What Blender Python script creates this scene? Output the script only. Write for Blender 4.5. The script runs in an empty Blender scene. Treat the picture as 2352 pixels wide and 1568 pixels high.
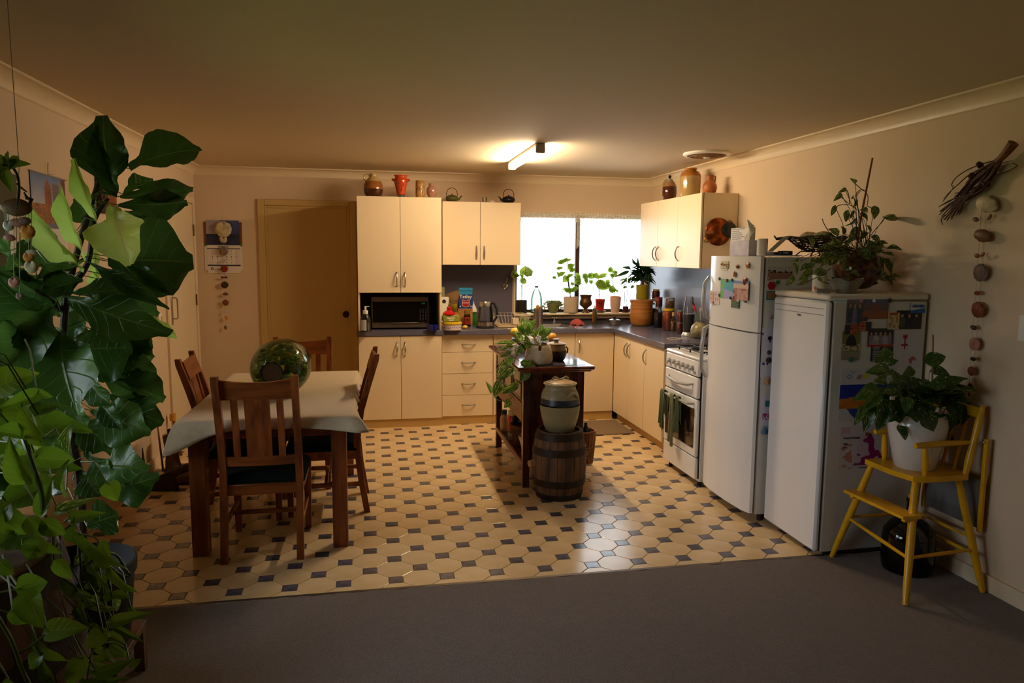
import bpy, math, random
from math import sin, cos, pi, radians
from mathutils import Vector, Matrix
random.seed(7)
scn = bpy.context.scene
C = scn.collection

# ---------------- camera, world, lights, exposure ----------------
F = 1668.5; YAW = .192; PIT = .1173; ROLL = .0077; EYE = 1.5946
def ray(px, py):
    u = (px-1176)/F; v = (py-784)/F
    cr, sr = cos(-ROLL), sin(-ROLL)
    u, v = u*cr-v*sr, u*sr+v*cr
    up = -v
    cp, sp = cos(PIT), sin(PIT)
    y = cp+up*sp; z = -sp+up*cp; x = u
    cy, sy = cos(YAW), sin(YAW)
    return Vector((x*cy+y*sy, -x*sy+y*cy, z))
def at(px, py, x=None, y=None, z=None):
    r = ray(px, py)
    t = x/r.x if x is not None else y/r.y if y is not None else (z-EYE)/r.z
    return Vector((0, 0, EYE))+r*t
cd = bpy.data.cameras.new('camera'); cam = bpy.data.objects.new('camera', cd); C.objects.link(cam)
f0 = ray(1176, 784); rt = (ray(1176+F, 784)-f0).normalized(); upv = (ray(1176, 784-F)-f0).normalized()
M = Matrix((rt, upv, -f0.normalized())).transposed().to_4x4(); M.translation = (0, 0, EYE)
cam.matrix_world = M
cd.sensor_width = 36; cd.lens = F/2352*36; cd.clip_start = .05
scn.camera = cam
scn.view_settings.view_transform = 'Standard'; scn.view_settings.look = 'None'
scn.view_settings.gamma = 1; scn.view_settings.use_curve_mapping = False
scn.view_settings.exposure = 0.5
cy = scn.cycles
cy.use_denoising = True; cy.max_bounces = 10; cy.diffuse_bounces = 5; cy.glossy_bounces = 4
cy.transmission_bounces = 8; cy.transparent_max_bounces = 12; cy.sample_clamp_indirect = 6; cy.caustics_reflective = False; cy.caustics_refractive = False

w = bpy.data.worlds.new('sky'); scn.world = w; w.use_nodes = True
wn = w.node_tree.nodes; bg = wn['Background']; bg.inputs[0].default_value = (.80, .90, 1, 1); bg.inputs[1].default_value = 4.3
def portal(name, loc, rot, sx, sy):
    l = bpy.data.lights.new(name, 'AREA'); l.shape = 'RECTANGLE'; l.size = sx; l.size_y = sy; l.cycles.is_portal = True
    o = bpy.data.objects.new(name, l); o.location = loc; o.rotation_euler = rot; C.objects.link(o)
portal('kitchen_window_portal', (2.165, 7.40, 1.5), (radians(-90), 0, 0), 1.42, 1.02)
portal('side_window_portal', (-1.66, 2.433, 1.24), (0, radians(-90), 0), 1.24, 2.46)
TUBE_E = 122.0
# ---------------- helpers ----------------
def lin(c):
    c = c/255
    return c/12.92 if c <= .04045 else ((c+.055)/1.055)**2.4
def rgb(r, g, b): return (lin(r), lin(g), lin(b), 1)
MATS = {}
def mat(name, col=(.5, .5, .5, 1), rough=.5, metal=0, trans=0, ior=1.45, bump=0, bscale=60, var=0, vscale=6, stretch=(1, 1, 1), emis=None, estr=0, coat=0, randvar=0, col2=None, sheen=0, spec=.5, alpha=1):
    if name in MATS: return MATS[name]
    m = bpy.data.materials.new(name); m.use_nodes = True; nt = m.node_tree; N = nt.nodes; L = nt.links
    p = N['Principled BSDF']
    p.inputs['Base Color'].default_value = col; p.inputs['Roughness'].default_value = rough; p.inputs['Metallic'].default_value = metal
    p.inputs['Transmission Weight'].default_value = trans; p.inputs['IOR'].default_value = ior; p.inputs['Coat Weight'].default_value = coat
    p.inputs['Specular IOR Level'].default_value = spec; p.inputs['Sheen Weight'].default_value = sheen; p.inputs['Alpha'].default_value = alpha
    if emis: p.inputs['Emission Color'].default_value = emis; p.inputs['Emission Strength'].default_value = estr
    cur = None
    if var or bump or col2:
        tc = N.new('ShaderNodeTexCoord'); mp = N.new('ShaderNodeMapping'); mp.inputs['Scale'].default_value = stretch
        L.new(tc.outputs['Object'], mp.inputs['Vector'])
    if var or col2:
        nz = N.new('ShaderNodeTexNoise'); nz.inputs['Scale'].default_value = vscale; nz.inputs['Detail'].default_value = 5
        L.new(mp.outputs[0], nz.inputs['Vector'])
        mx = N.new('ShaderNodeMix'); mx.data_type = 'RGBA'
        c2 = col2 or tuple(max(0, c*(1-var)) for c in col[:3])+(1,)
        mx.inputs['A'].default_value = col; mx.inputs['B'].default_value = c2
        mr = N.new('ShaderNodeMapRange'); mr.inputs['From Min'].default_value = .35; mr.inputs['From Max'].default_value = .65
        L.new(nz.outputs['Fac'], mr.inputs['Value']); L.new(mr.outputs[0], mx.inputs['Factor'])
        cur = mx.outputs['Result']
    if randvar:
        oi = N.new('ShaderNodeObjectInfo'); hs = N.new('ShaderNodeHueSaturation')
        mr = N.new('ShaderNodeMapRange'); mr.inputs['To Min'].default_value = 1-randvar; mr.inputs['To Max'].default_value = 1+randvar
        L.new(oi.outputs['Random'], mr.inputs['Value']); L.new(mr.outputs[0], hs.inputs['Value'])
        if cur: L.new(cur, hs.inputs['Color'])
        else: hs.inputs['Color'].default_value = col
        cur = hs.outputs[0]
    if cur: L.new(cur, p.inputs['Base Color'])
    if bump:
        nb = N.new('ShaderNodeTexNoise'); nb.inputs['Scale'].default_value = bscale; nb.inputs['Detail'].default_value = 3
        L.new(mp.outputs[0], nb.inputs['Vector'])
        bp = N.new('ShaderNodeBump'); bp.inputs['Strength'].default_value = bump; bp.inputs['Distance'].default_value = .01
        L.new(nb.outputs['Fac'], bp.inputs['Height']); L.new(bp.outputs[0], p.inputs['Normal'])
    MATS[name] = m
    return m
def wood(name, c1, c2, rough=.4, axis='z', scale=9, coat=0):
    if name in MATS: return MATS[name]
    st = {'x': (.12, 1, 1), 'y': (1, .12, 1), 'z': (1, 1, .12)}[axis]
    m = mat(name, c1, rough, var=.5, col2=c2, vscale=scale*3, stretch=st, bump=.06, bscale=120, coat=coat)
    return m
def leafmat(name, col, col2, vein, trans=.45, rough=.38, varieg=0):
    m = bpy.data.materials.new(name); m.use_nodes = True; nt = m.node_tree; N = nt.nodes; L = nt.links
    p = N['Principled BSDF']; p.inputs['Roughness'].default_value = rough; p.inputs['Specular IOR Level'].default_value = .5
    uv = N.new('ShaderNodeUVMap'); sp = N.new('ShaderNodeSeparateXYZ'); L.new(uv.outputs[0], sp.inputs[0])
    def mth(op, a, b=None, clamp=False):
        n = N.new('ShaderNodeMath'); n.operation = op; n.use_clamp = clamp
        for i, q in enumerate((a, b)):
            if q is None: continue
            if isinstance(q, (int, float)): n.inputs[i].default_value = q
            else: L.new(q, n.inputs[i])
        return n.outputs[0]
    au = mth('ABSOLUTE', mth('SUBTRACT', sp.outputs[0], .5))
    mid = mth('SUBTRACT', 1, mth('MULTIPLY', au, 45), True)
    ph = mth('SUBTRACT', mth('MULTIPLY', sp.outputs[1], 6.5), mth('MULTIPLY', au, 3.5))
    sv = mth('SUBTRACT', 1, mth('MULTIPLY', mth('ABSOLUTE', mth('SUBTRACT', mth('FRACT', ph), .5)), 22), True)
    vn = mth('MAXIMUM', mid, mth('MULTIPLY', sv, .6))
    tc = N.new('ShaderNodeTexCoord'); nz = N.new('ShaderNodeTexNoise'); nz.inputs['Scale'].default_value = 3.0; L.new(tc.outputs['Object'], nz.inputs['Vector'])
    oi = N.new('ShaderNodeObjectInfo')
    mx = N.new('ShaderNodeMix'); mx.data_type = 'RGBA'; mx.inputs['A'].default_value = col; mx.inputs['B'].default_value = col2
    L.new(mth('ADD', mth('MULTIPLY', oi.outputs['Random'], .75), mth('MULTIPLY', nz.outputs['Fac'], .25)), mx.inputs['Factor'])
    cur = mx.outputs['Result']
    if varieg:
        nv = N.new('ShaderNodeTexNoise'); nv.inputs['Scale'].default_value = 4; nv.inputs['Detail'].default_value = 4
        mp = N.new('ShaderNodeMapping'); mp.inputs['Scale'].default_value = (4, 1, 1); L.new(uv.outputs[0], mp.inputs['Vector']); L.new(mp.outputs[0], nv.inputs['Vector'])
        nv.noise_dimensions = '4D'; L.new(mth('MULTIPLY', oi.outputs['Random'], 50), nv.inputs['W'])
        m3 = N.new('ShaderNodeMix'); m3.data_type = 'RGBA'; L.new(cur, m3.inputs['A']); m3.inputs['B'].default_value = (.62, .68, .25, 1)
        L.new(mth('MULTIPLY', mth('SUBTRACT', nv.outputs['Fac'], .6-.08*varieg), 12, True), m3.inputs['Factor']); cur = m3.outputs['Result']
    m2 = N.new('ShaderNodeMix'); m2.data_type = 'RGBA'; L.new(vn, m2.inputs['Factor']); L.new(cur, m2.inputs['A']); m2.inputs['B'].default_value = vein
    L.new(m2.outputs['Result'], p.inputs['Base Color'])
    bp = N.new('ShaderNodeBump'); bp.inputs['Strength'].default_value = .5; bp.inputs['Distance'].default_value = .02; L.new(vn, bp.inputs['Height']); L.new(bp.outputs[0], p.inputs['Normal'])
    tr = N.new('ShaderNodeBsdfTranslucent'); hs = N.new('ShaderNodeHueSaturation'); hs.inputs['Value'].default_value = 1.6; hs.inputs['Hue'].default_value = .485
    L.new(m2.outputs['Result'], hs.inputs['Color']); L.new(hs.outputs[0], tr.inputs['Color'])
    ms = N.new('ShaderNodeMixShader'); ms.inputs[0].default_value = trans
    L.new(p.outputs[0], ms.inputs[1]); L.new(tr.outputs[0], ms.inputs[2]); L.new(ms.outputs[0], N['Material Output'].inputs['Surface'])
    MATS[name] = m
    return m
def printmat():
    m = bpy.data.materials.new('printed_paper'); m.use_nodes = True; N = m.node_tree.nodes
    a = N.new('ShaderNodeVertexColor'); a.layer_name = 'Col'
    m.node_tree.links.new(a.outputs[0], N['Principled BSDF'].inputs['Base Color']); N['Principled BSDF'].inputs['Roughness'].default_value = .45
    return m
PRINT = printmat()

WLOC = {}
def origin(o):
    v = Vector((0, 0, 0))
    while o is not None:
        if o.name in WLOC: v = v+WLOC[o.name]
        o = o.parent
    return v
def tag(o, label=None, cat=None, group=None, kind=None):
    if label: o['label'] = label
    if cat: o['category'] = cat
    if group: o['group'] = group
    if kind: o['kind'] = kind
    return o
def thing(name, label, cat, loc=(0, 0, 0), rotz=0, group=None, world=True):
    """an Empty at the thing's base; with world=True its parts' shapes are given in room coordinates"""
    o = bpy.data.objects.new(name, None); C.objects.link(o); o.empty_display_size = .05
    o.location = loc; o.rotation_euler = (0, 0, rotz)
    if world: WLOC[o.name] = Vector(loc)
    return tag(o, label, cat, group)
class MB:
    def __init__(s): s.v = []; s.f = []; s.mi = []; s.m = 0; s.T = None
    def add(s, vs, fs):
        n = len(s.v)
        if s.T is not None: vs = [s.T @ Vector(v) for v in vs]
        s.v += [tuple(v) for v in vs]; s.f += [tuple(i+n for i in f) for f in fs]; s.mi += [s.m]*len(fs)
        return s
    def box(s, x0, x1, y0, y1, z0, z1, b=0):
        if x0 > x1: x0, x1 = x1, x0
        if y0 > y1: y0, y1 = y1, y0
        if z0 > z1: z0, z1 = z1, z0
        if not b:
            return s.add([(x, y, z) for z in (z0, z1) for y in (y0, y1) for x in (x0, x1)], [(0, 2, 3, 1), (4, 5, 7, 6), (0, 1, 5, 4), (2, 6, 7, 3), (0, 4, 6, 2), (1, 3, 7, 5)])
        b = min(b, (x1-x0)*.49, (y1-y0)*.49, (z1-z0)*.49)
        vs = []; idx = {}
        for i, x in enumerate((x0, x1)):
            for j, y in enumerate((y0, y1)):
                for k, z in enumerate((z0, z1)):
                    sx, sy, sz = 1-2*i, 1-2*j, 1-2*k
                    idx[i, j, k] = len(vs)
                    vs += [(x, y+sy*b, z+sz*b), (x+sx*b, y, z+sz*b), (x+sx*b, y+sy*b, z)]
        fs = []
        for a in range(3):
            o1, o2 = [q for q in range(3) if q != a]
            for e in (0, 1):
                q = []
                for (p1, p2) in ((0, 0), (1, 0), (1, 1), (0, 1)):
                    t = [0, 0, 0]; t[a] = e; t[o1] = p1; t[o2] = p2
                    q.append(idx[tuple(t)]+a)
                if (e == 0) != (a == 1): q.reverse()
                fs.append(q)
            for p1 in (0, 1):
                for p2 in (0, 1):
                    t0 = [0, 0, 0]; t0[o1] = p1; t0[o2] = p2; t1 = t0[:]; t0[a] = 0; t1[a] = 1
                    A, B = idx[tuple(t0)], idx[tuple(t1)]
                    q = [A+o1, B+o1, B+o2, A+o2]
                    if ((p1 == p2) == (a == 1)): q.reverse()
                    fs.append(q)
        for (i, j, k), n in idx.items():
            q = [n, n+1, n+2]
            if (i+j+k) % 2 == 0: q.reverse()
            fs.append(q)
        return s.add(vs, fs)
    def tube(s, pts, r, n=8, cap=True, closed=False):
        pts = [Vector(p) for p in pts]; m = len(pts)
        rs = r if isinstance(r, (list, tuple)) else [r]*m
        vs = []; fs = []; prev = None
        for i, p in enumerate(pts):
            if closed: d = pts[(i+1) % m]-pts[i-1]
            else: d = pts[min(i+1, m-1)]-pts[max(i-1, 0)]
            d.normalize()
            if prev is None:
                u = d.cross(Vector((0, 0, 1)))
                if u.length < .1: u = d.cross(Vector((0, 1, 0)))
            else: u = prev-d*prev.dot(d)
            u.normalize(); prev = u; w_ = d.cross(u)
            vs += [p+(u*cos(2*pi*k/n)+w_*sin(2*pi*k/n))*rs[i] for k in range(n)]
        for i in range(m if closed else m-1):
            a, b = i*n, ((i+1) % m)*n
            fs += [(a+k, a+(k+1) % n, b+(k+1) % n, b+k) for k in range(n)]
        if cap and not closed: fs += [tuple(range(n))[::-1], tuple((m-1)*n+k for k in range(n))]
        return s.add(vs, fs)
    def cyl(s, p0, p1, r0, r1=None, n=16): return s.tube([p0, p1], [r0, r0 if r1 is None else r1], n)
    def lathe(s, prof, c=(0, 0, 0), n=24, cap=False, rib=0, ribn=0, oval=1):
        vs = []; fs = []
        for r, z in prof:
            for k in range(n):
                a = 2*pi*k/n; rr = r*(1+(rib if (ribn and k % 2) else 0))
                vs.append((c[0]+rr*cos(a), c[1]+rr*sin(a)*oval, c[2]+z))
        for i in range(len(prof)-1):
            fs += [(i*n+k, i*n+(k+1) % n, (i+1)*n+(k+1) % n, (i+1)*n+k) for k in range(n)]
        if prof[0][0] > 1e-5 and cap: fs.append(tuple(range(n))[::-1])
        if prof[-1][0] > 1e-5 and cap: fs.append(tuple((len(prof)-1)*n+k for k in range(n)))
        return s.add(vs, fs)
    def ball(s, c, r, n=12, m=8, wob=0):
        rx, ry, rz = r if isinstance(r, (tuple, list)) else (r, r, r)
        vs = []; fs = []
        for i in range(m+1):
            t = pi*i/m
            for k in range(n):
                a = 2*pi*k/n; q = 1+wob*(sin(3*a+2*t+c[0]*40)*.6+sin(5*a-4*t+c[1]*30)*.4)
                vs.append((c[0]+rx*q*sin(t)*cos(a), c[1]+ry*q*sin(t)*sin(a), c[2]-rz*q*cos(t)))
        for i in range(m): fs += [(i*n+k, i*n+(k+1) % n, (i+1)*n+(k+1) % n, (i+1)*n+k) for k in range(n)]
        return s.add(vs, fs)
    def grid(s, fn, nu, nv, flip=False):
        vs = [fn(i/nu, j/nv) for j in range(nv+1) for i in range(nu+1)]
        fs = [(j*(nu+1)+i, j*(nu+1)+i+1, (j+1)*(nu+1)+i+1, (j+1)*(nu+1)+i) for j in range(nv) for i in range(nu)]
        if flip: fs = [f[::-1] for f in fs]
        return s.add(vs, fs)
    def prism(s, poly, h0, h1, axis='z'):
        n = len(poly)
        def q(p, h): return {'z': (p[0], p[1], h), 'y': (p[0], h, p[1]), 'x': (h, p[0], p[1])}[axis]
        vs = [q(p, h0) for p in poly]+[q(p, h1) for p in poly]
        return s.add(vs, [tuple(range(n))[::-1], tuple(range(n, 2*n))]+[(i, (i+1) % n, n+(i+1) % n, n+i) for i in range(n)])
    def mesh(s, name, mats, off=Vector((0, 0, 0)), smooth=True, ang=38):
        me = bpy.data.meshes.new(name)
        me.from_pydata([tuple(Vector(v)-off) for v in s.v], [], s.f)
        for m in (mats if isinstance(mats, (list, tuple)) else [mats]): me.materials.append(m)
        if any(s.mi): me.polygons.foreach_set('material_index', s.mi)
        me.validate(); me.update()
        import bmesh
        bm = bmesh.new(); bm.from_mesh(me); bmesh.ops.remove_doubles(bm, verts=bm.verts, dist=1e-6); bmesh.ops.recalc_face_normals(bm, faces=bm.faces); bm.to_mesh(me); bm.free()
        if smooth:
            me.polygons.foreach_set('use_smooth', [True]*len(me.polygons)); me.set_sharp_from_angle(angle=radians(ang))
        return me
    def build(s, name, mats, parent=None, label=None, cat=None, group=None, kind=None, smooth=True, ang=38):
        if parent is None and kind != 'structure' and s.v:
            xs = [v[0] for v in s.v]; ys = [v[1] for v in s.v]; zs = [v[2] for v in s.v]
            off = Vector(((min(xs)+max(xs))/2, (min(ys)+max(ys))/2, min(zs)))
        elif parent is not None: off = origin(parent)
        else: off = Vector((0, 0, 0))
        me = s.mesh(name, mats, off, smooth, ang)
        o = bpy.data.objects.new(name, me); C.objects.link(o)
        if parent is not None: o.parent = parent
        else:
            o.location = off; WLOC[o.name] = off
        return tag(o, label, cat, group, kind)
def link(name, me, parent, mw):
    """a part that shares mesh data, placed by a room-space matrix"""
    o = bpy.data.objects.new(name, me); C.objects.link(o)
    if parent is not None:
        o.parent = parent; mw = Matrix.Translation(-origin(parent)) @ mw
    o.matrix_local = mw
    return o
def copy_tree(o, parent=None):
    c = o.copy(); C.objects.link(c); c.parent = parent
    for ch in o.children: copy_tree(ch, c)
    return c
def text(name, s, size, m, parent, org, xd, yd, align='LEFT', extrude=.0004, bold=0):
    """flat lettering at org, reading along xd with its height along yd (room space)"""
    cu = bpy.data.curves.new(name, 'FONT'); cu.body = s; cu.size = size; cu.align_x = align; cu.extrude = extrude; cu.offset = bold; cu.resolution_u = 2
    t = bpy.data.objects.new(name, cu); C.objects.link(t)
    bpy.context.view_layer.update()
    me = bpy.data.meshes.new_from_object(t.evaluated_get(bpy.context.evaluated_depsgraph_get())); me.name = name
    bpy.data.objects.remove(t); me.materials.clear(); me.materials.append(m)
    x = Vector(xd).normalized(); y = Vector(yd).normalized(); z = x.cross(y)
    mw = Matrix((x, y, z)).transposed().to_4x4(); mw.translation = Vector(org)
    me.transform(mw)
    off = origin(parent) if parent is not None else Vector((0, 0, 0))
    me.transform(Matrix.Translation(-off))
    o = bpy.data.objects.new(name, me); C.objects.link(o); o.parent = parent
    return o
def picture(name, org, xd, yd, w_, h_, nx, ny, fn, parent=None, thick=.0012, **tags):
    """a sheet of printed paper: fn(u, v) gives its colour, v from bottom to top; org is the bottom left corner"""
    x = Vector(xd).normalized(); y = Vector(yd).normalized(); z = x.cross(y); o0 = Vector(org)
    vs = [tuple(o0+x*(w_*i/nx)+y*(h_*j/ny)+z*thick) for j in range(ny+1) for i in range(nx+1)]
    fs = [(j*(nx+1)+i, j*(nx+1)+i+1, (j+1)*(nx+1)+i+1, (j+1)*(nx+1)+i) for j in range(ny) for i in range(nx)]
    cols = [fn((i+.5)/nx, (j+.5)/ny) for j in range(ny) for i in range(nx)]
    n = len(vs)
    for (a, b) in ((0, 0), (1, 0), (1, 1), (0, 1)): vs.append(tuple(o0+x*(w_*a)+y*(h_*b)))
    c0, c1, c2, c3 = 0, nx, (nx+1)*(ny+1)-1, (nx+1)*ny
    ed = [tuple(range(nx, -1, -1))+(n, n+1), tuple((nx+1)*(j+1)-1 for j in range(ny, -1, -1))+(n+1, n+2), tuple((nx+1)*ny+i for i in range(nx+1))+(n+2, n+3), tuple((nx+1)*j for j in range(ny+1))+(n+3, n)]
    ed = [tuple(e) for e in ed]
    fs2 = fs+ed+[(n+3, n+2, n+1, n)]; cols += [cols[0]]*5
    par = parent; off = origin(par) if par is not None else Vector(vs[0])
    me = bpy.data.meshes.new(name); me.from_pydata([tuple(Vector(v)-off) for v in vs], [], fs2); me.materials.append(PRINT)
    ca = me.color_attributes.new('Col', 'FLOAT_COLOR', 'CORNER')
    k = 0
    for f_, c in zip(me.polygons, cols):
        for _ in f_.loop_indices:
            ca.data[k].color = (c[0], c[1], c[2], 1); k += 1
    o = bpy.data.objects.new(name, me); C.objects.link(o)
    if par is not None: o.parent = par
    else: o.location = off; WLOC[o.name] = off
    return tag(o, **tags)

# ---------------- room ----------------
XL, XR, YB, YF, ZC = -1.608, 2.910, 7.332, -3.2, 2.401
WALLM = mat('cream_wall_paint', rgb(216, 192, 162), .75, bump=.05, bscale=220, var=.04, vscale=2)
CEILM = mat('ceiling_paint', rgb(214, 198, 168), .8, bump=.03, bscale=150)
TRIMM = mat('cream_gloss_paint', rgb(222, 202, 168), .4)
DOORM = mat('tan_door_paint', rgb(192, 162, 102), .42, bump=.01)
def wallhole(name, axis, pos, thick, a0, a1, z0, z1, h, outward):
    """a wall along one axis with an opening h = (a0, a1, z0, z1)"""
    m = MB(); p0, p1 = (pos, pos+thick*outward)
    def bx(u0, u1, v0, v1):
        if axis == 'x': m.box(u0, u1, p0, p1, v0, v1)
        else: m.box(p0, p1, u0, u1, v0, v1)
    bx(a0, h[0], z0, z1); bx(h[1], a1, z0, z1); bx(h[0], h[1], z0, h[2]); bx(h[0], h[1], h[3], z1)
    return m.build(name, WALLM, kind='structure', smooth=False)
KW = (1.455, 2.875, 1.005, 2.03)      # kitchen window opening
SW = (1.20, 3.665, .62, 1.92)         # window in the left wall
wallhole('wall_back', 'x', YB, .14, XL-.14, XR+.14, 0, 2.5, KW, 1)
wallhole('wall_left', 'y', XL, .14, YF, YB, 0, 2.5, SW, -1)
MB().box(XR, XR+.14, YF, YB, 0, 2.5).build('wall_right', WALLM, kind='structure', smooth=False)
MB().box(XL-.14, XR+.14, YF-.14, YF, 0, 2.5).build('wall_front', WALLM, kind='structure', smooth=False)
MB().box(XL-.14, XR+.14, YF-.14, YB+.14, ZC, ZC+.15).build('ceiling', CEILM, kind='structure', smooth=False)
# coved cornices
def cove():
    pts = [(0, -.082), (.004, -.082)]
    for k in range(9):
        a = pi/2*k/8
        pts.append((.074-.066*cos(a)*1.0, -.076+.066*sin(a)))
    return pts+[(.078, -.006), (.078, 0), (0, 0)]
cv = cove()
m = MB(); m.prism([(XL+a, ZC+b) for a, b in cv], YF, YB, 'y'); m.build('trim_1', TRIMM, kind='structure', ang=25)
m = MB(); m.prism([(XR-a, ZC+b) for a, b in cv], YF, YB, 'y'); m.build('trim_2', TRIMM, kind='structure', ang=25)
m = MB(); m.prism([(YB-a, ZC+b) for a, b in cv], XL, XR, 'x'); m.build('trim_3', TRIMM, kind='structure', ang=25)
m = MB(); m.box(-25, 25, 7.7, 30, -.35, -.30); m.build('ground', mat('added_pale_paving', rgb(238, 236, 230), .8), kind='structure', smooth=False)  # pale ground added outside to keep the kitchen window white
m = MB(); m.box(-30, -2.2, -20, 7.7, -.36, -.31); m.build('ground', mat('added_lawn_green', rgb(120, 150, 70), .9, var=.3, vscale=1), kind='structure', smooth=False)  # unseen grass added to cut upward light and tint the ceiling green
# baseboards
def bb(m, x0, x1, y0, y1): m.box(x0, x1, y0, y1, 0, .085, .003)
m = MB(); bb(m, XL, XL+.016, YF, 6.2); m.build('baseboard_left', TRIMM, kind='structure')
m = MB(); bb(m, XR-.016, XR, YF, 5.0); m.build('baseboard_right', TRIMM, kind='structure')
m = MB(); bb(m, XL+.02, -1.05, YB-.016, YB); m.build('baseboard_back', TRIMM, kind='structure')
# floor: octagons and square dots set in a grout bed
GROUT = mat('dark_grout', rgb(120, 96, 62), .55)
floor = MB().box(XL-.1, XR+.1, YF-.1, YB+.1, -.12, -.0032).build('floor', GROUT, kind='structure', smooth=False)
OCT = mat('cream_octagon_tile', rgb(226, 198, 154), .2, var=.35, col2=rgb(214, 182, 136), vscale=5, bump=.10, bscale=9, randvar=.05)
DOT = mat('slate_square_tile', rgb(98, 94, 104), .2, var=.3, col2=rgb(72, 70, 82), vscale=18, bump=.10, bscale=14, randvar=.28)
P_ = .2527; TX0 = -.0258; TY0 = 3.602; YEDGE = 3.372
def clip(poly, f):
    out = []
    for i in range(len(poly)):
        a, b = poly[i-1], poly[i]; fa, fb = f(a), f(b)
        if (fa >= 0) != (fb >= 0):
            t = fa/(fa-fb); out.append((a[0]+(b[0]-a[0])*t, a[1]+(b[1]-a[1])*t))
        if fb >= 0: out.append(b)
    return out
g = .0013; d_ = .14*P_; e_ = .36*P_
octp = [(e_-g, -d_+g), (e_-g, d_-g), (d_-g, e_-g), (-d_+g, e_-g), (-e_+g, d_-g), (-e_+g, -d_+g), (-d_+g, -e_+g), (d_-g, -e_+g)]
dotp = [(d_-g, -d_+g), (d_-g, d_-g), (-d_+g, d_-g), (-d_+g, -d_+g)]
def tilemesh(poly, name, m):
    q = MB(); k = .0016
    n = len(poly); cx = sum(p[0] for p in poly)/n; cyy = sum(p[1] for p in poly)/n
    inn = [(p[0]+(cx-p[0])*k/max(1e-4, math.hypot(p[0]-cx, p[1]-cyy))*1.3, p[1]+(cyy-p[1])*k/max(1e-4, math.hypot(p[0]-cx, p[1]-cyy))*1.3) for p in poly]
    q.add([(p[0], p[1], -.0032) for p in poly]+[(p[0], p[1], -.0007) for p in poly]+[(p[0], p[1], 0) for p in inn],
          [(i, (i+1) % n, n+(i+1) % n, n+i) for i in range(n)]+[(n+i, n+(i+1) % n, 2*n+(i+1) % n, 2*n+i) for i in range(n)]+[tuple(range(2*n, 3*n))])
    return q
octm = tilemesh(octp, 'octagon_tile', OCT).mesh('octagon_tile', OCT, smooth=False)
dotm = tilemesh(dotp, 'square_tile', DOT).mesh('square_tile', DOT, smooth=False)
tiles = []
for i in range(-16, 28):
    for j in range(-4, 34):
        kind_ = 'dot' if (i+j) % 2 == 0 else 'oct'
        x, y = TX0+i*P_/2, TY0+j*P_/2
        if x < XL-.1 or x > XR+.1 or y < YEDGE-.1 or y > 7.0: continue
        if x > 2.5 and y > 3.4: continue
        tiles.append((math.hypot(x, y), kind_, x, y))
tiles.sort()
cnt = {'dot': 0, 'oct': 0}; rest = {'dot': MB(), 'oct': MB()}
for dist, k, x, y in tiles:
    poly = octp if k == 'oct' else dotp
    if y-e_ < YEDGE:
        pl = clip([(p[0]+x, p[1]+y) for p in poly], lambda p: p[1]-YEDGE)
        if len(pl) < 3 or max(p[1] for p in pl)-YEDGE < .004: continue
        q = tilemesh([(p[0]-x, p[1]-y) for p in pl], 't', OCT)
        me = q.mesh('octagon_tile' if k == 'oct' else 'square_tile', OCT if k == 'oct' else DOT, smooth=False)
        cnt[k] += 1; link('octagon_tile' if k == 'oct' else 'square_tile', me, floor, Matrix.Translation((x, y, 0))); continue
    if cnt[k] < 298:
        cnt[k] += 1; link('octagon_tile' if k == 'oct' else 'square_tile', octm if k == 'oct' else dotm, floor, Matrix.Translation((x, y, 0)))
    else:
        q = tilemesh([(p[0]+x, p[1]+y) for p in poly], 't', OCT); rest[k].add(q.v, q.f)
for k in rest:
    if rest[k].v: rest[k].build('octagon_tile' if k == 'oct' else 'square_tile', OCT if k == 'oct' else DOT, floor, kind='stuff', smooth=False)
CARP = mat('grey_brown_carpet', rgb(116, 98, 88), .95, var=.3, vscale=90, bump=.9, bscale=260, sheen=.3)
def cz(u, v):
    return (XL+.0+u*(XR-XL), YF+v*(YEDGE-.012-YF), .006+.0025*sin(u*210+3*sin(v*90))*sin(v*260+2*sin(u*70)))
m = MB(); m.grid(cz, 150, 200); m.build('carpet', CARP, label='grey-brown looped pile carpet covering the near floor up to the tiles', cat='carpet', kind='stuff')
m = MB(); m.box(XL, 2.9, YEDGE-.016, YEDGE+.010, -.003, .007, .003); m.build('trim_4', mat('bronze_edge_strip', rgb(96, 82, 66), .4, .6), kind='structure')

# ---------------- windows ----------------
FRAMEM = mat('brown_aluminium', rgb(74, 52, 38), .4, .3)
SILLM = mat('cream_sill_paint', rgb(236, 214, 176), .35)
GLASS = mat('window_glass', (1, 1, 1, 1), 0, trans=1, ior=1.05)
def pane_glass(name='clear_pane'):
    m = bpy.data.materials.new(name); m.use_nodes = True; N = m.node_tree.nodes; L = m.node_tree.links
    t = N.new('ShaderNodeBsdfTransparent'); gl = N.new('ShaderNodeBsdfGlossy'); gl.inputs['Roughness'].default_value = .02
    fr = N.new('ShaderNodeFresnel'); fr.inputs[0].default_value = 1.45; ms = N.new('ShaderNodeMixShader')
    L.new(fr.outputs[0], ms.inputs[0]); L.new(t.outputs[0], ms.inputs[1]); L.new(gl.outputs[0], ms.inputs[2]); L.new(ms.outputs[0], N['Material Output'].inputs['Surface'])
    return m
PANE = pane_glass()
win1 = MB()
x0, x1, z0, z1 = KW
win1.box(x0, x1, 7.40, 7.44, z0, z0+.035); win1.box(x0, x1, 7.40, 7.44, z1-.04, z1); win1.box(x0, x0+.03, 7.40, 7.44, z0, z1); win1.box(x1-.03, x1, 7.40, 7.44, z0, z1)
win1 = win1.build('window_1', FRAMEM, kind='structure')
MB().box(2.105, 2.150, 7.385, 7.43, z0+.03, z1-.03, .003).build('mullion', FRAMEM, win1)
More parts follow.
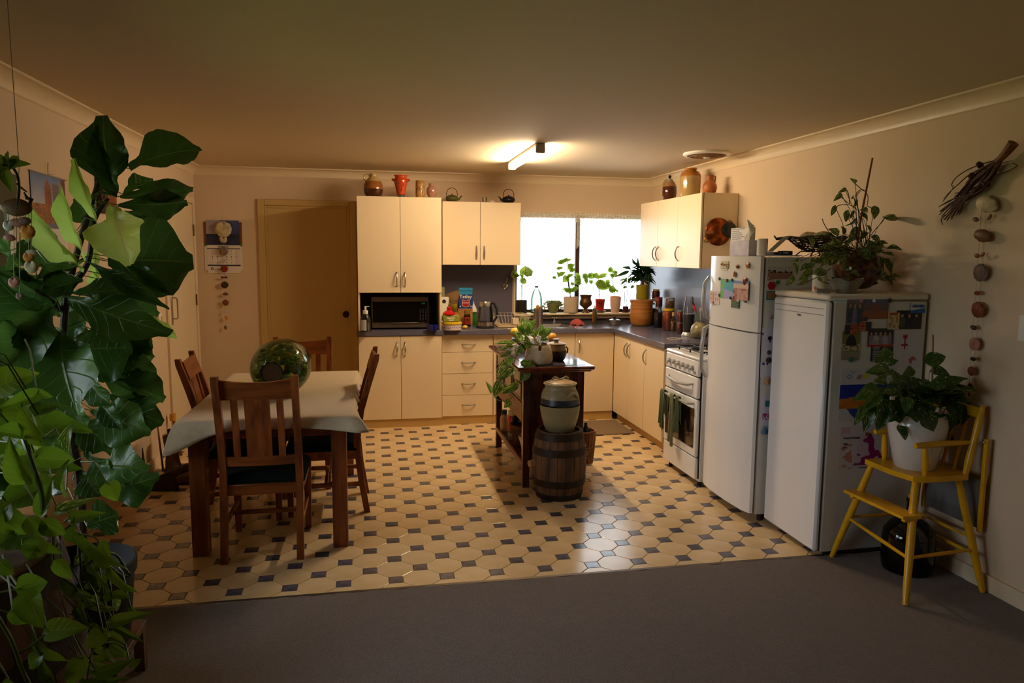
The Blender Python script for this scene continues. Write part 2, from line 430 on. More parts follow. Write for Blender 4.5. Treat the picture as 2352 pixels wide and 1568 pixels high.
MB().box(x0+.03, 2.105, 7.416, 7.422, z0+.03, z1-.035).build('pane', PANE, win1)
MB().box(2.15, x1-.03, 7.416, 7.422, z0+.03, z1-.035).build('pane', PANE, win1)
m = MB(); m.box(x0-.028, x1+.02, 7.245, 7.40, .987, 1.010, .008); m.box(x0-.018, x1+.02, 7.285, 7.335, .948, .988, .010); m.build('window_sill', SILLM, win1)
m = MB(); m.box(x0-.018, x0+.002, 7.318, 7.40, 1.01, z1+.01, .003); m.build('architrave', SILLM, win1)
# side window with pulled-down blind
x0, x1, z0, z1 = SW
win2 = MB(); WH = mat('white_window_paint', rgb(235, 236, 232), .35)
win2.box(-1.70, -1.66, x0, x1, z0, z0+.05); win2.box(-1.70, -1.66, x0, x1, z1-.05, z1); win2.box(-1.70, -1.66, x0, x0+.05, z0, z1); win2.box(-1.70, -1.66, x1-.05, x1, z0, z1)
win2 = win2.build('window_2', WH, kind='structure')
MB().box(-1.695, -1.665, 2.41, 2.455, z0+.05, z1-.05).build('mullion', WH, win2)
MB().box(-1.682, -1.678, x0+.05, 2.41, z0+.05, z1-.05).build('pane', PANE, win2)
MB().box(-1.682, -1.678, 2.455, x1-.05, z0+.05, z1-.05).build('pane', PANE, win2)
MB().box(-1.66, -1.56, x0-.03, x1+.03, z0-.03, z0, .006).build('window_sill', WH, win2)
m = MB(); m.box(-1.612, -1.592, x1, x1+.06, z0-.03, z1+.06, .004); m.box(-1.612, -1.592, x0-.06, x0, z0-.03, z1+.06, .004); m.box(-1.612, -1.592, x0-.06, x1+.06, z1, z1+.06, .004)
m.build('architrave', WH, win2)
# blind and its bead chain
BL = mat('olive_blind_fabric', rgb(92, 88, 62), .9)
t = thing('roller_blind', 'olive fabric roller blind drawn partly down over the left window', 'blind', (-1.60, 2.72, 1.78))
m = MB(); m.tube([(-1.575, 1.18, 1.925), (-1.575, 3.70, 1.925)], .018, 12); m.build('roller', BL, t)
MB().box(-1.556, -1.553, 1.20, 3.68, 1.79, 1.925).build('fabric', BL, t)
MB().box(-1.562, -1.547, 1.20, 3.68, 1.775, 1.795, .004).build('bottom_rail', mat('cream_plastic', rgb(225, 218, 200), .4), t)
m = MB()
for k in range(110): m.ball((-1.575, 3.625, 1.90-.0095*k), .0028, 5, 4)
m.build('bead_chain', mat('cream_plastic'), t, kind='stuff')

# ---------------- doors ----------------
BRASS = mat('aged_brass', rgb(150, 105, 50), .35, .9); DKB = mat('dark_bronze', rgb(48, 30, 18), .35, .8); STEEL = mat('brushed_steel', rgb(190, 185, 178), .28, 1)
CHROME = mat('chrome', rgb(215, 212, 208), .08, 1)
d1 = MB()   # frame of the kitchen back door
for (a, b, c_, d) in ((-1.049, -.985, 0, 2.112), (-.197, -.133, 0, 2.112), (-.985, -.197, 2.052, 2.112)):
    d1.box(a, b, YB-.022, YB+.02, c_, d, .005)
d1 = d1.build('door_1', DOORM, kind='structure')
m = MB(); m.box(-.985, -.960, YB-.012, YB+.02, 0, 2.052, .003); m.box(-.222, -.197, YB-.012, YB+.02, 0, 2.052, .003); m.box(-.96, -.222, YB-.012, YB+.02, 2.03, 2.052, .003); m.build('door_stop', DOORM, d1)
MB().box(-.960, -.222, YB-.006, YB+.02, .008, 2.032, .002).build('door_leaf', DOORM, d1)
kp = at(795, 722, y=YB-.02)
m = MB(); m.T = Matrix.Translation((kp.x, YB-.005, kp.z)) @ Matrix.Rotation(radians(90), 4, 'X')
m.lathe([(0, -.0), (.031, 0), (.033, .004), (.026, .010), (.012, .014), (.011, .034), (.018, .040), (.027, .050), (.028, .060), (.020, .070), (.008, .073), (0, .0735)], n=24); m.build('door_knob', DKB, d1)
# door in the left wall
d2 = MB(); LY0, LY1 = 6.25, 7.19
d2.box(XL-.02, XL+.020, LY0-.055, LY0, 0, 2.10, .004); d2.box(XL-.02, XL+.020, LY1, LY1+.055, 0, 2.10, .004); d2.box(XL-.02, XL+.020, LY0, LY1, 2.045, 2.10, .004)
d2 = d2.build('door_2', TRIMM, kind='structure')
MB().box(XL-.02, XL+.008, LY0+.006, LY1-.006, .012, 2.038, .002).build('door_leaf', TRIMM, d2)
for z in (1.755, 1.115, .35):
    m = MB()
    for k in range(5): m.cyl((XL+.016, LY1-.002, z+k*.021), (XL+.016, LY1-.002, z+k*.021+.019), .0065, n=8)
    m.build('hinge', BRASS, d2)
ht, hb = at(394, 652, x=XL+.02), at(400, 740, x=XL+.02)
m = MB(); m.box(XL+.008, XL+.013, ht.y-.0, ht.y+.040, hb.z-.02, ht.z+.02, .002); m.build('handle_plate', STEEL, d2)
yy = ht.y+.02
m = MB(); zz0, zz1 = hb.z+.03, hb.z+.20
m.tube([(XL+.012, yy, zz0), (XL+.045, yy, zz0), (XL+.052, yy, zz0+.012), (XL+.052, yy, zz1-.012), (XL+.045, yy, zz1), (XL+.012, yy, zz1)], .006, 8); m.build('door_handle', STEEL, d2)
m = MB(); m.cyl((XL+.012, yy, zz1+.08), (XL+.03, yy, zz1+.08), .011, n=12); m.box(XL+.028, XL+.034, yy-.004, yy+.03, zz1+.074, zz1+.086, .002); m.build('snib', STEEL, d2)

# ---------------- kitchen cabinets ----------------
CAB = mat('cream_laminate', rgb(236, 214, 178), .38, bump=.012, bscale=300); KICK = mat('tan_kickboard', rgb(196, 160, 96), .4)
DARK = mat('dark_feet_and_gap_shade', rgb(40, 28, 18), .8); TOP = mat('slate_blue_laminate', rgb(98, 95, 112), .22, var=.12, vscale=120, bump=.01, bscale=200)
SPL = mat('slate_blue_splashback', rgb(92, 88, 104), .30, bump=.006, bscale=160)
def handle_bm(p, L, d, out):
    """a bow handle centred at p, lying along d and standing off along out"""
    m = MB(); p = Vector(p); d = Vector(d); out = Vector(out); pts = []
    for k in range(11):
        t = k/10*2-1
        pts.append(p+d*(t*L/2)+out*(.030*(1-t*t)**.7 if abs(t) < 1 else 0))
    m.tube(pts, [.0046+.0022*(1-abs(k/10*2-1)) for k in range(11)], 8)
    for s_ in (-1, 1): m.cyl(p+d*(s_*L/2), p+d*(s_*L/2)+out*.004, .0065, n=10)
    return m
def cabinet(name, label, box, doors, group=None, face='y', kick=None, niche=None, gapc=CAB):
    """box=(x0,x1,y0,y1,z0,z1) body; doors: (a0,a1,z0,z1,handle) on the front face; handle = (a, z, 'v'|'h')"""
    x0, x1, y0, y1, z0, z1 = box
    t = thing(name, label, 'cabinet', ((x0+x1)/2, (y0+y1)/2, z0 if not kick else 0), group=group)
    tk = .017
    if face == 'y': bx = (x0, x1, y0+tk+.003, y1, z0, z1)
    else: bx = (x0+tk+.003, x1, y0, y1, z0, z1)
    if 'sink' in label: bx = bx[:5]+(.745,)
    bm_ = MB().box(*bx); bm_.mi[2 if face == 'y' else 4] = 1; bm_.build('body', [CAB, DARK], t, smooth=False)  # front face painted dark for the shade in the door gaps
    if kick:
        if face == 'y': MB().box(x0, x1, y0+kick, y0+kick+.016, 0, z0).build('kickboard', KICK, t)
        else: MB().box(x0+kick, x0+kick+.016, y0, y1, 0, z0).build('kickboard', KICK, t)
    for (a0, a1, d0, d1_, h) in doors:
        nm = 'drawer' if h and h[2] == 'h' else 'door'
        g_ = .0016
        if face == 'y': dd = MB().box(a0+g_, a1-g_, y0, y0+tk, d0+g_, d1_-g_, .0015)
        else: dd = MB().box(x0, x0+tk, a0+g_, a1-g_, d0+g_, d1_-g_, .0015)
        dd = dd.build(nm, CAB, t)
        if h:
            if face == 'y': hm = handle_bm((h[0], y0, h[1]), .125 if h[2] == 'v' else .125, (0, 0, 1) if h[2] == 'v' else (1, 0, 0), (0, -1, 0))
            else: hm = handle_bm((x0, h[0], h[1]), .125, (0, 0, 1), (-1, 0, 0))
            hm.build('handle', STEEL, dd, label='brushed steel bow handle')
    return t
ZW = .868
# under-bench units
cabinet('base_cabinet', 'cream two-door base cabinet at the left end, under the microwave', (-.120, .640, 6.700, YB-.004, .078, ZW-.012), [(-.120, .262, .078, ZW-.012, (.225, .735, 'v')), (.262, .640, .078, ZW-.012, (.300, .735, 'v'))], kick=.012, gapc=DARK)
cabinet('drawer_cabinet', 'cream cabinet with four stacked drawers and bow handles', (.643, 1.128, 6.735, YB-.004, .080, ZW-.012), [(.643, 1.128, .691, ZW-.012, (.893, .765, 'h')), (.643, 1.128, .488, .691, (.893, .592, 'h')), (.643, 1.128, .282, .488, (.893, .390, 'h')), (.643, 1.128, .080, .282, (.893, .188, 'h'))], kick=.012, gapc=DARK)
cabinet('base_cabinet', 'cream double-door cabinet under the sink, behind the island', (1.130, 1.930, 6.735, YB-.004, .080, ZW-.012), [(1.130, 1.530, .080, ZW-.012, (1.495, .735, 'v')), (1.530, 1.930, .080, ZW-.012, (1.565, .735, 'v'))], kick=.012, gapc=DARK)
cabinet('base_cabinet', 'cream single-door base cabinet in the far right corner under the windowsill plants', (1.932, 2.326, 6.735, YB-.004, .080, ZW-.012), [(1.932, 2.326, .080, ZW-.012, (1.970, .735, 'v'))], kick=.012, gapc=DARK)
cabinet('base_cabinet', 'cream double-door base cabinet on the right run, nearer the corner', (2.328, XR-.004, 5.929, 6.732, .080, ZW-.012), [(6.331, 6.732, .080, ZW-.012, (6.370, .735, 'v')), (5.929, 6.331, .080, ZW-.012, (6.292, .735, 'v'))], face='x', kick=.045, gapc=DARK)
cabinet('base_cabinet', 'cream single-door base cabinet on the right run beside the white stove', (2.328, XR-.004, 5.500, 5.927, .080, ZW-.012), [(5.500, 5.927, .080, ZW-.012, (5.890, .735, 'v'))], face='x', kick=.045, gapc=DARK)
# microwave niche and wall cabinets
t = cabinet('wall_cabinet', 'tall cream two-door cupboard above the microwave with jugs on top', (-.116, .640, 6.700, YB-.004, 1.252, 2.115), [(-.116, .266, 1.252, 2.115, (.231, 1.375, 'v')), (.266, .640, 1.252, 2.115, (.305, 1.375, 'v'))])
t = thing('microwave_niche', 'open cream-sided niche around the microwave below the tall cupboard', 'cabinet', (.26, 7.0, .906))
MB().box(-.116, -.100, 6.72, YB-.004, .9065, 1.2515).build('side_panel', CAB, t)
MB().box(.622, .638, 6.72, YB-.004, .9065, 1.2515).build('side_panel', CAB, t)
MB().box(-.100, .622, YB-.022, YB-.006, .9065, 1.2515).build('back_panel', mat('black_backing', rgb(38, 34, 34), .4), t, label='dark backing panel')
cabinet('wall_cabinet', 'short cream two-door wall cupboard with teapots on top', (.677, 1.440, 7.000, YB-.004, 1.504, 2.106), [(.677, 1.042, 1.504, 2.106, (1.005, 1.622, 'v')), (1.042, 1.440, 1.504, 2.106, (1.080, 1.622, 'v'))])
cabinet('wall_cabinet', 'cream three-door wall cupboard on the right wall beside the window', (2.590, XR-.004, 5.470, 6.800, 1.504, 2.106), [(6.360, 6.800, 1.504, 2.106, (6.400, 1.625, 'v')), (5.925, 6.360, 1.504, 2.106, (6.320, 1.625, 'v')), (5.470, 5.925, 1.504, 2.106, (5.885, 1.625, 'v'))], face='x')
# worktop (one continuous L) with a cut-out for the sink
WT = thing('worktop', 'continuous L-shaped slate blue laminate worktop along the back and right walls', 'worktop', (1.2, 7.0, ZW))
m = MB(); SK = (1.50, 1.93, 6.83, 7.20)
m.box(-.132, SK[0], 6.690, YB-.001, ZW-.010, .905, .004); m.box(SK[0], SK[1], 6.70, SK[2], ZW-.010, .905, .004); m.box(SK[0], SK[1], SK[3], YB-.001, ZW-.010, .905, .004)
m.box(SK[1], XR-.001, 6.70, YB-.001, ZW-.010, .905, .004); m.box(2.305, XR-.001, 5.450, 6.705, ZW-.010, .905, .004)
m.build('slab', TOP, WT)
def hole_panel(): pass
sp_ = thing('splashback', 'slate blue laminate splashback behind the benches', 'splashback', (2, 7.3, .905))
MB().box(.642, 1.425, YB-.010, YB-.001, .906, 1.504).build('panel', SPL, sp_)
MB().box(1.425, XR-.012, YB-.010, YB-.001, .906, .948).build('panel', SPL, sp_)
MB().box(2.880, XR-.012, YB-.010, YB-.001, .948, 1.504).build('panel', SPL, sp_)
MB().box(XR-.011, XR-.001, 4.60, YB-.012, .906, 1.504).build('panel', SPL, sp_)

# ---------------- sink ----------------
SINK = mat('sink_steel', rgb(200, 196, 190), .22, 1)
t = thing('kitchen_sink', 'stainless steel sink with a drainer set in the worktop below the window', 'sink', (1.6, 7.0, .906))
m = MB(); sx0, sx1, sy0, sy1 = 1.17, 2.02, 6.755, 7.275
m.box(sx0, SK[0]+.005, sy0, sy1, .9055, .909, .001); m.box(SK[1]-.005, sx1, sy0, sy1, .9055, .909, .001); m.box(SK[0], SK[1], sy0, SK[2]+.005, .9055, .909, .001); m.box(SK[0], SK[1], SK[3]-.005, sy1, .9055, .909, .001)
for k in range(9): m.box(1.19, 1.46, 6.82+k*.045, 6.826+k*.045, .909, .9115)
m.build('rim', SINK, t)
m = MB(); a = [(SK[0], SK[2]), (SK[1], SK[2]), (SK[1], SK[3]), (SK[0], SK[3])]; c0 = ((SK[0]+SK[1])/2, (SK[2]+SK[3])/2)
q = [(c0[0]+(x-c0[0])*.86, c0[1]+(y-c0[1])*.86) for x, y in a]
m.add([(x, y, .907) for x, y in a]+[(x, y, .75) for x, y in q], [(0, 1, 5, 4), (1, 2, 6, 5), (2, 3, 7, 6), (3, 0, 4, 7), (4, 5, 6, 7)]); m.build('bowl', SINK, t)
m = MB(); m.lathe([(0, .7505), (.03, .752), (.032, .7505)], (c0[0], c0[1], 0), 16); m.build('drain', CHROME, t)
t = thing('kitchen_tap', 'chrome gooseneck sink tap with two cross handles', 'tap', (1.715, 7.235, .909))
m = MB(); m.lathe([(.024, 0), (.024, .006), (.014, .02), (.010, .04)], (1.715, 7.235, .9095), 16)
m.tube([(1.715, 7.235, .94), (1.715, 7.235, 1.06), (1.717, 7.222, 1.088), (1.720, 7.190, 1.100), (1.723, 7.155, 1.088), (1.724, 7.145, 1.055)], .009, 10); m.build('spout', CHROME, t)
for dx in (-.135, .135):
    m = MB(); cx = 1.715+dx
    m.lathe([(.022, 0), (.022, .008), (.012, .03), (.010, .05), (.014, .058), (.006, .066)], (cx, 7.235, .9095), 14)
    for k in range(4):
        a_ = k*pi/2+.3; m.tube([(cx, 7.235, .966), (cx+.028*cos(a_), 7.235+.028*sin(a_), .968)], .004, 6); m.ball((cx+.031*cos(a_), 7.235+.031*sin(a_), .968), .0065, 8, 5)
    m.build('cross_handle', CHROME, t)

# ---------------- light, vent, switches ----------------
t = thing('ceiling_light', 'single fluorescent batten lit on the kitchen ceiling', 'ceiling light', (1.21, 5.73, 2.40))
GREYP = mat('grey_plastic', rgb(150, 142, 132), .5)
MB().box(1.178, 1.242, 5.215, 6.285, 2.378, 2.400, .003).build('housing', mat('white_metal', rgb(238, 236, 230), .4), t)
MB().box(1.176, 1.244, 5.200, 5.232, 2.330, 2.400, .006).build('end_cap', GREYP, t)
MB().box(1.176, 1.244, 6.268, 6.300, 2.330, 2.400, .006).build('end_cap', GREYP, t)
TUBE = mat('lit_diffuser', (1, .9, .75, 1), .5, emis=(1, .77, .50, 1), estr=TUBE_E)
MB().box(1.182, 1.238, 5.233, 6.267, 2.334, 2.377, .014).build('diffuser', TUBE, t)
t = thing('ceiling_fan_vent', 'round white exhaust vent in the ceiling above the stove', 'vent', (2.60, 5.40, 2.40))
m = MB(); vc = (2.585, 5.40, ZC)
m.lathe([(.178, 0), (.182, -.012), (.172, -.020), (.152, -.022), (.148, -.014)], vc, 48); m.build('rim', mat('white_metal'), t)
m = MB()
for r in range(8):
    rr = .028+.0145*r; m.tube([(vc[0]+rr*cos(a), vc[1]+rr*sin(a), ZC-.024-.010*(1-rr/.15)) for a in [2*pi*k/32 for k in range(32)]], .0028, 5, closed=True)
for k in range(24):
    a = 2*pi*k/24; m.tube([(vc[0]+.025*cos(a), vc[1]+.025*sin(a), ZC-.034), (vc[0]+.147*cos(a), vc[1]+.147*sin(a), ZC-.023)], .0016, 4)
m.lathe([(.148, -.019), (0, -.026)], vc, 32)
m.build('grille', mat('brown_grille', rgb(150, 112, 66), .6), t)
m = MB(); m.lathe([(0, -.042), (.022, -.041), (.026, -.036), (.026, -.026)], vc, 20); m.build('hub', mat('white_metal'), t)
WP = mat('white_plastic', rgb(232, 228, 216), .35)
t = thing('light_switch', 'white light switch plate on the right wall at the picture edge', 'switch', (XR, 2.77, 1.23))
MB().box(XR-.009, XR-.0005, 2.735, 2.805, 1.225, 1.345, .003).build('plate', WP, t)
MB().box(XR-.013, XR-.009, 2.762, 2.778, 1.270, 1.298, .002).build('rocker', WP, t)
sl = at(369, 735, x=XL+.005)
t = thing('light_switch', 'small switch plate with a yellow strip on the left wall by the far door', 'switch', tuple(sl))
MB().box(XL+.0005, XL+.009, sl.y-.035, sl.y+.035, sl.z-.057, sl.z+.057, .003).build('plate', WP, t)
MB().box(XL+.009, XL+.013, sl.y+.0, sl.y+.02, sl.z-.05, sl.z+.03, .002).build('yellow_strip', mat('amber_plastic', rgb(206, 150, 50), .4), t)

# ---------------- fridge, freezer, stove ----------------
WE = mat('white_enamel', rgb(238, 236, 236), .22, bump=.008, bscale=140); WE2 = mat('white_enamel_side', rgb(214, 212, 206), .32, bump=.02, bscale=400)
GASK = mat('grey_gasket', rgb(120, 114, 108), .6)
t = thing('fridge_freezer', 'tall white two-door fridge with a freezer on top, covered in magnets', 'fridge', (2.55, 4.22, 0))
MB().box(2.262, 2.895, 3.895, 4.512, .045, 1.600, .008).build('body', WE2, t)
MB().box(2.245, 2.262, 3.905, 4.502, .055, 1.595).build('gasket', GASK, t)
def bowed(m, x0, x1, y0, y1, z0, z1, bow=.022, n=10):
    pts = [(x1, y0), ]+[(x0+.018-bow*(1-(2*k/n-1)**2)-(.0 if 0 < k < n else -.010), y0+(y1-y0)*k/n) for k in range(n+1)]+[(x1, y1)]
    m.prism(pts, z0, z1, 'z')
m = MB(); bowed(m, 2.196, 2.245, 3.890, 4.517, 1.158, 1.603); m.build('door', WE, t, ang=50)
m = MB(); bowed(m, 2.196, 2.245, 3.890, 4.517, .060, 1.150); m.build('door', WE, t, ang=50)
m = MB(); m.tube([(2.225, 4.520, 1.185), (2.200, 4.528, 1.20), (2.185, 4.532, 1.30), (2.188, 4.530, 1.42), (2.215, 4.522, 1.47)], [.010, .014, .014, .012, .008], 10); m.build('handle', mat('silver_plastic', rgb(190, 188, 184), .3, .5), t)
m = MB(); m.tube([(2.225, 4.520, 1.140), (2.200, 4.528, 1.12), (2.185, 4.532, 1.00), (2.188, 4.530, .85), (2.215, 4.522, .79)], [.010, .014, .014, .012, .008], 10); m.build('handle', mat('silver_plastic'), t)
for yy in (3.93, 4.47): MB().cyl((2.32, yy, 0), (2.32, yy, .046), .018).build('foot', DARK, t)
for yy in (3.93, 4.47): MB().cyl((2.85, yy, 0), (2.85, yy, .046), .018).build('foot', DARK, t)
t = thing('upright_freezer', 'white upright freezer at the tile edge with photos and drawings on its side', 'freezer', (2.62, 3.60, 0))
FX0, FX1, FY0, FY1, FZ = 2.345, 2.895, 3.355, 3.868, 1.412
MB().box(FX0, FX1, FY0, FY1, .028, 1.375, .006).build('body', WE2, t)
MB().box(FX0-.035, FX1+.003, FY0-.004, FY1+.004, 1.378, FZ, .008).build('top_panel', mat('warm_white_plastic', rgb(226, 216, 198), .35), t)
MB().box(FX0-.006, FX0, FY0+.008, FY1-.008, .034, 1.370).build('gasket', GASK, t)
MB().box(FX0-.040, FX0-.006, FY0, FY1, .030, 1.374, .012).build('door', WE, t)
m = MB(); m.box(FX0-.043, FX0-.038, FY0+.03, FY1-.02, 1.332, 1.334); m.box(FX0-.043, FX0-.038, FY0+.03, FY1-.02, 1.300, 1.302); m.build('grip_line', GASK, t)
bl = at(1831, 724, x=FX0-.041)
text('brand_lettering', 'Haier', .017, mat('grey_print', rgb(90, 88, 92), .5), t, (FX0-.0412, bl.y, bl.z), (0, -1, 0), (0, 0, 1), bold=.0003)
qp = at(1880, 672, x=FX0-.037)
m = MB(); m.tube([(FX0-.036, qp.y-.012*cos(a), qp.z+.010*sin(a)) for a in [k*.6 for k in range(11)]], .0008, 4); m.tube([(FX0-.036, qp.y-.004, qp.z-.004), (FX0-.036, qp.y-.014, qp.z-.013)], .0008, 4); m.build('printed_mark', GASK, t)
for yy in (3.39, 3.83):
    for xx in (2.40, 2.85): MB().cyl((xx, yy, 0), (xx, yy, .030), .016).build('foot', DARK, t)
# stove
t = thing('stove', 'white freestanding gas stove with a row of knobs between bench and fridge', 'stove', (2.5, 4.9, 0))
SX = 2.200; SY0, SY1 = 4.600, 5.178
MB().box(SX+.035, 2.80, SY0, SY1, .03, .880, .004).build('body', WE, t)
MB().box(SX+.030, SX+.036, SY0+.004, SY1-.004, .05, .880).build('shadow_gap', mat('black_gap', rgb(14, 14, 16), .4), t)
m = MB(); m.box(SX+.005, 2.80, SY0-.002, SY1+.002, .882, .906, .010); m.build('hob_top', WE, t)
MB().box(SX+.006, SX+.032, SY0+.014, SY1-.004, .772, .880, .006).build('control_panel', WE, t)
KN = mat('grey_knob', rgb(178, 174, 168), .35)
for k in range(6):
    yk = at(1538+ (1590-1538)*k/5*1.0, 820+18*k/5, x=SX).y
    m = MB(); m.T = Matrix.Translation((SX+.006, yk, .826)) @ Matrix.Rotation(radians(-90), 4, 'Y')
    m.lathe([(.019, 0), (.018, .018), (.015, .020), (0, .021)], n=18); m.box(-.003, .003, -.017, .017, .018, .026, .001)
    m.build('knob', KN, t)
for yk in (5.145, 4.655):
    m = MB(); m.T = Matrix.Translation((SX+.006, yk, .800)) @ Matrix.Rotation(radians(-90), 4, 'Y'); m.lathe([(.009, 0), (.008, .012), (0, .013)], n=12); m.build('button', KN, t)
MB().box(SX+.004, SX+.032, SY0+.014, SY1-.004, .618, .764, .006).build('grill_door', WE, t)
m = MB(); m.tube([(SX+.004, 4.68, .715), (SX-.026, 4.72, .704), (SX-.030, 4.89, .692), (SX-.026, 5.06, .704), (SX+.004, 5.11, .715)], [.007, .010, .011, .010, .007], 8); m.build('grill_handle', KN, t)
od = MB().box(SX+.004, SX+.032, SY0+.014, SY1-.004, .205, .610, .006).build('oven_door', WE, t)
MB().box(SX+.001, SX+.005, SY0+.045, SY1-.035, .262, .545, .002).build('oven_glass', mat('dark_oven_glass', rgb(30, 18, 12), .08, spec=.8), od)
m = MB(); m.tube([(SX+.004, 4.66, .578), (SX-.034, 4.67, .578), (SX-.036, 4.90, .576), (SX-.034, 5.11, .578), (SX+.004, 5.12, .578)], .009, 8); m.build('oven_handle', KN, od)
MB().box(SX+.006, SX+.034, SY0+.014, SY1-.004, .045, .198, .006).build('drawer', WE, t)
for yy in (4.64, 5.14): MB().cyl((SX+.06, yy, 0), (SX+.06, yy, .035), .015).build('foot', DARK, t)
IRON = mat('cast_iron', rgb(26, 24, 24), .45, .3)
for cx in (2.38, 2.64):
    m = MB()
    for yy in (4.70, 4.89, 5.08):
        m.box(cx-.11, cx+.11, yy-.005, yy+.005, .928, .938, .002)
        for s_ in (-1, 1): m.box(cx+s_*.11-.005, cx+s_*.11+.005, yy-.005, yy+.005, .907, .938, .002)
    for s_ in (-1, 1): m.box(cx+s_*.11-.005, cx+s_*.11+.005, 4.66, 5.12, .926, .934, .002)
    m.box(cx-.005, cx+.005, 4.66, 5.12, .928, .938, .002)
    m.build('pan_support', IRON, t)
for cx in (2.38, 2.64):
    for cyy in (4.76, 5.02):
        m = MB(); m.lathe([(.045, 0), (.042, .010), (.030, .012), (.030, .018), (0, .020)], (cx, cyy, .9065), 18); m.build('burner', IRON, t)
# ---------------- table and chairs ----------------
RW = wood('red_brown_timber', rgb(150, 80, 34), rgb(98, 46, 18), .38, 'z', 8, coat=.15); RWX = wood('red_brown_timber_rail', rgb(156, 86, 38), rgb(106, 52, 20), .38, 'x', 8, coat=.15)
t = thing('dining_table', 'red-brown timber dining table with thick square legs under the linen cloth', 'table', (-.54, 4.63, 0))
for (x, y) in ((-.905, 3.965), (-.183, 3.972), (-.183, 5.30), (-.905, 5.30)): MB().box(x-.040, x+.040, y-.040, y+.040, 0, .715, .003).build('leg', RW, t)
MB().box(-.965, -.115, 3.885, 5.395, .716, .744, .004).build('tabletop', RWX, t)
m = MB(); m.box(-.867, -.221, 3.955, 3.980, .625, .7155); m.box(-.867, -.221, 5.285, 5.310, .625, .7155); m.box(-.915, -.893, 4.003, 5.262, .625, .7155); m.box(-.195, -.173, 4.003, 5.262, .625, .7155); m.build('apron', RWX, t)
LIN = mat('beige_linen', rgb(208, 188, 156), .85, var=.12, vscale=30, stretch=(1, 6, 1), bump=.25, bscale=350, sheen=.2)
def cloth():
    x0, x1, y0, y1, zt = -.972, -.108, 3.878, 5.402, .7462
    m = MB(); N = 160; rings = 9
    per = []
    W, H = x1-x0, y1-y0; L_ = 2*(W+H)
    for k in range(N):
        s = L_*k/N
        if s < W: p = (x0+s, y0, 0, -1)
        elif s < W+H: p = (x1, y0+s-W, 1, 0)
        elif s < 2*W+H: p = (x1-(s-W-H), y1, 0, 1)
        else: p = (x0, y1-(s-2*W-H), -1, 0)
        per.append(p)
    corners = [(x0, y0, .165, (-.95, -.25), .075), (x1, y0, .085, (.75, -.3), .085), (x1, y1, .12, (.7, .7), .03), (x0, y1, .16, (-.7, .7), .03)]
    def col(k, r):
        px, py, nx, ny = per[k]; fr = r/(rings-1)
        drop = .052; ox, oy = nx*.02, ny*.02; wgt = 0
        for cx, cyy, dr, dd, fl in corners:
            q = math.hypot(px-cx, py-cyy); wq = math.exp(-(q/.14)**2)
            drop += (dr-.05)*wq; ox += dd[0]*fl*wq; oy += dd[1]*fl*wq; wgt += wq
        if nx == -1: drop += .03
        wav = .006*sin(k*.9)+.004*sin(k*.37+1)
        e = fr**1.6
        return (px+ox*fr**.8+nx*(wav*fr), py+oy*fr**.8+ny*(wav*fr), zt-drop*e-.002*fr)
    vs = [(-.54+(per[k][0]+.54)*f, 4.64+(per[k][1]-4.64)*f, zt+.0006*sin(9*per[k][1]*f)) for f in (.5, .94) for k in range(N)]
    vs = [(-.54, 4.64, zt)]+vs
    for r in range(rings): vs += [col(k, r) for k in range(N)]
    fs = [(0, 1+k, 1+(k+1) % N) for k in range(N)]
    for r in range(rings+1):
        a, b = 1+r*N, 1+(r+1)*N
        fs += [(a+k, b+k, b+(k+1) % N, a+(k+1) % N) for k in range(N)]
    m.add(vs, fs); return m
o = cloth().build('tablecloth', LIN, None, 'beige linen tablecloth spread over the dining table with drooping corners', 'tablecloth', ang=60)
sm = o.modifiers.new('solid', 'SOLIDIFY'); sm.thickness = .0015; sm.offset = 1

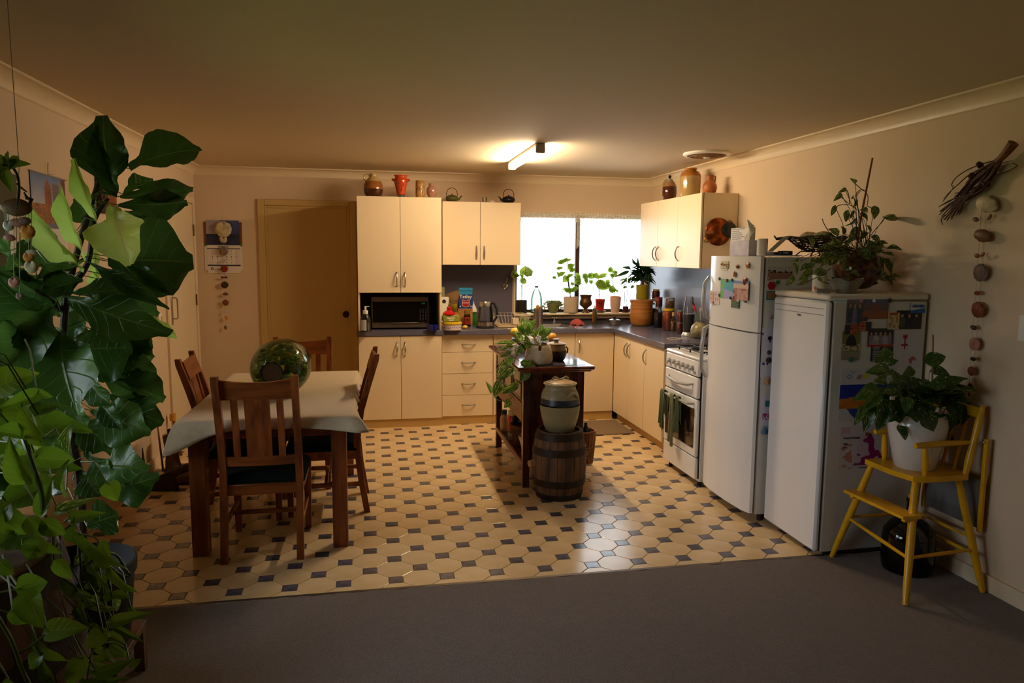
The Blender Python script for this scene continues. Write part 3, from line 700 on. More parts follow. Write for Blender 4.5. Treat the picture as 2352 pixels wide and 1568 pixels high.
GRN = mat('dark_green_seat_fabric', rgb(14, 28, 18), .95, bump=.5, bscale=300, sheen=.05, spec=.1, var=.3, vscale=80)
def chair(loc, rz, label):
    """local: seat faces +y, rear legs at y = 0"""
    t = thing('dining_chair', label, 'chair', loc, rz, 'timber dining chairs around the table', world=False)
    hw = .190
    for s_ in (-1, 1):
        m = MB(); x = s_*hw
        pr_ = [(-.055, 0), (-.020, .22), (0, .44), (-.020, .62), (-.072, .80), (-.120, .955), (-.124, .992)]
        fr = [(-.018, 0), (.017, .22), (.040, .44), (.018, .62), (-.034, .80), (-.086, .955), (-.096, .992)]
        m.prism([(a+.055-.0, b) for a, b in pr_]+[(a+.055, b) for a, b in fr[::-1]], x-.018, x+.018, 'x'); m.build('leg', RW, t, label='back leg continuing up as the backrest post')
    for s_ in (-1, 1):
        m = MB(); x = s_*.195; m.add([(x+a*.021*k-(s_*.0), .475+b*.021*k, z) for z, k in ((0, .75), (.40, 1)) for a, b in ((-1, -1), (1, -1), (1, 1), (-1, 1))], [(3, 2, 1, 0), (4, 5, 6, 7), (0, 1, 5, 4), (1, 2, 6, 5), (2, 3, 7, 6), (3, 0, 4, 7)]); m.build('leg', RW, t)
    m = MB(); m.box(-hw-.01, hw+.01, .462, .486, .345, .402, .003); m.box(-hw, hw, .062, .084, .345, .402, .003)
    for s_ in (-1, 1): m.box(s_*.195-.011, s_*.195+.011, .08, .47, .345, .402, .003)
    m.build('seat_rail', RWX, t)
    m = MB()
    for s_ in (-1, 1): m.box(s_*.193-.009, s_*.193+.009, .05, .46, .170, .198, .003)
    m.box(-.19, .19, .255, .275, .174, .196, .003); m.build('stretcher', RWX, t)
    def cush(u, v):
        a = 2*u-1; b = 2*v-1; e = (1-a**6)*(1-b**6)
        return (a*(.215-.012*v*0), .075+.43*v, .405+.052*max(0, e)**.35)
    m = MB(); m.grid(cush, 22, 20); m.box(-.213, .213, .077, .503, .400, .4065, .002); m.build('seat', GRN, t, label='dark green padded seat', ang=70)
    def yb(z): return .085-.012-.30*max(0, z-.60)+.0
    def rail(z0, z1, ya, yb_, th=.018, lift=.0, bow=.012):
        m = MB(); n = 12; vs = []
        for k in range(n+1):
            x = -hw+.016+(2*hw-.032)*k/n; q = 1-(2*k/n-1)**2
            for (z, yy) in ((z0, ya), (z1+lift*q*-1, yb_)):
                for s_ in (0, 1): vs.append((x, yy-bow*q+s_*th, z))
        fs = []
        for k in range(n):
            a = 4*k; b = a+4; fs += [(a, b, b+2, a+2), (a+1, a+3, b+3, b+1), (a, a+1, b+1, b), (a+2, b+2, b+3, a+3)]
        fs += [(0, 2, 3, 1), (4*n, 4*n+1, 4*n+3, 4*n+2)]
        return m.add(vs, fs)
    rail(.865, .972, -.013, -.047, lift=.014).build('top_rail', RWX, t)
    rail(.505, .555, .055, .046).build('lower_rail', RWX, t)
    for (xa, xb) in ((-.062, .062), (-.128, -.094), (.094, .128)):
        m = MB(); vs = []
        for z, yy in ((.548, .046), (.70, .024), (.80, .001), (.872, -.016)):
            k = 1-(((xa+xb)/2/.17)**2)
            for x in (xa, xb):
                for s_ in (0, 1): vs.append((x, yy-.010*k+s_*.011, z))
        fs = []
        for k in range(3):
            a = 4*k; b = a+4; fs += [(a, b, b+1, a+1), (a+2, a+3, b+3, b+2), (a, a+2, b+2, b), (a+1, b+1, b+3, a+3)]
        fs += [(0, 1, 3, 2), (12, 14, 15, 13)]; m.add(vs, fs); m.build('slat', RW, t)
    return t
c1 = chair((-.575, 3.800, 0), 0, 'timber dining chair nearest the viewer, its back turned, green seat')
for loc, rz, lb in (((-.028, 4.668, 0), radians(91), 'timber dining chair on the right of the table, seen side-on, facing left'),
                    ((-1.045, 4.60, 0), radians(-88), 'timber dining chair on the left side of the table towards the left wall'),
                    ((-.500, 5.46, 0), radians(180), 'timber dining chair at the far end of the table before the tan door')):
    c = copy_tree(c1); c.location = loc; c.rotation_euler.z = rz; c['label'] = lb

# glass bottle lying on the table with plants inside
def simpleglass(name, col, rough=.02, mixt=.5, tint=1.0):
    """thin tinted glass: mostly see-through with fresnel reflection"""
    if name in MATS: return MATS[name]
    m = bpy.data.materials.new(name); m.use_nodes = True; N = m.node_tree.nodes; L = m.node_tree.links
    tp = N.new('ShaderNodeBsdfTransparent'); tp.inputs[0].default_value = col
    gl = N.new('ShaderNodeBsdfGlossy'); gl.inputs['Roughness'].default_value = rough
    fr = N.new('ShaderNodeFresnel'); fr.inputs[0].default_value = 1.5
    ms = N.new('ShaderNodeMixShader'); mth = N.new('ShaderNodeMath'); mth.operation = 'MULTIPLY_ADD'; mth.inputs[1].default_value = .9; mth.inputs[2].default_value = .03
    L.new(fr.outputs[0], mth.inputs[0]); L.new(mth.outputs[0], ms.inputs[0]); L.new(tp.outputs[0], ms.inputs[1]); L.new(gl.outputs[0], ms.inputs[2]); L.new(ms.outputs[0], N['Material Output'].inputs['Surface'])
    MATS[name] = m; return m
GG = simpleglass('pale_green_glass', (.74, .92, .58, 1)); CG = simpleglass('clear_thin_glass', (.93, .96, .95, 1)); SMK = simpleglass('smoky_glass', (.30, .33, .30, 1))
t = thing('glass_terrarium', 'large green glass jar lying on its side on the tablecloth with moss and plants inside', 'terrarium', (-.56, 4.50, .748))
bc = Vector((-.545, 4.46, .748+.170)); ax = Vector((.16, .98, .03)).normalized(); up0 = Vector((0, 0, 1)); sd = ax.cross(up0).normalized(); up1 = sd.cross(ax)
TM = Matrix((sd, up1, ax)).transposed().to_4x4(); TM.translation = bc     # local z runs along the jar's axis
m = MB(); m.T = TM
prof = [(.066, -.150), (.069, -.140), (.066, -.130), (.085, -.122), (.125, -.100), (.153, -.062), (.167, -.010), (.169, .05), (.166, .11), (.155, .165), (.130, .205), (.085, .228), (0, .232)]
m.lathe(prof, n=48); m.build('jar', GG, t, ang=60)
m = MB(); m.T = TM; m.lathe([(0, -.142), (.060, -.142), (.061, -.128), (.0, -.126)], n=32); m.build('cork_lid', mat('dark_cork', rgb(84, 58, 36), .85, var=.4, vscale=120, bump=.4, bscale=200), t)
m = MB(); m.T = TM; m.tube([(.064*cos(a), .064*sin(a), -.148) for a in [2*pi*k/36 for k in range(36)]], .005, 8, closed=True); m.build('rim', simpleglass('dark_green_glass', (.10, .35, .22, 1)), t)
MOSS = mat('moss_mix', rgb(112, 164, 44), .8, col2=rgb(160, 132, 50), var=.5, vscale=16, bump=.6, bscale=50)
m = MB(); rd = random.Random(3)
for k in range(340):
    zz = rd.uniform(-.105, .16); a = rd.uniform(-pi, 0) if k < 90 else rd.uniform(-pi, pi); rr = .148*math.sqrt(max(0, 1-((zz-.04)/.20)**2))*rd.uniform(.55, .95)
    p = TM @ Vector((rr*cos(a), rr*sin(a), zz)); s_ = rd.uniform(.010, .028)
    m.ball(tuple(p), (s_, s_, s_*.6), 7, 4, wob=.3)
m.build('moss', MOSS, t, kind='stuff')

# ---------------- island ----------------
MAH = wood('dark_mahogany', rgb(96, 44, 24), rgb(52, 20, 10), .22, 'z', 6, coat=.4); MAHY = wood('dark_mahogany_top', rgb(102, 46, 24), rgb(58, 24, 12), .18, 'y', 6, coat=.5)
MED = wood('worn_mahogany', rgb(150, 92, 52), rgb(108, 60, 32), .4, 'y', 6)
IX0, IX1, IY0, IY1 = 1.010, 1.440, 4.775, 5.900
t = thing('kitchen_island', 'dark mahogany kitchen island on legs with panelled sides and a low open shelf', 'island', ((IX0+IX1)/2, (IY0+IY1)/2, 0))
m = MB(); m.box(IX0-.055, IX1+.055, IY0-.075, IY1+.045, .826, .852, .008); m.box(IX0-.035, IX1+.035, IY0-.055, IY1+.03, .812, .827, .006); m.build('top', MAHY, t)
MB().box(IX0+.02, IX1+.005, IY0-.01, IY1-.02, .8525, .8545, .001).build('inlaid_panel', mat('blue_grey_laminate_inlay', rgb(84, 80, 96), .12, coat=.3), t, label='blue-grey laminate inlay in the top')
for (x, y) in ((IX0+.024, IY0+.024), (IX1-.024, IY0+.024), (IX0+.024, IY1-.024), (IX1-.024, IY1-.024)): MB().box(x-.024, x+.024, y-.024, y+.024, 0, .812, .003).build('leg', MAH, t)
MB().box(IX0+.048, IX1-.048, IY0+.012, IY0+.026, .150, .812).build('end_panel', MAH, t)
MB().box(IX0+.048, IX1-.048, IY1-.026, IY1-.012, .46, .812).build('end_panel', MAH, t)
for x in (IX0+.006, IX1-.018):
    b = MB().box(x, x+.012, IY0+.048, IY1-.048, .46, .812).build('side_panel', MAH, t)
for k in range(3):
    ya = IY0+.055+k*.345
    b = MB().box(IX0+.000, IX0+.010, ya, ya+.335, .60, .80, .003).build('drawer', MAH, t)
    m = MB(); xx = IX0-.004
    m.box(xx, xx+.008, ya+.015, ya+.32, .785, .795, .002); m.box(xx, xx+.008, ya+.015, ya+.32, .605, .615, .002); m.box(xx, xx+.008, ya+.015, ya+.027, .605, .795, .002); m.box(xx, xx+.008, ya+.308, ya+.32, .605, .795, .002); m.build('moulding', MAH, b)
    m = MB(); m.tube([(IX0-.004, ya+.13, .715), (IX0-.022, ya+.135, .700), (IX0-.024, ya+.17, .690), (IX0-.022, ya+.205, .700), (IX0-.004, ya+.21, .715)], .0045, 6); m.build('drop_handle', DKB, b)
m = MB(); m.box(IX0-.002, IX0+.012, IY0+.046, IY1-.046, .455, .59, .003); m.build('lower_rail', MED, t)
m = MB(); m.box(IX0-.0, IX0+.018, IY0+.046, IY1-.046, .135, .175, .003); m.box(IX1-.018, IX1, IY0+.046, IY1-.046, .135, .175, .003); m.build('shelf_rail', MED, t)
MB().box(IX0+.018, IX1-.018, IY0+.026, IY1-.026, .150, .164, .002).build('shelf', MAHY, t)

# stave barrels
STV = wood('weathered_oak', rgb(118, 84, 56), rgb(74, 50, 32), .7, 'z', 7); HOOP = mat('dark_iron_hoop', rgb(58, 46, 36), .55, .5, var=.4, vscale=30, bump=.2)
def barrel(label, c, h, r_end, r_mid, nst, hoops, bung=None, name='wooden_barrel'):
    t = thing(name, label, 'barrel', c)
    def R(z): return r_end+(r_mid-r_end)*(1-(2*z/h-1)**2)
    for k in range(nst):
        a0, a1 = 2*pi*k/nst+.012*.5/r_mid*.25, 2*pi*(k+1)/nst-.012*.5/r_mid*.25
        m = MB(); vs = []
        for i in range(7):
            z = h*i/6; r = R(z)
            for rr in (r, r-.018):
                for q in (0, .5, 1): a = a0+(a1-a0)*q; vs.append((c[0]+rr*cos(a), c[1]+rr*sin(a), c[2]+z))
        fs = []
        for i in range(6):
            A, B = i*6, i*6+6
            fs += [(A, A+1, B+1, B), (A+1, A+2, B+2, B+1), (A+4, A+3, B+3, B+4), (A+5, A+4, B+4, B+5), (A+3, A, B, B+3), (A+2, A+5, B+5, B+2)]
        fs += [(0, 3, 4, 1), (1, 4, 5, 2), (36, 37, 40, 39), (37, 38, 41, 40)]
        m.add(vs, fs).build('stave', STV, t)
    for z0, z1 in hoops:
        m = MB(); m.lathe([(R(h*z0)+.0005, h*z0), (R(h*z0)+.004, h*z0), (R(h*z1)+.004, h*z1), (R(h*z1)+.0005, h*z1)], c, 40); m.build('hoop', HOOP, t)
    for z in (.04*h, .955*h):
        m = MB(); m.lathe([(0, z-.012), (R(z)-.018, z-.012), (R(z)-.018, z), (0, z)], c, 32); m.build('barrel_head', STV, t)
    if bung: m = MB(); m.tube([bung[0], bung[1]], [.026, .022], 14); m.build('bung', mat('pale_cork', rgb(176, 140, 92), .8, bump=.3), t)
    return t
bcx, bcy = 1.222, 4.600
barrel('small oak barrel with iron hoops standing at the end of the island', (bcx, bcy, 0), .452, .150, .182, 20, ((.0, .085), (.20, .30), (.66, .765), (.885, .985)), ((bcx-.17, bcy-.03, .235), (bcx-.215, bcy-.045, .235)))
# crock on the small barrel
STW = mat('speckled_grey_stoneware', rgb(164, 152, 116), .4, var=.25, vscale=40, bump=.08, bscale=60); BLU = mat('slate_glaze_band', rgb(52, 56, 66), .35, var=.5, vscale=60, bump=.1)
STG = mat('green_grey_stoneware', rgb(150, 142, 104), .38, var=.2, vscale=25, stretch=(.3, .3, 5), bump=.06)
def crock(name, label, cat, c, prof, cut, mats, n=36):
    """a turned vessel with glaze bands: cut = heights where the material changes"""
    t = thing(name, label, cat, c)
    m = MB(); cuts = [-1]+list(cut)+[9]
    for i in range(len(cuts)-1):
        seg = [p for p in prof if cuts[i] <= p[1] <= cuts[i+1]]
        m.m = i; m.lathe(seg, c, n)
    return t, m.build('body', mats, t, ang=50)
zc = .4545
c = (1.222, 4.600, zc-.012)
prof = [(0, 0), (.088, 0), (.096, .006), (.108, .04), (.122, .09), (.131, .14), (.133, .175), (.133, .185), (.130, .20), (.128, .222), (.120, .250), (.108, .275), (.100, .292), (.102, .305), (.111, .314), (.112, .320), (.106, .322), (.098, .318), (.095, .29), (.118, .2), (.1, .03), (0, .02)]
t, b = crock('stoneware_crock', 'large lidded stoneware crock with a dark blue band on top of the small barrel', 'crock', c, prof[:18], (.178, .222), [STG, BLU, STW])
m = MB(); m.lathe([(.100, .317), (.098, .325), (.06, .338), (.0, .342)], c, 32); m.build('lid', mat('buff_glaze', rgb(196, 170, 130), .28, var=.2, vscale=20), t)
m = MB(); x, y, z = c; P0 = [(-.060, .330), (-.052, .352), (-.038, .362), (-.018, .350), (0, .345), (.018, .350), (.038, .362), (.052, .352), (.060, .330)]
m.tube([(x+a, y-.005, z+b_) for a, b_ in P0], .0055, 8); m.build('lid_handle', STW, t)
m = MB(); m.tube([(x+.02, y-.116, z+.235), (x+.035, y-.135, z+.265), (x+.055, y-.128, z+.272), (x+.080, y-.108, z+.262), (x+.098, y-.085, z+.232)], [.009, .008, .007, .008, .009], 8); m.build('ear', STW, t)
m = MB(); m.tube([(x-.02, y+.116, z+.235), (x-.035, y+.135, z+.265), (x-.055, y+.128, z+.272), (x-.080, y+.108, z+.262), (x-.098, y+.085, z+.232)], [.009, .008, .007, .008, .009], 8); m.build('ear', STW, t)

# island top: planter, casserole jar, bowl with fruit, bag
IT = .8550
PLC = mat('buff_textured_clay', rgb(226, 206, 172), .8, var=.25, vscale=22, bump=.35, bscale=70)
pp = at(1241, 840, z=IT); pp = Vector((1.134, 4.86, IT))
t = thing('ceramic_planter', 'round buff clay planter with a leather strap on the near end of the island top', 'planter', tuple(pp))
m = MB(); m.lathe([(0, 0), (.078, 0), (.092, .008), (.098, .03), (.096, .06), (.088, .10), (.078, .128), (.072, .132), (.068, .128), (.074, .10), (.078, .02)], tuple(pp), 36); m.build('bowl', PLC, t, ang=55)
m = MB(); m.lathe([(0, .112), (.072, .110)], tuple(pp), 20); m.build('soil', mat('dark_soil', rgb(48, 34, 24), .95, bump=.8, bscale=90), t)
m = MB(); q = (pp.x-.012, pp.y-.083, pp.z+.098); m.box(q[0]-.010, q[0]+.010, q[1]-.004, q[1]+.0, q[2], q[2]+.036, .002); m.tube([(q[0], q[1]+.0, q[2]+.034), (q[0]+.02, q[1]+.03, q[2]+.052), (q[0]+.055, q[1]+.04, q[2]+.042)], .006, 6); m.build('leather_strap', mat('brown_leather', rgb(96, 46, 24), .5), t)
PLANTER_POS = pp.copy()
pj = Vector((1.292, 4.99, IT))
prof = [(0, 0), (.052, 0), (.062, .012), (.070, .035), (.074, .052), (.073, .068), (.071, .072), (.066, .086), (.062, .10), (.064, .112), (.068, .114), (.064, .118)]
t, b = crock('casserole_jar', 'lidded stoneware jar, dark below and buff above, beside the clay planter', 'jar', tuple(pj), prof, (.0685,), [mat('black_brown_glaze', rgb(46, 38, 30), .3, var=.3, vscale=30), mat('buff_stoneware', rgb(146, 122, 88), .4, var=.25, vscale=30, bump=.1)])
m = MB(); m.lathe([(.068, .118), (.070, .122), (.045, .130), (.020, .131), (.015, .133), (.015, .146), (.026, .149), (.026, .154), (0, .156)], tuple(pj), 28); m.build('lid', mat('buff_stoneware'), t)
m = MB(); m.tube([(pj.x+.066, pj.y-.01, IT+.10), (pj.x+.082, pj.y-.012, IT+.085), (pj.x+.080, pj.y-.012, IT+.060), (pj.x+.072, pj.y-.01, IT+.052)], .006, 8); m.build('ear', mat('buff_stoneware'), t)
# fruit bowl with plastic bag
fb = Vector((1.26, 5.715, IT))
t = thing('fruit_bowl', 'wide dark bowl of fruit at the far end of the island top, behind the planter', 'bowl', tuple(fb))
m = MB(); m.lathe([(0, 0), (.06, 0), (.065, .008), (.10, .03), (.145, .062), (.155, .078), (.150, .079), (.138, .066), (.09, .034), (0, .012)], tuple(fb), 40); m.build('bowl', mat('dark_brown_glaze', rgb(58, 40, 26), .25), t)
ORG = mat('orange_peel', rgb(222, 120, 24), .45, bump=.15, bscale=260); LEM = mat('lemon_peel', rgb(228, 186, 60), .42, bump=.15, bscale=220); MNG = mat('amber_melon_skin', rgb(206, 146, 40), .4, var=.2, vscale=8)
for (px, py, r, mm, nm, lb) in ((1268, 775, .040, MNG, 'melon', 'round amber melon at the right of the fruit bowl'), (1183, 763, .040, LEM, 'mango', 'pale yellow mango at the left of the fruit bowl'), (1219, 756, .026, ORG, 'orange', 'orange showing between the pothos leaves above the bowl'), (1200, 772, .028, ORG, 'orange', 'red-orange fruit beside the clear plastic bag')):
    p = at(px, py, z=IT+.088); p.y = min(max(p.y, 5.62), 5.76); p = at(px, py+(8 if r < .03 else 0), y=p.y)
    m = MB(); m.ball(tuple(p), (r, r, r*.97), 18, 12); b = m.build(nm, mm, None, lb, 'fruit', 'fruit in the island bowl')
for (dx, dy, dz_, lb) in ((-.035, .0, .048, 'orange low in the middle of the fruit bowl, under the others'), (.04, .03, .050, 'orange low at the back right of the fruit bowl')):
    m = MB(); m.ball((fb.x+dx, fb.y+dy, fb.z+dz_), (.036, .036, .035), 16, 10); m.build('orange', ORG, None, lb, 'fruit', 'fruit in the island bowl')
m = MB(); rd = random.Random(5); cb = at(1228, 787, y=5.43)
def bag(u, v):
    a = 2*pi*u; t_ = pi*(v*.96+.02); n_ = 1+.12*sin(5*a+3*t_)+.08*sin(9*a-4*t_)+.06*sin(13*a+11*t_)
    return (cb.x+.105*n_*sin(t_)*cos(a), cb.y+.06*n_*sin(t_)*sin(a), IT+.052+.048-.060*cos(t_)*n_*.8)
m.grid(bag, 40, 20)
def bagmat():
    m = bpy.data.materials.new('crinkled_clear_plastic'); m.use_nodes = True; N = m.node_tree.nodes; L = m.node_tree.links
    tp = N.new('ShaderNodeBsdfTransparent'); p = N['Principled BSDF']; p.inputs['Base Color'].default_value = (.85, .88, .9, 1); p.inputs['Roughness'].default_value = .12
    ms = N.new('ShaderNodeMixShader'); ms.inputs[0].default_value = .5; L.new(tp.outputs[0], ms.inputs[1]); L.new(p.outputs[0], ms.inputs[2]); L.new(ms.outputs[0], N['Material Output'].inputs['Surface']); return m
m.build('plastic_bag', bagmat(), None, 'crumpled clear plastic bag standing on the island between planter and fruit', 'bag', ang=20)
# wine glass / tray
# island shelf contents
WIC = wood('wicker_brown', rgb(124, 74, 40), rgb(70, 38, 20), .7, 'z', 20)
def basket(name, label, c, r0, r1, h, mtl, handle=0, oval=1.0, n=26, group=None):
    t = thing(name, label, 'basket', tuple(c), group=group)
    m = MB()
    for k in range(n):
        a = 2*pi*k/n; m.tube([(c[0]+r0*cos(a), c[1]+r0*oval*sin(a), c[2]), (c[0]+(r0+r1)/2*1.04*cos(a), c[1]+(r0+r1)/2*1.04*oval*sin(a), c[2]+h*.5), (c[0]+r1*cos(a), c[1]+r1*oval*sin(a), c[2]+h)], .0045, 5)
    m.build('stakes', mtl, t, kind='stuff')
    m = MB(); rows = int(h/.011)
    for i in range(rows):
        z = h*(i+.5)/rows; r = r0+(r1-r0)*((i+.5)/rows)
        m.tube([(c[0]+(r+(.005 if k % 2 == i % 2 else -.003))*cos(2*pi*k/(n)), c[1]+(r+(.005 if k % 2 == i % 2 else -.003))*oval*sin(2*pi*k/n), c[2]+z) for k in range(n)], .0048, 5, closed=True)
    m.lathe([(0, .002), (r0, .002), (r0, .008), (0, .008)], c, 20)
    m.build('weave', mtl, t, kind='stuff')
    m = MB(); m.tube([(c[0]+r1*cos(2*pi*k/32), c[1]+r1*oval*sin(2*pi*k/32), c[2]+h+.004) for k in range(32)], .009, 7, closed=True); m.build('rim', mtl, t)
    if handle:
        m = MB(); m.tube([(c[0]+.0, c[1]-r1*oval*cos(pi*k/12), c[2]+h+handle*sin(pi*k/12)) for k in range(13)], .006, 6); m.build('handle', mtl, t)
    return t
basket('wicker_basket', 'brown wicker basket with a tall hoop handle on the island shelf', (1.165, 5.30, .165), .10, .140, .15, WIC, .13)
m = MB(); rd = random.Random(2)
for k in range(6): m.ball((1.13+rd.uniform(-.06, .06), 5.30+rd.uniform(-.07, .07), .335+rd.uniform(-.01, .02)), (.045, .04, .035), 10, 6, wob=.1)
m.build('dark_vegetables', mat('aubergine_skin', rgb(48, 22, 38), .25), None, 'dark purple vegetables heaped in the wicker basket', 'vegetables', kind='stuff')
t, b = crock('white_pot', 'cream ceramic pot on the island shelf beside the near leg', 'pot', (1.10, 4.985, .165), [(0, 0), (.045, 0), (.050, .03), (.062, .09), (.078, .14), (.080, .15), (.074, .15), (.05, .03)], (), [mat('cream_glaze', rgb(200, 176, 140), .3)])
t = thing('food_can', 'red and white printed tin can on the island shelf behind the basket', 'can', (1.115, 5.60, .165))
m = MB(); m.lathe([(0, 0), (.052, 0), (.052, .20), (0, .20)], (1.115, 5.60, .165), 24); m.build('can', mat('white_tin', rgb(210, 198, 180), .35, .1), t)
m = MB(); m.lathe([(.0525, .045), (.0525, .165)], (1.115, 5.60, .165), 24); m.build('label_band', mat('red_print', rgb(176, 30, 24), .4), t)
m = MB(); m.lathe([(.0526, .028), (.0526, .044)], (1.115, 5.60, .165), 24); m.build('green_band', mat('green_print', rgb(60, 90, 44), .4), t)
t = thing('plastic_bottle', 'white bottle with a dark green cap on the island shelf by the far leg', 'bottle', (1.06, 5.76, .165))
m = MB(); m.lathe([(0, 0), (.034, 0), (.036, .01), (.036, .10), (.026, .13), (.015, .14)], (1.06, 5.76, .165), 20); m.build('body', mat('cream_glaze'), t)
m = MB(); m.lathe([(.024, .140), (.024, .175), (0, .177)], (1.06, 5.76, .165), 20); m.build('cap', mat('dark_green_plastic', rgb(24, 52, 40), .4), t)
# basket hung on the right side of the island
TAN = wood('tan_wicker', rgb(176, 120, 68), rgb(126, 80, 42), .7, 'z', 20)
basket('wicker_basket', 'tan wicker basket hanging low on the right side of the island by the barrel', (1.530, 5.04, .08), .060, .080, .235, TAN, 0, n=18)
m = MB(); m.lathe([(0, 0), (.03, 0), (.032, .12), (.012, .16), (.012, .18)], (1.535, 5.03, .20), 16); m.build('bottle', mat('dark_green_plastic'), None, 'dark green bottle standing in the tan wicker basket', 'bottle')
# rug
RUG = mat('taupe_mat', rgb(150, 126, 98), .95, var=.3, vscale=150, bump=.8, bscale=300)
MB().box(1.40, 2.330, 6.115, 6.66, .0005, .010, .003).build('kitchen_mat', RUG, None, 'taupe woven mat on the tiles in front of the corner cabinets', 'mat')

# ---------------- high chair ----------------
YEL = mat('yellow_gloss_paint', rgb(232, 172, 18), .28, var=.18, vscale=12, bump=.04, bscale=40)
t = thing('high_chair', 'yellow painted wooden high chair on the carpet holding the white plant pot', 'high chair', (2.64, 3.06, 0))
SZ = .555
feet = [(2.402, 2.785), (2.404, 3.338), (2.868, 2.838), (2.868, 3.335)]
tops = [(2.545, 2.945), (2.505, 3.205), (2.785, 2.950), (2.790, 3.205)]
for (fx, fy), (tx, ty) in zip(feet, tops):
    f_ = Vector((fx, fy, .006)); tt = Vector((tx, ty, SZ-.012))
    m = MB(); m.tube([f_+(tt-f_)*k for k in (0, .12, .45, .8, 1)], [.012, .016, .019, .018, .015], 12); m.build('leg', YEL, t)
def legp(i, z):
    f_ = Vector((feet[i][0], feet[i][1], 0)); tt = Vector((tops[i][0], tops[i][1], SZ)); return f_+(tt-f_)*(z/SZ)
for (i, j, z, r) in ((0, 1, .20, .009), (0, 2, .205, .009), (1, 3, .245, .009), (2, 3, .18, .009), (2, 3, .26, .008)):
    m = MB(); a, b = legp(i, z), legp(j, z+(.04 if (i, j) == (0, 1) else 0)); m.tube([a, (a+b)/2, b], [r*.8, r*1.1, r*.8], 8); m.build('stretcher', YEL, t)
m = MB(); m.prism([(2.488, 3.235), (2.488, 3.05), (2.515, 2.925), (2.560, 2.900), (2.800, 2.905), (2.822, 2.93), (2.822, 3.22), (2.80, 3.24)], SZ-.012, SZ+.014, 'z'); m.build('seat', YEL, t)
m = MB(); a, b = legp(0, .375), legp(1, .40); fr_ = [(a.x-.075, a.y-.03), (a.x+.015, a.y-.035), (b.x+.015, b.y+.03), (b.x-.075, b.y+.03)]
m.prism(fr_, .385, .400, 'z'); m.build('footrest', YEL, t)
for q in (a, b): m = MB(); m.box(q.x-.05, q.x+.02, q.y-.012, q.y+.012, .362, .386, .002); m.build('footrest_bracket', YEL, t)
# arms
for yy in (2.935, 3.215):
    m = MB(); m.tube([(2.52, yy, SZ+.16), (2.56, yy, SZ+.162), (2.70, yy, SZ+.165), (2.83, yy, SZ+.165)], [.013, .016, .014, .010], 10); m.build('arm', YEL, t)
    m = MB(); m.tube([(2.585, yy, SZ+.01), (2.583, yy, SZ+.06), (2.578, yy, SZ+.12), (2.575, yy, SZ+.155)], [.010, .017, .014, .009], 10); m.build('arm_spindle', YEL, t)
for yy in (2.925, 3.225):
    m = MB(); m.tube([(2.800, yy, SZ+.01), (2.815, yy, SZ+.08), (2.832, yy, SZ+.17), (2.852, yy, SZ+.27), (2.866, yy, SZ+.345)], [.013, .019, .015, .018, .011], 12); m.build('back_post', YEL, t)
for yy in (3.00, 3.075, 3.15):
    m = MB(); m.tube([(2.802, yy, SZ+.01), (2.835, yy, SZ+.17), (2.858, yy, SZ+.30)], [.007, .009, .007], 8); m.build('back_spindle', YEL, t)
m = MB(); m.box(2.850, 2.868, 2.925, 3.225, SZ+.285, SZ+.335, .004); m.build('back_rail', YEL, t)
for yy in (2.890, 3.255):
    m = MB(); m.box(2.862, 2.882, yy-.011, yy+.011, .285, .745, .004); m.build('tray_arm', YEL, t)
    m = MB(); m.ball((2.858, yy, .730), .007, 8, 6); m.build('bolt', STEEL, t)
MB().box(2.868, 2.878, 2.90, 3.245, .30, .54, .004).build('folded_tray', mat('grey_tray', rgb(104, 102, 100), .5), t, label='grey folded tray panel')
# demijohn behind
t = thing('demijohn', 'dark glass demijohn on the carpet under the yellow high chair', 'demijohn', (2.69, 3.12, .004))
cc = (2.69, 3.13, .006)
m = MB(); m.lathe([(0, 0), (.10, 0), (.118, .012), (.124, .05), (.125, .17), (.118, .21), (.085, .255), (.04, .285), (.022, .31), (.019, .36), (.024, .362), (.024, .378), (.018, .38)], cc, 36); m.build('bottle', SMK, t, ang=60)
m = MB(); m.lathe([(0, .006), (.117, .006), (.121, .03), (.121, .15), (0, .15)], cc, 32); m.build('liquid', mat('dark_brown_liquid', rgb(14, 9, 6), .1), t)
m = MB(); m.lathe([(0, .375), (.016, .372), (.018, .40), (.010, .402), (.008, .43), (0, .432)], cc, 14); m.build('stopper', mat('pale_cork'), t)

# ---------------- boots and clutter by the door ----------------
def boot(label, c, rz, s=1, mtl=None, tall=.27, lean=0):
    t = thing('rubber_boot', label, 'boot', c, rz, 'boots by the left wall', world=False)
    m = MB(); n = 20
    rings = [(-.0, .02, .055, .125, .0), (0, .06, .052, .120, .0), (-.028, .10, .046, .085, 0), (-.045, .15, .046, .060, 0), (-.045, .20, .052, .060, 0), (-.045, tall, .060, .066, 0)]
    vs = []
    for (cy_, z, rx, ry, _) in rings:
        for k in range(n): a = 2*pi*k/n; vs.append((rx*cos(a)*(1-.15*(sin(a) > .5)*(z < .08)), cy_+ry*sin(a)+lean*z, z))
    for k in range(n): a = 2*pi*k/n; vs.append((.85*rings[-1][2]*cos(a), rings[-1][0]+.85*rings[-1][3]*sin(a)+lean*tall, tall-.01))
    fs = []
    for i in range(len(rings)): fs += [(i*n+k, i*n+(k+1) % n, (i+1)*n+(k+1) % n, (i+1)*n+k) for k in range(n)]
    m.add(vs, fs); m.build('shaft', mtl, t, ang=60)
    m = MB(); m.lathe([(0, 0), (.060, 0), (.060, .020), (.056, .024)], (0, 0, 0), 20, oval=2.2); m.build('sole', mat('black_rubber', rgb(24, 20, 18), .7), t)
    m = MB(); m.box(-.018, .018, -.112+lean*tall, -.104+lean*tall, tall-.03, tall+.035, .002); m.build('pull_tab', mat('black_rubber'), t)
    return t
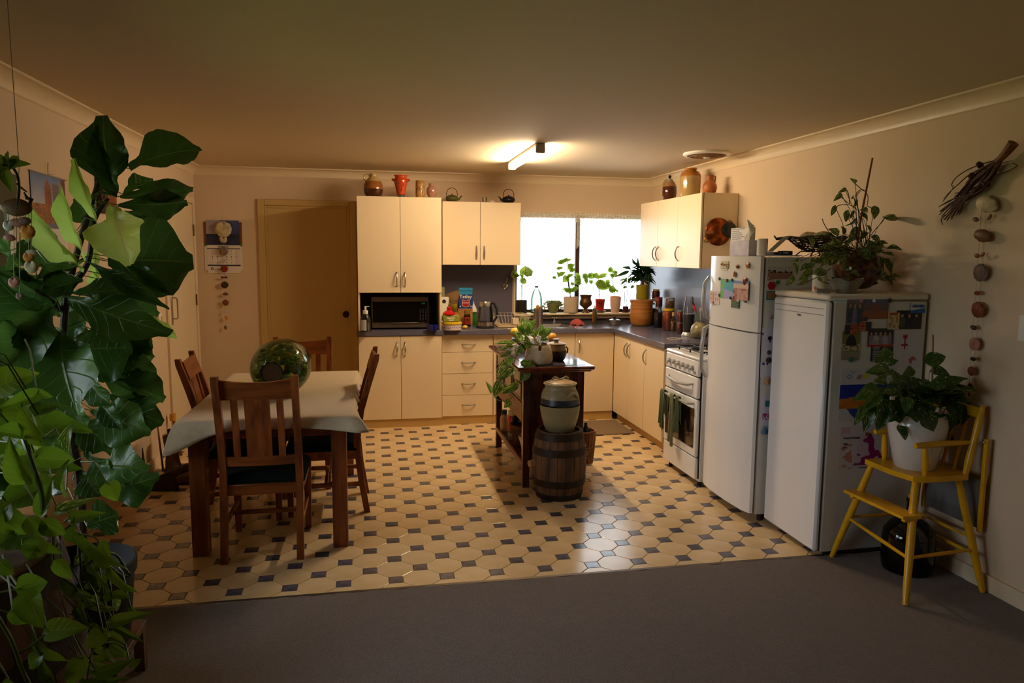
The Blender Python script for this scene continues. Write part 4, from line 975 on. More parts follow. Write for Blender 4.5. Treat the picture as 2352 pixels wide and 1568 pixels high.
BR1 = mat('muddy_brown_leather', rgb(98, 66, 40), .75, var=.4, vscale=20, bump=.3, bscale=60); BR2 = mat('dark_brown_leather', rgb(62, 36, 22), .6, var=.4, vscale=20, bump=.3)
boot('brown pull-on boot standing against the left wall, left of its pair', (-1.44, 5.55, 0), radians(200), mtl=BR1)
boot('brown pull-on boot standing nearer the table, right of its pair', (-1.26, 5.52, 0), radians(185), mtl=BR1)
def shoe(label, c, rz, mtl):
    t = thing('leather_shoe', label, 'shoe', c, rz, 'worn leather shoes by the left wall', world=False)
    m = MB(); n = 18; vs = []
    rings = [(-.0, .012, .046, .135), (0, .035, .046, .133), (-.010, .060, .042, .115), (-.045, .085, .036, .075), (-.065, .100, .034, .055)]
    for (cy_, z, rx, ry) in rings:
        for k in range(n): a = 2*pi*k/n; vs.append((rx*cos(a), cy_+ry*sin(a), z))
    for k in range(n): a = 2*pi*k/n; vs.append((.028*cos(a), -.065+.045*sin(a), .070))
    fs = []
    for i in range(len(rings)): fs += [(i*n+k, i*n+(k+1) % n, (i+1)*n+(k+1) % n, (i+1)*n+k) for k in range(n)]
    fs.append(tuple(len(rings)*n+k for k in range(n)))
    m.add(vs, fs); m.build('upper', mtl, t, ang=60)
    m = MB(); m.lathe([(0, 0), (.049, 0), (.049, .014), (.045, .016)], (0, 0, 0), 18, oval=2.85); m.build('sole', mat('black_rubber'), t)
    m = MB()
    for k in range(4): m.tube([(-.022, .012-.022*k, .078+.004*k), (.022, .004-.022*k, .080+.004*k)], .0025, 5)
    m.build('laces', mat('black_rubber'), t)
    return t
shoe('dark worn shoe lying nearest the baseboard in front of the boots', (-1.43, 5.16, 0), radians(72), BR2)
shoe('dark worn shoe lying in the middle in front of the boots', (-1.34, 5.40, 0), radians(88), BR2)
shoe('dark worn shoe lying nearest the table leg in front of the boots', (-1.23, 5.28, 0), radians(104), BR1)
t = thing('wooden_mallet', 'brown pole with an amber knob leaning by the left wall behind the boots', 'pole', (-1.50, 6.02, 0))
m = MB(); m.tube([(-1.50, 6.02, 0), (-1.56, 6.07, .30)], .012, 10); m.build('shaft', RW, t)
m = MB(); m.lathe([(0, 0), (.024, 0), (.026, .03), (.024, .055), (0, .058)], (-1.56, 6.07, .275), 16); m.build('knob', mat('amber_plastic'), t)
m = MB(); m.tube([(-1.53, 5.62, 0), (-1.55, 5.63, .25), (-1.56, 5.63, .42)], [.008, .007, .003], 8); m.build('wooden_stake', mat('pale_timber', rgb(140, 100, 56), .7), None, 'thin pointed wooden stake leaning on the left wall beside the boots', 'stake')
m = MB(); m.tube([(-1.572, 5.33, .0), (-1.585, 5.36, .14), (-1.59, 5.37, .24)], [.014, .010, .003], 8); m.build('feather_duster', mat('dark_brown_bristle', rgb(70, 40, 22), .9), None, 'small dark brown brush standing on end against the left baseboard', 'brush')
t = thing('shoe_bag', 'dark bag on the tiles between the boots and the table leg', 'bag', (-1.10, 5.62, 0))
m = MB()
def sb(u, v):
    a = 2*pi*u; t_ = pi*(.02+.96*v); q = 1+.08*sin(4*a)+.05*sin(7*a+3*t_); return (-1.10+.13*q*sin(t_)**.7*cos(a), 5.64+.10*q*sin(t_)**.7*sin(a), .13-.13*cos(t_))
m.grid(sb, 26, 14); m.build('body', mat('black_cloth', rgb(22, 22, 24), .9, bump=.3), t)
# ---------------- small things ----------------
FWD = f0.normalized()
CAMP = Vector((0, 0, EYE))
def pxm(p): return (p-CAMP).dot(FWD)/F      # metres per picture pixel at p
def turned(name, label, cat, cx, yb, wpx, hpx, prof, mats, z=None, y=None, p=None, cuts=(), n=28, group=None, ang=55, rib=0, ribn=0, dz=0.0):
    """a turned vessel; prof in half-widths and heights"""
    if p is None: p = at(cx, yb, z=z, y=y)
    if dz: p = p+Vector((0, 0, dz))
    s = pxm(p); R, H = wpx*s/2, hpx*s
    t = thing(name, label, cat, tuple(p), group=group)
    m = MB(); cu = [-1]+list(cuts)+[9]
    for i in range(len(cu)-1):
        seg = [(r*R, zz*H) for r, zz in prof if cu[i] <= zz <= cu[i+1]]
        m.m = i; m.lathe(seg, tuple(p), n, rib=rib, ribn=ribn)
    m.build('body', mats, t, ang=ang)
    return t, p, R, H
def boxthing(name, label, cat, p, w_, d, h, mt, b=.002, part='body', group=None):
    t = thing(name, label, cat, tuple(p), group=group)
    MB().box(p.x-w_/2, p.x+w_/2, p.y-d/2, p.y+d/2, p.z, p.z+h, b).build(part, mt, t); return t
# --- jugs on the tall cupboard (top at z 2.115)
T1, T2, T3 = 2.1155, 2.1065, 2.1065
BRG = mat('honey_brown_glaze', rgb(150, 104, 56), .15, coat=.4); DBR = mat('deep_brown_glaze', rgb(70, 30, 14), .12, coat=.5); BUF = mat('buff_glaze')
def topat(cx, zt, yy): q = at(cx, 450, y=yy); return Vector((q.x, yy, zt))
J = (.035, 0)
t, p, R, H = turned('ceramic_jug', 'round brown glazed jug with a buff ring handle, leftmost on the tall cupboard', 'jug', 0, 0, 45, 54, [(0, 0), (.62, 0), (.70, .01), (.93, .18), (1, .36), (.95, .54), (.93, .56), (.80, .68), (.55, .80), (.36, .87), (.32, .92), (.40, 1), (.34, 1), (.28, .93)], [DBR, mat('amber_brown_glaze', rgb(140, 84, 40), .14, coat=.4), mat('pale_olive_glaze', rgb(176, 152, 98), .2, coat=.3)], p=topat(858, T1, 6.92), cuts=(.36, .68))
m = MB(); m.tube([(p.x-R*.30, p.y, p.z+H*.86), (p.x-R*.55, p.y, p.z+H*.99), (p.x-R*.88, p.y, p.z+H*.94), (p.x-R*.95, p.y, p.z+H*.78), (p.x-R*.72, p.y, p.z+H*.66)], .0065, 8); m.build('handle', mat('pale_olive_glaze'), t)
t, p, R, H = turned('ceramic_vase', 'orange-red flared vase with two lugs and a blue foot on the tall cupboard', 'vase', 0, 0, 31, 52, [(0, 0), (.50, 0), (.52, .02), (.56, .11), (.60, .16), (.80, .45), (.97, .68), (1, .78), (.92, .86), (.84, .90), (.88, .95), (1.0, .98), (1, 1), (.88, .99), (.76, .9)], [mat('blue_glaze_foot', rgb(40, 56, 88), .25, coat=.3), mat('orange_red_glaze', rgb(188, 66, 20), .2, coat=.4)], p=topat(921, T1, 6.92), cuts=(.12,))
for s_ in (-1, 1): m = MB(); m.tube([(p.x+s_*R*.90, p.y, p.z+H*.74), (p.x+s_*R*1.3, p.y, p.z+H*.79), (p.x+s_*R*1.3, p.y, p.z+H*.83), (p.x+s_*R*.9, p.y, p.z+H*.83)], .006, 8); m.build('lug', mat('orange_red_glaze'), t)
m = MB()
for a, zz in ((-1.9, .65), (-1.2, .55), (-1.5, .35), (-2.4, .5), (-.7, .7)):
    rr = R*(.60+.40*(zz-.16)/.55); m.ball((p.x+rr*cos(a), p.y+rr*sin(a), p.z+H*zz), (.007, .003, .008), 8, 5)
m.build('painted_spots', mat('dark_green_glaze', rgb(60, 66, 36), .3), t)
t, p, R, H = turned('ceramic_vase', 'straight buff cylinder vase with brown brushwork on the tall cupboard', 'vase', 0, 0, 21, 41, [(0, 0), (.92, 0), (.96, .03), (1, .3), (1, .6), (.97, .95), (.9, 1), (.8, .98)], [mat('mottled_buff_glaze', rgb(190, 150, 82), .3, col2=rgb(140, 92, 40), var=.4, vscale=22)], p=topat(965, T1, 6.92), n=24)
m = MB()
for k, (dx, dz_) in enumerate(((-.3, .45), (.2, .5), (0, .65), (.35, .3), (-.1, .35))): m.tube([(p.x+dx*R, p.y-R*.97, p.z+H*dz_), (p.x+(dx+.25)*R, p.y-R*.97, p.z+H*(dz_+.16)), (p.x+(dx-.1)*R, p.y-R*.98, p.z+H*(dz_+.22))], .0018, 5)
m.build('brushwork', DBR, t)
t, p, R, H = turned('ceramic_vase', 'small pink-mauve crackled vase at the right end of the tall cupboard', 'vase', 0, 0, 23, 35, [(0, 0), (.55, 0), (.50, .05), (.60, .12), (.92, .32), (1, .50), (.92, .68), (.62, .80), (.50, .86), (.50, .96), (.56, 1), (.42, 1), (.40, .9)], [mat('pink_crackle_glaze', rgb(176, 128, 110), .22, col2=rgb(150, 100, 84), var=.3, vscale=60, coat=.3)], p=topat(991, T1, 6.92))
def teapot(label, cx, mt, flip):
    p = topat(cx, T2, 7.12); s = pxm(p)
    t = thing('teapot', label, 'teapot', tuple(p), group='cast iron teapots on the short wall cupboard')
    R = 15*s; H = 16*s
    m = MB(); m.lathe([(0, 0), (.55*R, 0), (.60*R, .02*H), (.92*R, .25*H), (R, .48*H), (.94*R, .72*H), (.7*R, .86*H), (.62*R, .90*H)], tuple(p), 32); m.build('body', mt, t, ang=60)
    m = MB(); m.lathe([(.66*R, .88*H), (.45*R, .98*H), (.12*R, 1.02*H), (.08*R, 1.06*H), (.14*R, 1.14*H), (0, 1.20*H)], tuple(p), 24); m.build('lid', mt, t)
    m = MB(); q = flip; m.tube([(p.x+q*R*.85, p.y, p.z+.35*H), (p.x+q*R*1.15, p.y, p.z+.5*H), (p.x+q*R*1.40, p.y, p.z+.82*H), (p.x+q*R*1.58, p.y, p.z+.9*H)], [.013, .010, .006, .006], 10); m.build('spout', mt, t)
    m = MB(); m.tube([(p.x+1.02*R*cos(a)*(.78+.24*sin(a)), p.y, p.z+H*.78+R*1.30*sin(a)) for a in [pi*(k/14) for k in range(15)]], .0032, 6); m.build('bail_handle', mat('cast_iron'), t)
teapot('olive green cast iron teapot with a hoop handle, spout to the right', 1038, mat('olive_iron', rgb(84, 84, 34), .5, .2, bump=.2, bscale=120), 1)
teapot('black cast iron teapot with a hoop handle, spout to the left', 1168, IRON, -1)
t, p, R, H = turned('drinking_glass', 'small clear tumbler on the short wall cupboard left of the white bowl', 'glass', 0, 0, 10, 12, [(0, .02), (.85, 0), (.92, .2), (1, 1), (.94, 1), (.86, .1)], [CG], p=topat(1113, T2, 7.10), n=18)
t, p, R, H = turned('small_bowl', 'upturned small white bowl on the short wall cupboard beside the black teapot', 'bowl', 0, 0, 17, 6, [(1, 0), (.95, .4), (.75, .8), (.4, 1), (0, 1)], [mat('white_china', rgb(226, 214, 196), .2)], p=topat(1131, T2, 7.10), n=20)
# right wall cupboard
t, p, R, H = turned('ceramic_jug', 'dark brown jug with a black ball stopper on the right wall cupboard', 'jug', 0, 0, 33, 48, [(0, 0), (.72, 0), (.78, .02), (.95, .22), (1, .42), (.95, .66), (.80, .80), (.60, .90), (.42, .95), (.38, 1), (.36, 1.02)], [DBR, mat('tan_glaze', rgb(150, 110, 70), .2, coat=.3), mat('grey_glaze', rgb(150, 142, 128), .25, coat=.3)], p=Vector((2.70, 6.38, T3)), cuts=(.66, .90))
m = MB(); m.tube([(p.x-R*.25, p.y, p.z+H*.98), (p.x-R*.65, p.y, p.z+H*.97), (p.x-R*.93, p.y, p.z+H*.85), (p.x-R*.92, p.y, p.z+H*.66)], .0055, 8); m.build('handle', mat('grey_glaze'), t)
m = MB(); m.tube([(p.x, p.y, p.z+H*1.0), (p.x, p.y, p.z+H*1.08)], .006, 8); m.ball((p.x, p.y, p.z+H*1.13), .0145, 14, 10); m.build('stopper', mat('black_rubber'), t)
t, p, R, H = turned('stoneware_jar', 'tall tan stoneware preserving jar, largest on the right wall cupboard', 'jar', 0, 0, 46, 66, [(0, 0), (.92, 0), (.96, .02), (1, .3), (1, .52), (1, .72), (.98, .78), (.86, .86), (.60, .91), (.56, .94), (.62, .96), (.62, 1), (.5, 1), (.48, .92)], [mat('pale_tan_glaze', rgb(176, 146, 90), .16, coat=.5, var=.15, vscale=15), mat('amber_glaze', rgb(160, 100, 36), .15, coat=.5)], p=Vector((2.72, 5.98, T3)), cuts=(.72,), n=40)
t, p, R, H = turned('ceramic_jug', 'small orange terracotta jug at the near end of the right wall cupboard', 'jug', 0, 0, 33, 44, [(0, 0), (.55, 0), (.62, .02), (.92, .2), (1, .38), (.90, .54), (.62, .66), (.50, .72), (.50, .95), (.56, 1), (.44, 1), (.4, .8)], [mat('terracotta_glaze', rgb(176, 104, 50), .45, col2=rgb(140, 74, 32), var=.3, vscale=14)], p=Vector((2.755, 5.68, T3)))
m = MB(); m.tube([(p.x+R*.42, p.y-R*.2, p.z+H*.97), (p.x+R*.66, p.y-R*.3, p.z+H*.92), (p.x+R*.60, p.y-R*.3, p.z+H*.66), (p.x+R*.50, p.y-R*.25, p.z+H*.58)], .006, 8); m.build('handle', mat('terracotta_glaze'), t)
# copper colander on the cupboard side
cc = at(1651, 532, y=5.455)
t = thing('copper_pan', 'round copper pan hanging on the side of the right wall cupboard', 'pan', tuple(cc))
COP = mat('aged_copper', rgb(150, 76, 30), .28, .9, col2=rgb(96, 46, 18), var=.4, vscale=14)
m = MB(); m.T = Matrix.Translation((cc.x, 5.467, cc.z)) @ Matrix.Rotation(radians(90), 4, 'X'); R = .109
m.lathe([(R, 0), (R*1.02, .004), (R, .008), (R*.96, .010), (R*.80, .034), (R*.55, .060), (R*.40, .066), (0, .067)], n=40); m.build('pan', COP, t)
for a in (radians(212), radians(35)):
    cx_, cz_ = cc.x+(R+.008)*cos(a), cc.z+(R+.008)*sin(a)
    m = MB(); m.tube([(cx_+.022*cos(b), 5.458, cz_+.022*sin(b)) for b in [2*pi*k/16 for k in range(16)]], .004, 6, closed=True); m.build('ring_handle', BRASS, t)
m = MB(); m.T = Matrix.Translation((cc.x+.062, 5.405, cc.z+.012)) @ Matrix.Rotation(radians(90), 4, 'X'); m.lathe([(.062, 0), (.062, .012), (.045, .028), (.030, .030), (0, .030)], n=28); m.build('strainer', mat('black_enamel', rgb(24, 26, 22), .3), t, label='black enamel strainer hooked over the pan')

# --- niche
p = at(919, 750, y=6.86); MX0, MX1 = at(854, 720, y=6.83).x, at(984, 720, y=6.83).x; MZ1 = at(919, 682, y=6.83).z
t = thing('microwave', 'stainless steel and black microwave oven in the niche', 'microwave', ((MX0+MX1)/2, 7.0, .906))
MZ0 = .920
MB().box(MX0, MX1, 6.845, 7.22, MZ0, MZ1, .004).build('case', mat('dark_steel', rgb(96, 90, 84), .35, .8), t)
BST = mat('microwave_steel', rgb(150, 136, 120), .3, .9)
m = MB(); m.box(MX0, MX1, 6.828, 6.846, MZ1-.043, MZ1, .003); m.box(MX0, MX1, 6.828, 6.846, MZ0, MZ0+.050, .003); m.box(MX0, MX0+.006, 6.828, 6.846, MZ0, MZ1); m.box(MX1-.006, MX1, 6.828, 6.846, MZ0, MZ1); m.build('front_trim', BST, t)
BG = mat('black_gloss', rgb(10, 9, 8), .06, spec=.7); px_ = MX0+.82*(MX1-MX0)
MB().box(MX0+.006, px_-.002, 6.830, 6.846, MZ0+.050, MZ1-.043).build('door', BG, t)
cp = MB().box(px_, MX1-.006, 6.830, 6.846, MZ0+.050, MZ1-.043).build('control_panel', BG, t)
m = MB(); n = 24; m.prism([(MX0+(MX1-MX0)*k/n, MZ0+.056-.014*sin(pi*k/n)) for k in range(n+1)]+[(MX0+(MX1-MX0)*k/n, MZ0+.050-.014*sin(pi*k/n)) for k in range(n, -1, -1)], 6.822, 6.832, 'y'); m.build('handle_edge', CHROME, t)
text('clock_digits', '5:04', .018, mat('green_display', rgb(20, 90, 30), .4, emis=(.05, .8, .1, 1), estr=.12), cp, (px_+.030, 6.829, MZ1-.066), (1, 0, 0), (0, 0, 1))
m = MB()
for r in range(8):
    for c_ in range(3): m.box(px_+.014+c_*.026, px_+.022+c_*.026, 6.8285, 6.8305, MZ0+.070+r*.0135, MZ0+.074+r*.0135)
m.build('buttons', mat('pale_print', rgb(120, 118, 112), .5), cp)
for xx in (MX0+.04, MX1-.04):
    for yy in (6.88, 7.18): MB().cyl((xx, yy, .9055), (xx, yy, MZ0+.001), .012, n=10).build('foot', mat('black_rubber'), t)
t, p, R, H = turned('pump_bottle', 'clear pump bottle with a white pump and pale label left of the microwave', 'bottle', 840, 762, 24, 44, [(0, 0), (.95, 0), (1, .03), (1, .62), (.85, .80), (.45, .95), (.35, 1)], [CG], z=.9055, dz=0)
m = MB(); m.lathe([(0, .004), (R*.93, .004), (R*.93, H*.50), (0, H*.50)], tuple(p), 20); m.build('liquid', mat('pale_gel', rgb(150, 146, 140), .1, trans=.8), t)
m = MB(); a0 = -2.6; m.grid(lambda u, v: (p.x+R*1.01*cos(a0+u*1.2), p.y+R*1.01*sin(a0+u*1.2), p.z+H*(.10+.55*v)), 10, 1); m.build('label', mat('pale_blue_label', rgb(196, 196, 200), .5), t)
m = MB(); m.lathe([(R*.5, H*.95), (R*.5, H*1.12), (R*.2, H*1.14), (R*.2, H*1.34), (0, H*1.34)], tuple(p), 16); m.tube([(p.x, p.y, p.z+H*1.33), (p.x+R*.75, p.y, p.z+H*1.32)], .004, 6); m.build('pump', WP, t)
bp = at(994, 759, z=.906)
t = thing('blue_bowl', 'small glossy cobalt blue dish at the right of the niche', 'bowl', tuple(bp))
m = MB(); m.lathe([(0, 0), (.040, 0), (.044, .01), (.056, .046), (.058, .052), (.054, .052), (.042, .014), (0, .008)], tuple(bp), 24, oval=.7); m.build('bowl', mat('cobalt_glaze', rgb(14, 22, 120), .15, coat=.4), t)
dp = Vector((.545, 7.02, .9065)); MB().box(dp.x-.022, dp.x+.022, dp.y-.07, dp.y+.07, dp.z, dp.z+.215, .003).build('dark_carton', mat('charcoal_card', rgb(58, 58, 60), .5), None, 'tall charcoal carton standing between the microwave and the niche side', 'carton')

# --- cluster left of the kettle
def onb(cx, yb): return at(cx, yb, z=.9062)
p = onb(1038, 757)
t = thing('biscuit_tin', 'round white printed tub with a yellow lid at the left end of the open bench', 'tub', tuple(p)); s = pxm(p); R = 22.5*s
m = MB(); m.lathe([(0, 0), (R*.94, 0), (R*.97, .003), (R, .058), (0, .058)], tuple(p), 36); m.build('tub', mat('printed_white', rgb(206, 188, 186), .4), t)
m = MB(); m.lathe([(R*1.03, .055), (R*1.05, .060), (R*1.04, .070), (R*.98, .073), (0, .072)], tuple(p), 36); m.build('lid', mat('yellow_plastic', rgb(216, 176, 20), .35), t)
m = MB(); rd = random.Random(4)
for k in range(13):
    a = -2.9+.21*k; q = (p.x+R*.985*cos(a), p.y+R*.985*sin(a), p.z+.026+rd.uniform(-.006, .008)); m.ball(q, (.0032, .002, .006), 6, 4)
m.build('print', mat('navy_print', rgb(52, 50, 92), .5), t, kind='stuff')
q = Vector((p.x-.012, p.y+.01, p.z+.0735))
t = boxthing('plastic_tub', 'green and white lettered plastic tub stacked on the yellow-lidded tub', 'tub', q, .155, .10, .066, mat('green_print_tub', rgb(134, 136, 60), .4), .010)
text('lettering', 'Basmati', .022, mat('white_print', rgb(236, 232, 220), .5), t, (q.x-.035, q.y-.0505, q.z+.034), (1, 0, 0), (0, 0, 1), bold=.0006); text('lettering', 'Gold', .022, mat('white_print'), t, (q.x-.022, q.y-.0505, q.z+.014), (1, 0, 0), (0, 0, 1), bold=.0006)
q2 = q+Vector((-.015, .0, .0665))
t = thing('red_lid_pot', 'glossy red conical lidded dish on top of the green tub', 'dish', tuple(q2))
m = MB(); m.lathe([(0, 0), (.058, 0), (.060, .010), (.045, .028), (.022, .040), (.018, .058), (.022, .068), (.014, .074), (0, .075)], tuple(q2), 28); m.build('lid', mat('glossy_red', rgb(184, 18, 20), .15, coat=.4), t)
p = at(1068, 748, z=.9062); 
t, p, R, H = turned('coffee_jar', 'glass coffee jar with a gold lid and a red label beside the kettle', 'jar', 1073, 749, 16, 37, [(0, 0), (.95, 0), (1, .03), (1, .60), (.82, .72), (.78, .76)], [SMK], z=.9062)
m = MB(); m.lathe([(R*.85, H*.75), (R*.88, H*.77), (R*.88, H*1.0), (0, H*1.0)], tuple(p), 20); m.build('lid', mat('gold_metal', rgb(186, 150, 74), .3, .7), t)
m = MB(); m.lathe([(0, H*.02), (R*.93, H*.02), (R*.93, H*.6), (0, H*.62)], tuple(p), 20); m.build('coffee', mat('coffee_granules', rgb(60, 30, 16), .8), t)
m = MB(); m.lathe([(R*1.01, H*.12), (R*1.01, H*.60)], tuple(p), 24); m.build('label_band', mat('red_brown_label', rgb(150, 46, 24), .4), t)
m = MB(); m.T = Matrix.Translation((p.x, p.y-R*1.02, p.z+H*.42)) @ Matrix.Rotation(radians(90), 4, 'X'); m.lathe([(0, 0), (.013, 0), (.013, .001), (0, .001)], n=18); m.build('dark_oval', mat('coffee_granules'), t)
p = at(1059, 745, z=.9062)
t, p, R, H = turned('spice_jar', 'small jar with a black cap and white label left of the coffee jar', 'jar', 1059, 746, 11, 33, [(0, 0), (.95, 0), (1, .03), (1, .68), (.8, .76)], [mat('dark_label', rgb(70, 54, 50), .4)], z=.9062)
m = MB(); m.lathe([(R*.95, H*.76), (R*.95, H), (0, H)], tuple(p), 18); m.build('cap', mat('black_rubber'), t)
m = MB(); m.lathe([(R*1.02, H*.12), (R*1.02, H*.45)], tuple(p), 18); m.build('label_band', mat('white_print'), t)
t, p, R, H = turned('washing_up_bottle', 'green plastic bottle with a white cone funnel on it behind the coffee jar', 'bottle', 1088, 744, 17, 29, [(0, 0), (.95, 0), (1, .05), (.85, .5), (.55, .9), (.5, 1)], [mat('bottle_green_plastic', rgb(32, 110, 28), .3)], z=.9062)
m = MB(); m.lathe([(R*.98, H*.98), (R*1.0, H*1.02), (R*.5, H*1.42), (R*.16, H*1.58), (R*.13, H*1.78), (0, H*1.78)], tuple(p), 24); m.build('funnel', WP, t)
p = Vector((at(1067, 710, y=7.22).x, 7.22, .9062)); zt = at(1067, 708, y=7.18).z
t = boxthing('wooden_box', 'plain wooden box at the back of the bench carrying the blue tea carton', 'box', p, .145, .13, zt-.9062, mat('light_wood', rgb(184, 132, 66), .5, var=.3, vscale=10, stretch=(.2, 1, 3)))
x0, x1 = at(1054, 690, y=7.165).x, at(1085, 690, y=7.165).x; z1 = at(1070, 661, y=7.165).z
t = thing('tea_carton', 'tall blue tea carton with a red shield and white Tetley lettering', 'carton', ((x0+x1)/2, 7.2, zt+.0005))
BLU2 = mat('tea_blue', rgb(34, 60, 132), .35); CYB = mat('tea_cyan', rgb(50, 140, 186), .35)
zs = zt+.0005; Hc = z1-zs; W2 = x1-x0; cx = (x0+x1)/2
MB().box(x0, x1, 7.165, 7.235, zs, zs+Hc*.68, .001).build('carton', BLU2, t)
MB().box(x0, x1, 7.165, 7.235, zs+Hc*.68, zs+Hc*.845, .001).build('upper_panel', CYB, t)
MB().box(x0-.001, x1+.001, 7.164, 7.236, zs+Hc*.862, zs+Hc, .001).build('lid', CYB, t)
sh = [(cx-W2*.27, zs+Hc*.44), (cx-W2*.27, zs+Hc*.12), (cx, zs+Hc*.05), (cx+W2*.27, zs+Hc*.12), (cx+W2*.27, zs+Hc*.44), (cx, zs+Hc*.38)]
m = MB(); m.prism(sh, 7.1628, 7.1645, 'y'); m.build('shield_border', mat('white_print'), t)
m = MB(); m.prism([(cx+(a-cx)*.88, zs+Hc*.25+(b-zs-Hc*.25)*.9) for a, b in sh], 7.1616, 7.163, 'y'); m.build('red_shield', mat('red_print'), t)
m = MB(); m.prism([(cx+W2*.34*cos(a), zs+Hc*.54+Hc*.11*sin(a)) for a in [2*pi*k/20 for k in range(20)]], 7.1630, 7.1646, 'y'); m.build('badge', mat('navy_print'), t)
text('lettering', 'Tetley', W2*.36, mat('white_print'), t, (cx, 7.1622, zs+Hc*.50), (1, 0, 0), (0, 0, 1), 'CENTER', bold=.0008)
text('lettering', 'STRONG', W2*.11, mat('white_print'), t, (cx, 7.1612, zs+Hc*.25), (1, 0, 0), (0, 0, 1), 'CENTER', bold=.0004)
for s_ in (-1, 1): m = MB(); m.ball((cx+s_*W2*.40, 7.164, zs+Hc*.10), (.007, .001, .007), 10, 6); m.build('seal', mat('white_print'), t)
p = at(1040, 716, y=7.06); 
t, p, R, H = turned('glass_jar', 'glass jar with a yellow printed band above the gold-lidded jar', 'jar', 1041, 716, 20, 26, [(0, 0), (.9, 0), (1, .1), (1, .7), (.8, .85), (.8, 1), (0, 1)], [CG], y=7.05)
m = MB(); m.lathe([(R*.96, H*.15), (R*.98, H*.7)], tuple(p), 20); m.build('yellow_print', mat('yellow_plastic'), t)
zj = p.z
t = boxthing('gold_lid_jar', 'squat jar with a gold lid under the yellow printed jar', 'jar', Vector((p.x, p.y, .9062)), .090, .080, zj-.9067, mat('honey', rgb(170, 112, 40), .25), .014)
p = at(1036, 690, y=7.16); m = MB(); m.T = Matrix.Translation((p.x, 7.17, .907)); 
m.grid(lambda u, v: ((u-.5)*.14+.01*sin(9*v), .03*sin(pi*u)-.02, v*(.30+.05*u)+.004*sin(20*u)), 10, 10); m.grid(lambda u, v: ((u-.5)*.14+.01*sin(9*v), -.03*sin(pi*u)-.02, v*(.30+.05*u)+.004*sin(20*u)), 10, 10)
m.build('paper_bag', mat('brown_paper', rgb(126, 92, 56), .8, bump=.2), None, 'crumpled brown paper bag standing behind the jars left of the tea carton', 'bag')
p = at(1022, 700, y=7.10); q = Vector((p.x-.003, 7.10, .9065)); hh = at(1022, 682, y=7.07).z-.9065
t = boxthing('white_appliance', 'white box with a round black dial beside the tall cupboard', 'speaker', q, .075, .06, hh, WP, .004)
zd = at(1020, 692, y=7.07).z
m = MB(); m.T = Matrix.Translation((at(1020, 692, y=7.07).x, 7.07, zd)) @ Matrix.Rotation(radians(90), 4, 'X'); m.lathe([(.019, 0), (.019, .003), (0, .003)], n=20); m.build('dial', mat('black_rubber'), t)
q = Vector((at(1017, 670, y=7.22).x-.002, 7.22, .9065)); MB().box(q.x-.03, q.x+.018, 7.20, 7.24, .9065, at(1017, 659, y=7.2).z, .002).build('printed_box', mat('orange_green_print', rgb(190, 140, 40), .4, col2=rgb(80, 150, 130), var=.9, vscale=40), None, 'narrow box printed orange, yellow and green against the tall cupboard side', 'box')
p = at(1068, 755, z=.9062); m = MB(); m.ball((p.x, p.y, p.z+.017), (.026, .020, .017), 14, 10, wob=.05); m.build('lemon', LEM, None, 'small pale yellow lemon on the bench front below the coffee jar', 'fruit')
# kettle
p = at(1114, 752, z=.9062); s = pxm(p)
t = thing('electric_kettle', 'glass and steel electric kettle with a black handle on the bench', 'kettle', tuple(p)); R = 18*s; H = 60*s
m = MB(); m.lathe([(0, 0), (R*1.15, 0), (R*1.18, .008), (R*1.02, .014), (0, .014)], tuple(p), 32); m.build('power_base', mat('black_rubber'), t)
m = MB(); m.lathe([(R*.9, .015), (R*.98, .018), (R*.98, H*.22), (R*.95, H*.22)], tuple(p), 32); m.build('lower_band', STEEL, t)
m = MB(); m.lathe([(R*.96, H*.22), (R*.90, H*.5), (R*.78, H*.83)], tuple(p), 32); m.build('glass_body', CG, t)
m = MB(); m.lathe([(R*.80, H*.81), (R*.76, H*.96), (R*.70, H*1.0), (0, H*1.01)], tuple(p), 32); m.build('lid_band', STEEL, t)
m = MB(); m.tube([(p.x+R*.55, p.y-.01, p.z+H*.95), (p.x+R*1.15, p.y-.012, p.z+H*.93), (p.x+R*1.50, p.y-.015, p.z+H*.70), (p.x+R*1.50, p.y-.015, p.z+H*.42), (p.x+R*1.12, p.y-.012, p.z+H*.25), (p.x+R*.85, p.y-.01, p.z+H*.10)], [.010, .013, .012, .011, .012, .010], 10); m.tube([(p.x+R*.72, p.y-.01, p.z+H*.9), (p.x+R*.88, p.y-.01, p.z+H*.5), (p.x+R*.92, p.y-.01, p.z+H*.12)], .010, 8); m.build('handle', mat('black_rubber'), t)
# wall hook with tap-like chrome valve
p = at(1160, 655, y=YB-.012)
t = thing('wall_tap', 'chrome valve on the blue splashback between cupboard and window', 'valve', tuple(p))
m = MB(); m.T = Matrix.Translation((p.x, YB-.011, p.z-.012)) @ Matrix.Rotation(radians(90), 4, 'X'); m.lathe([(.030, 0), (.028, .006), (.014, .012), (.012, .03), (.014, .035), (0, .036)], n=22); m.build('flange', CHROME, t)
m = MB(); m.tube([(p.x, YB-.040, p.z-.012), (p.x+.012, YB-.045, p.z+.022), (p.x+.014, YB-.045, p.z+.060)], [.008, .006, .004], 8); m.ball((p.x+.014, YB-.045, p.z+.066), .009, 8, 6); m.build('lever', CHROME, t)
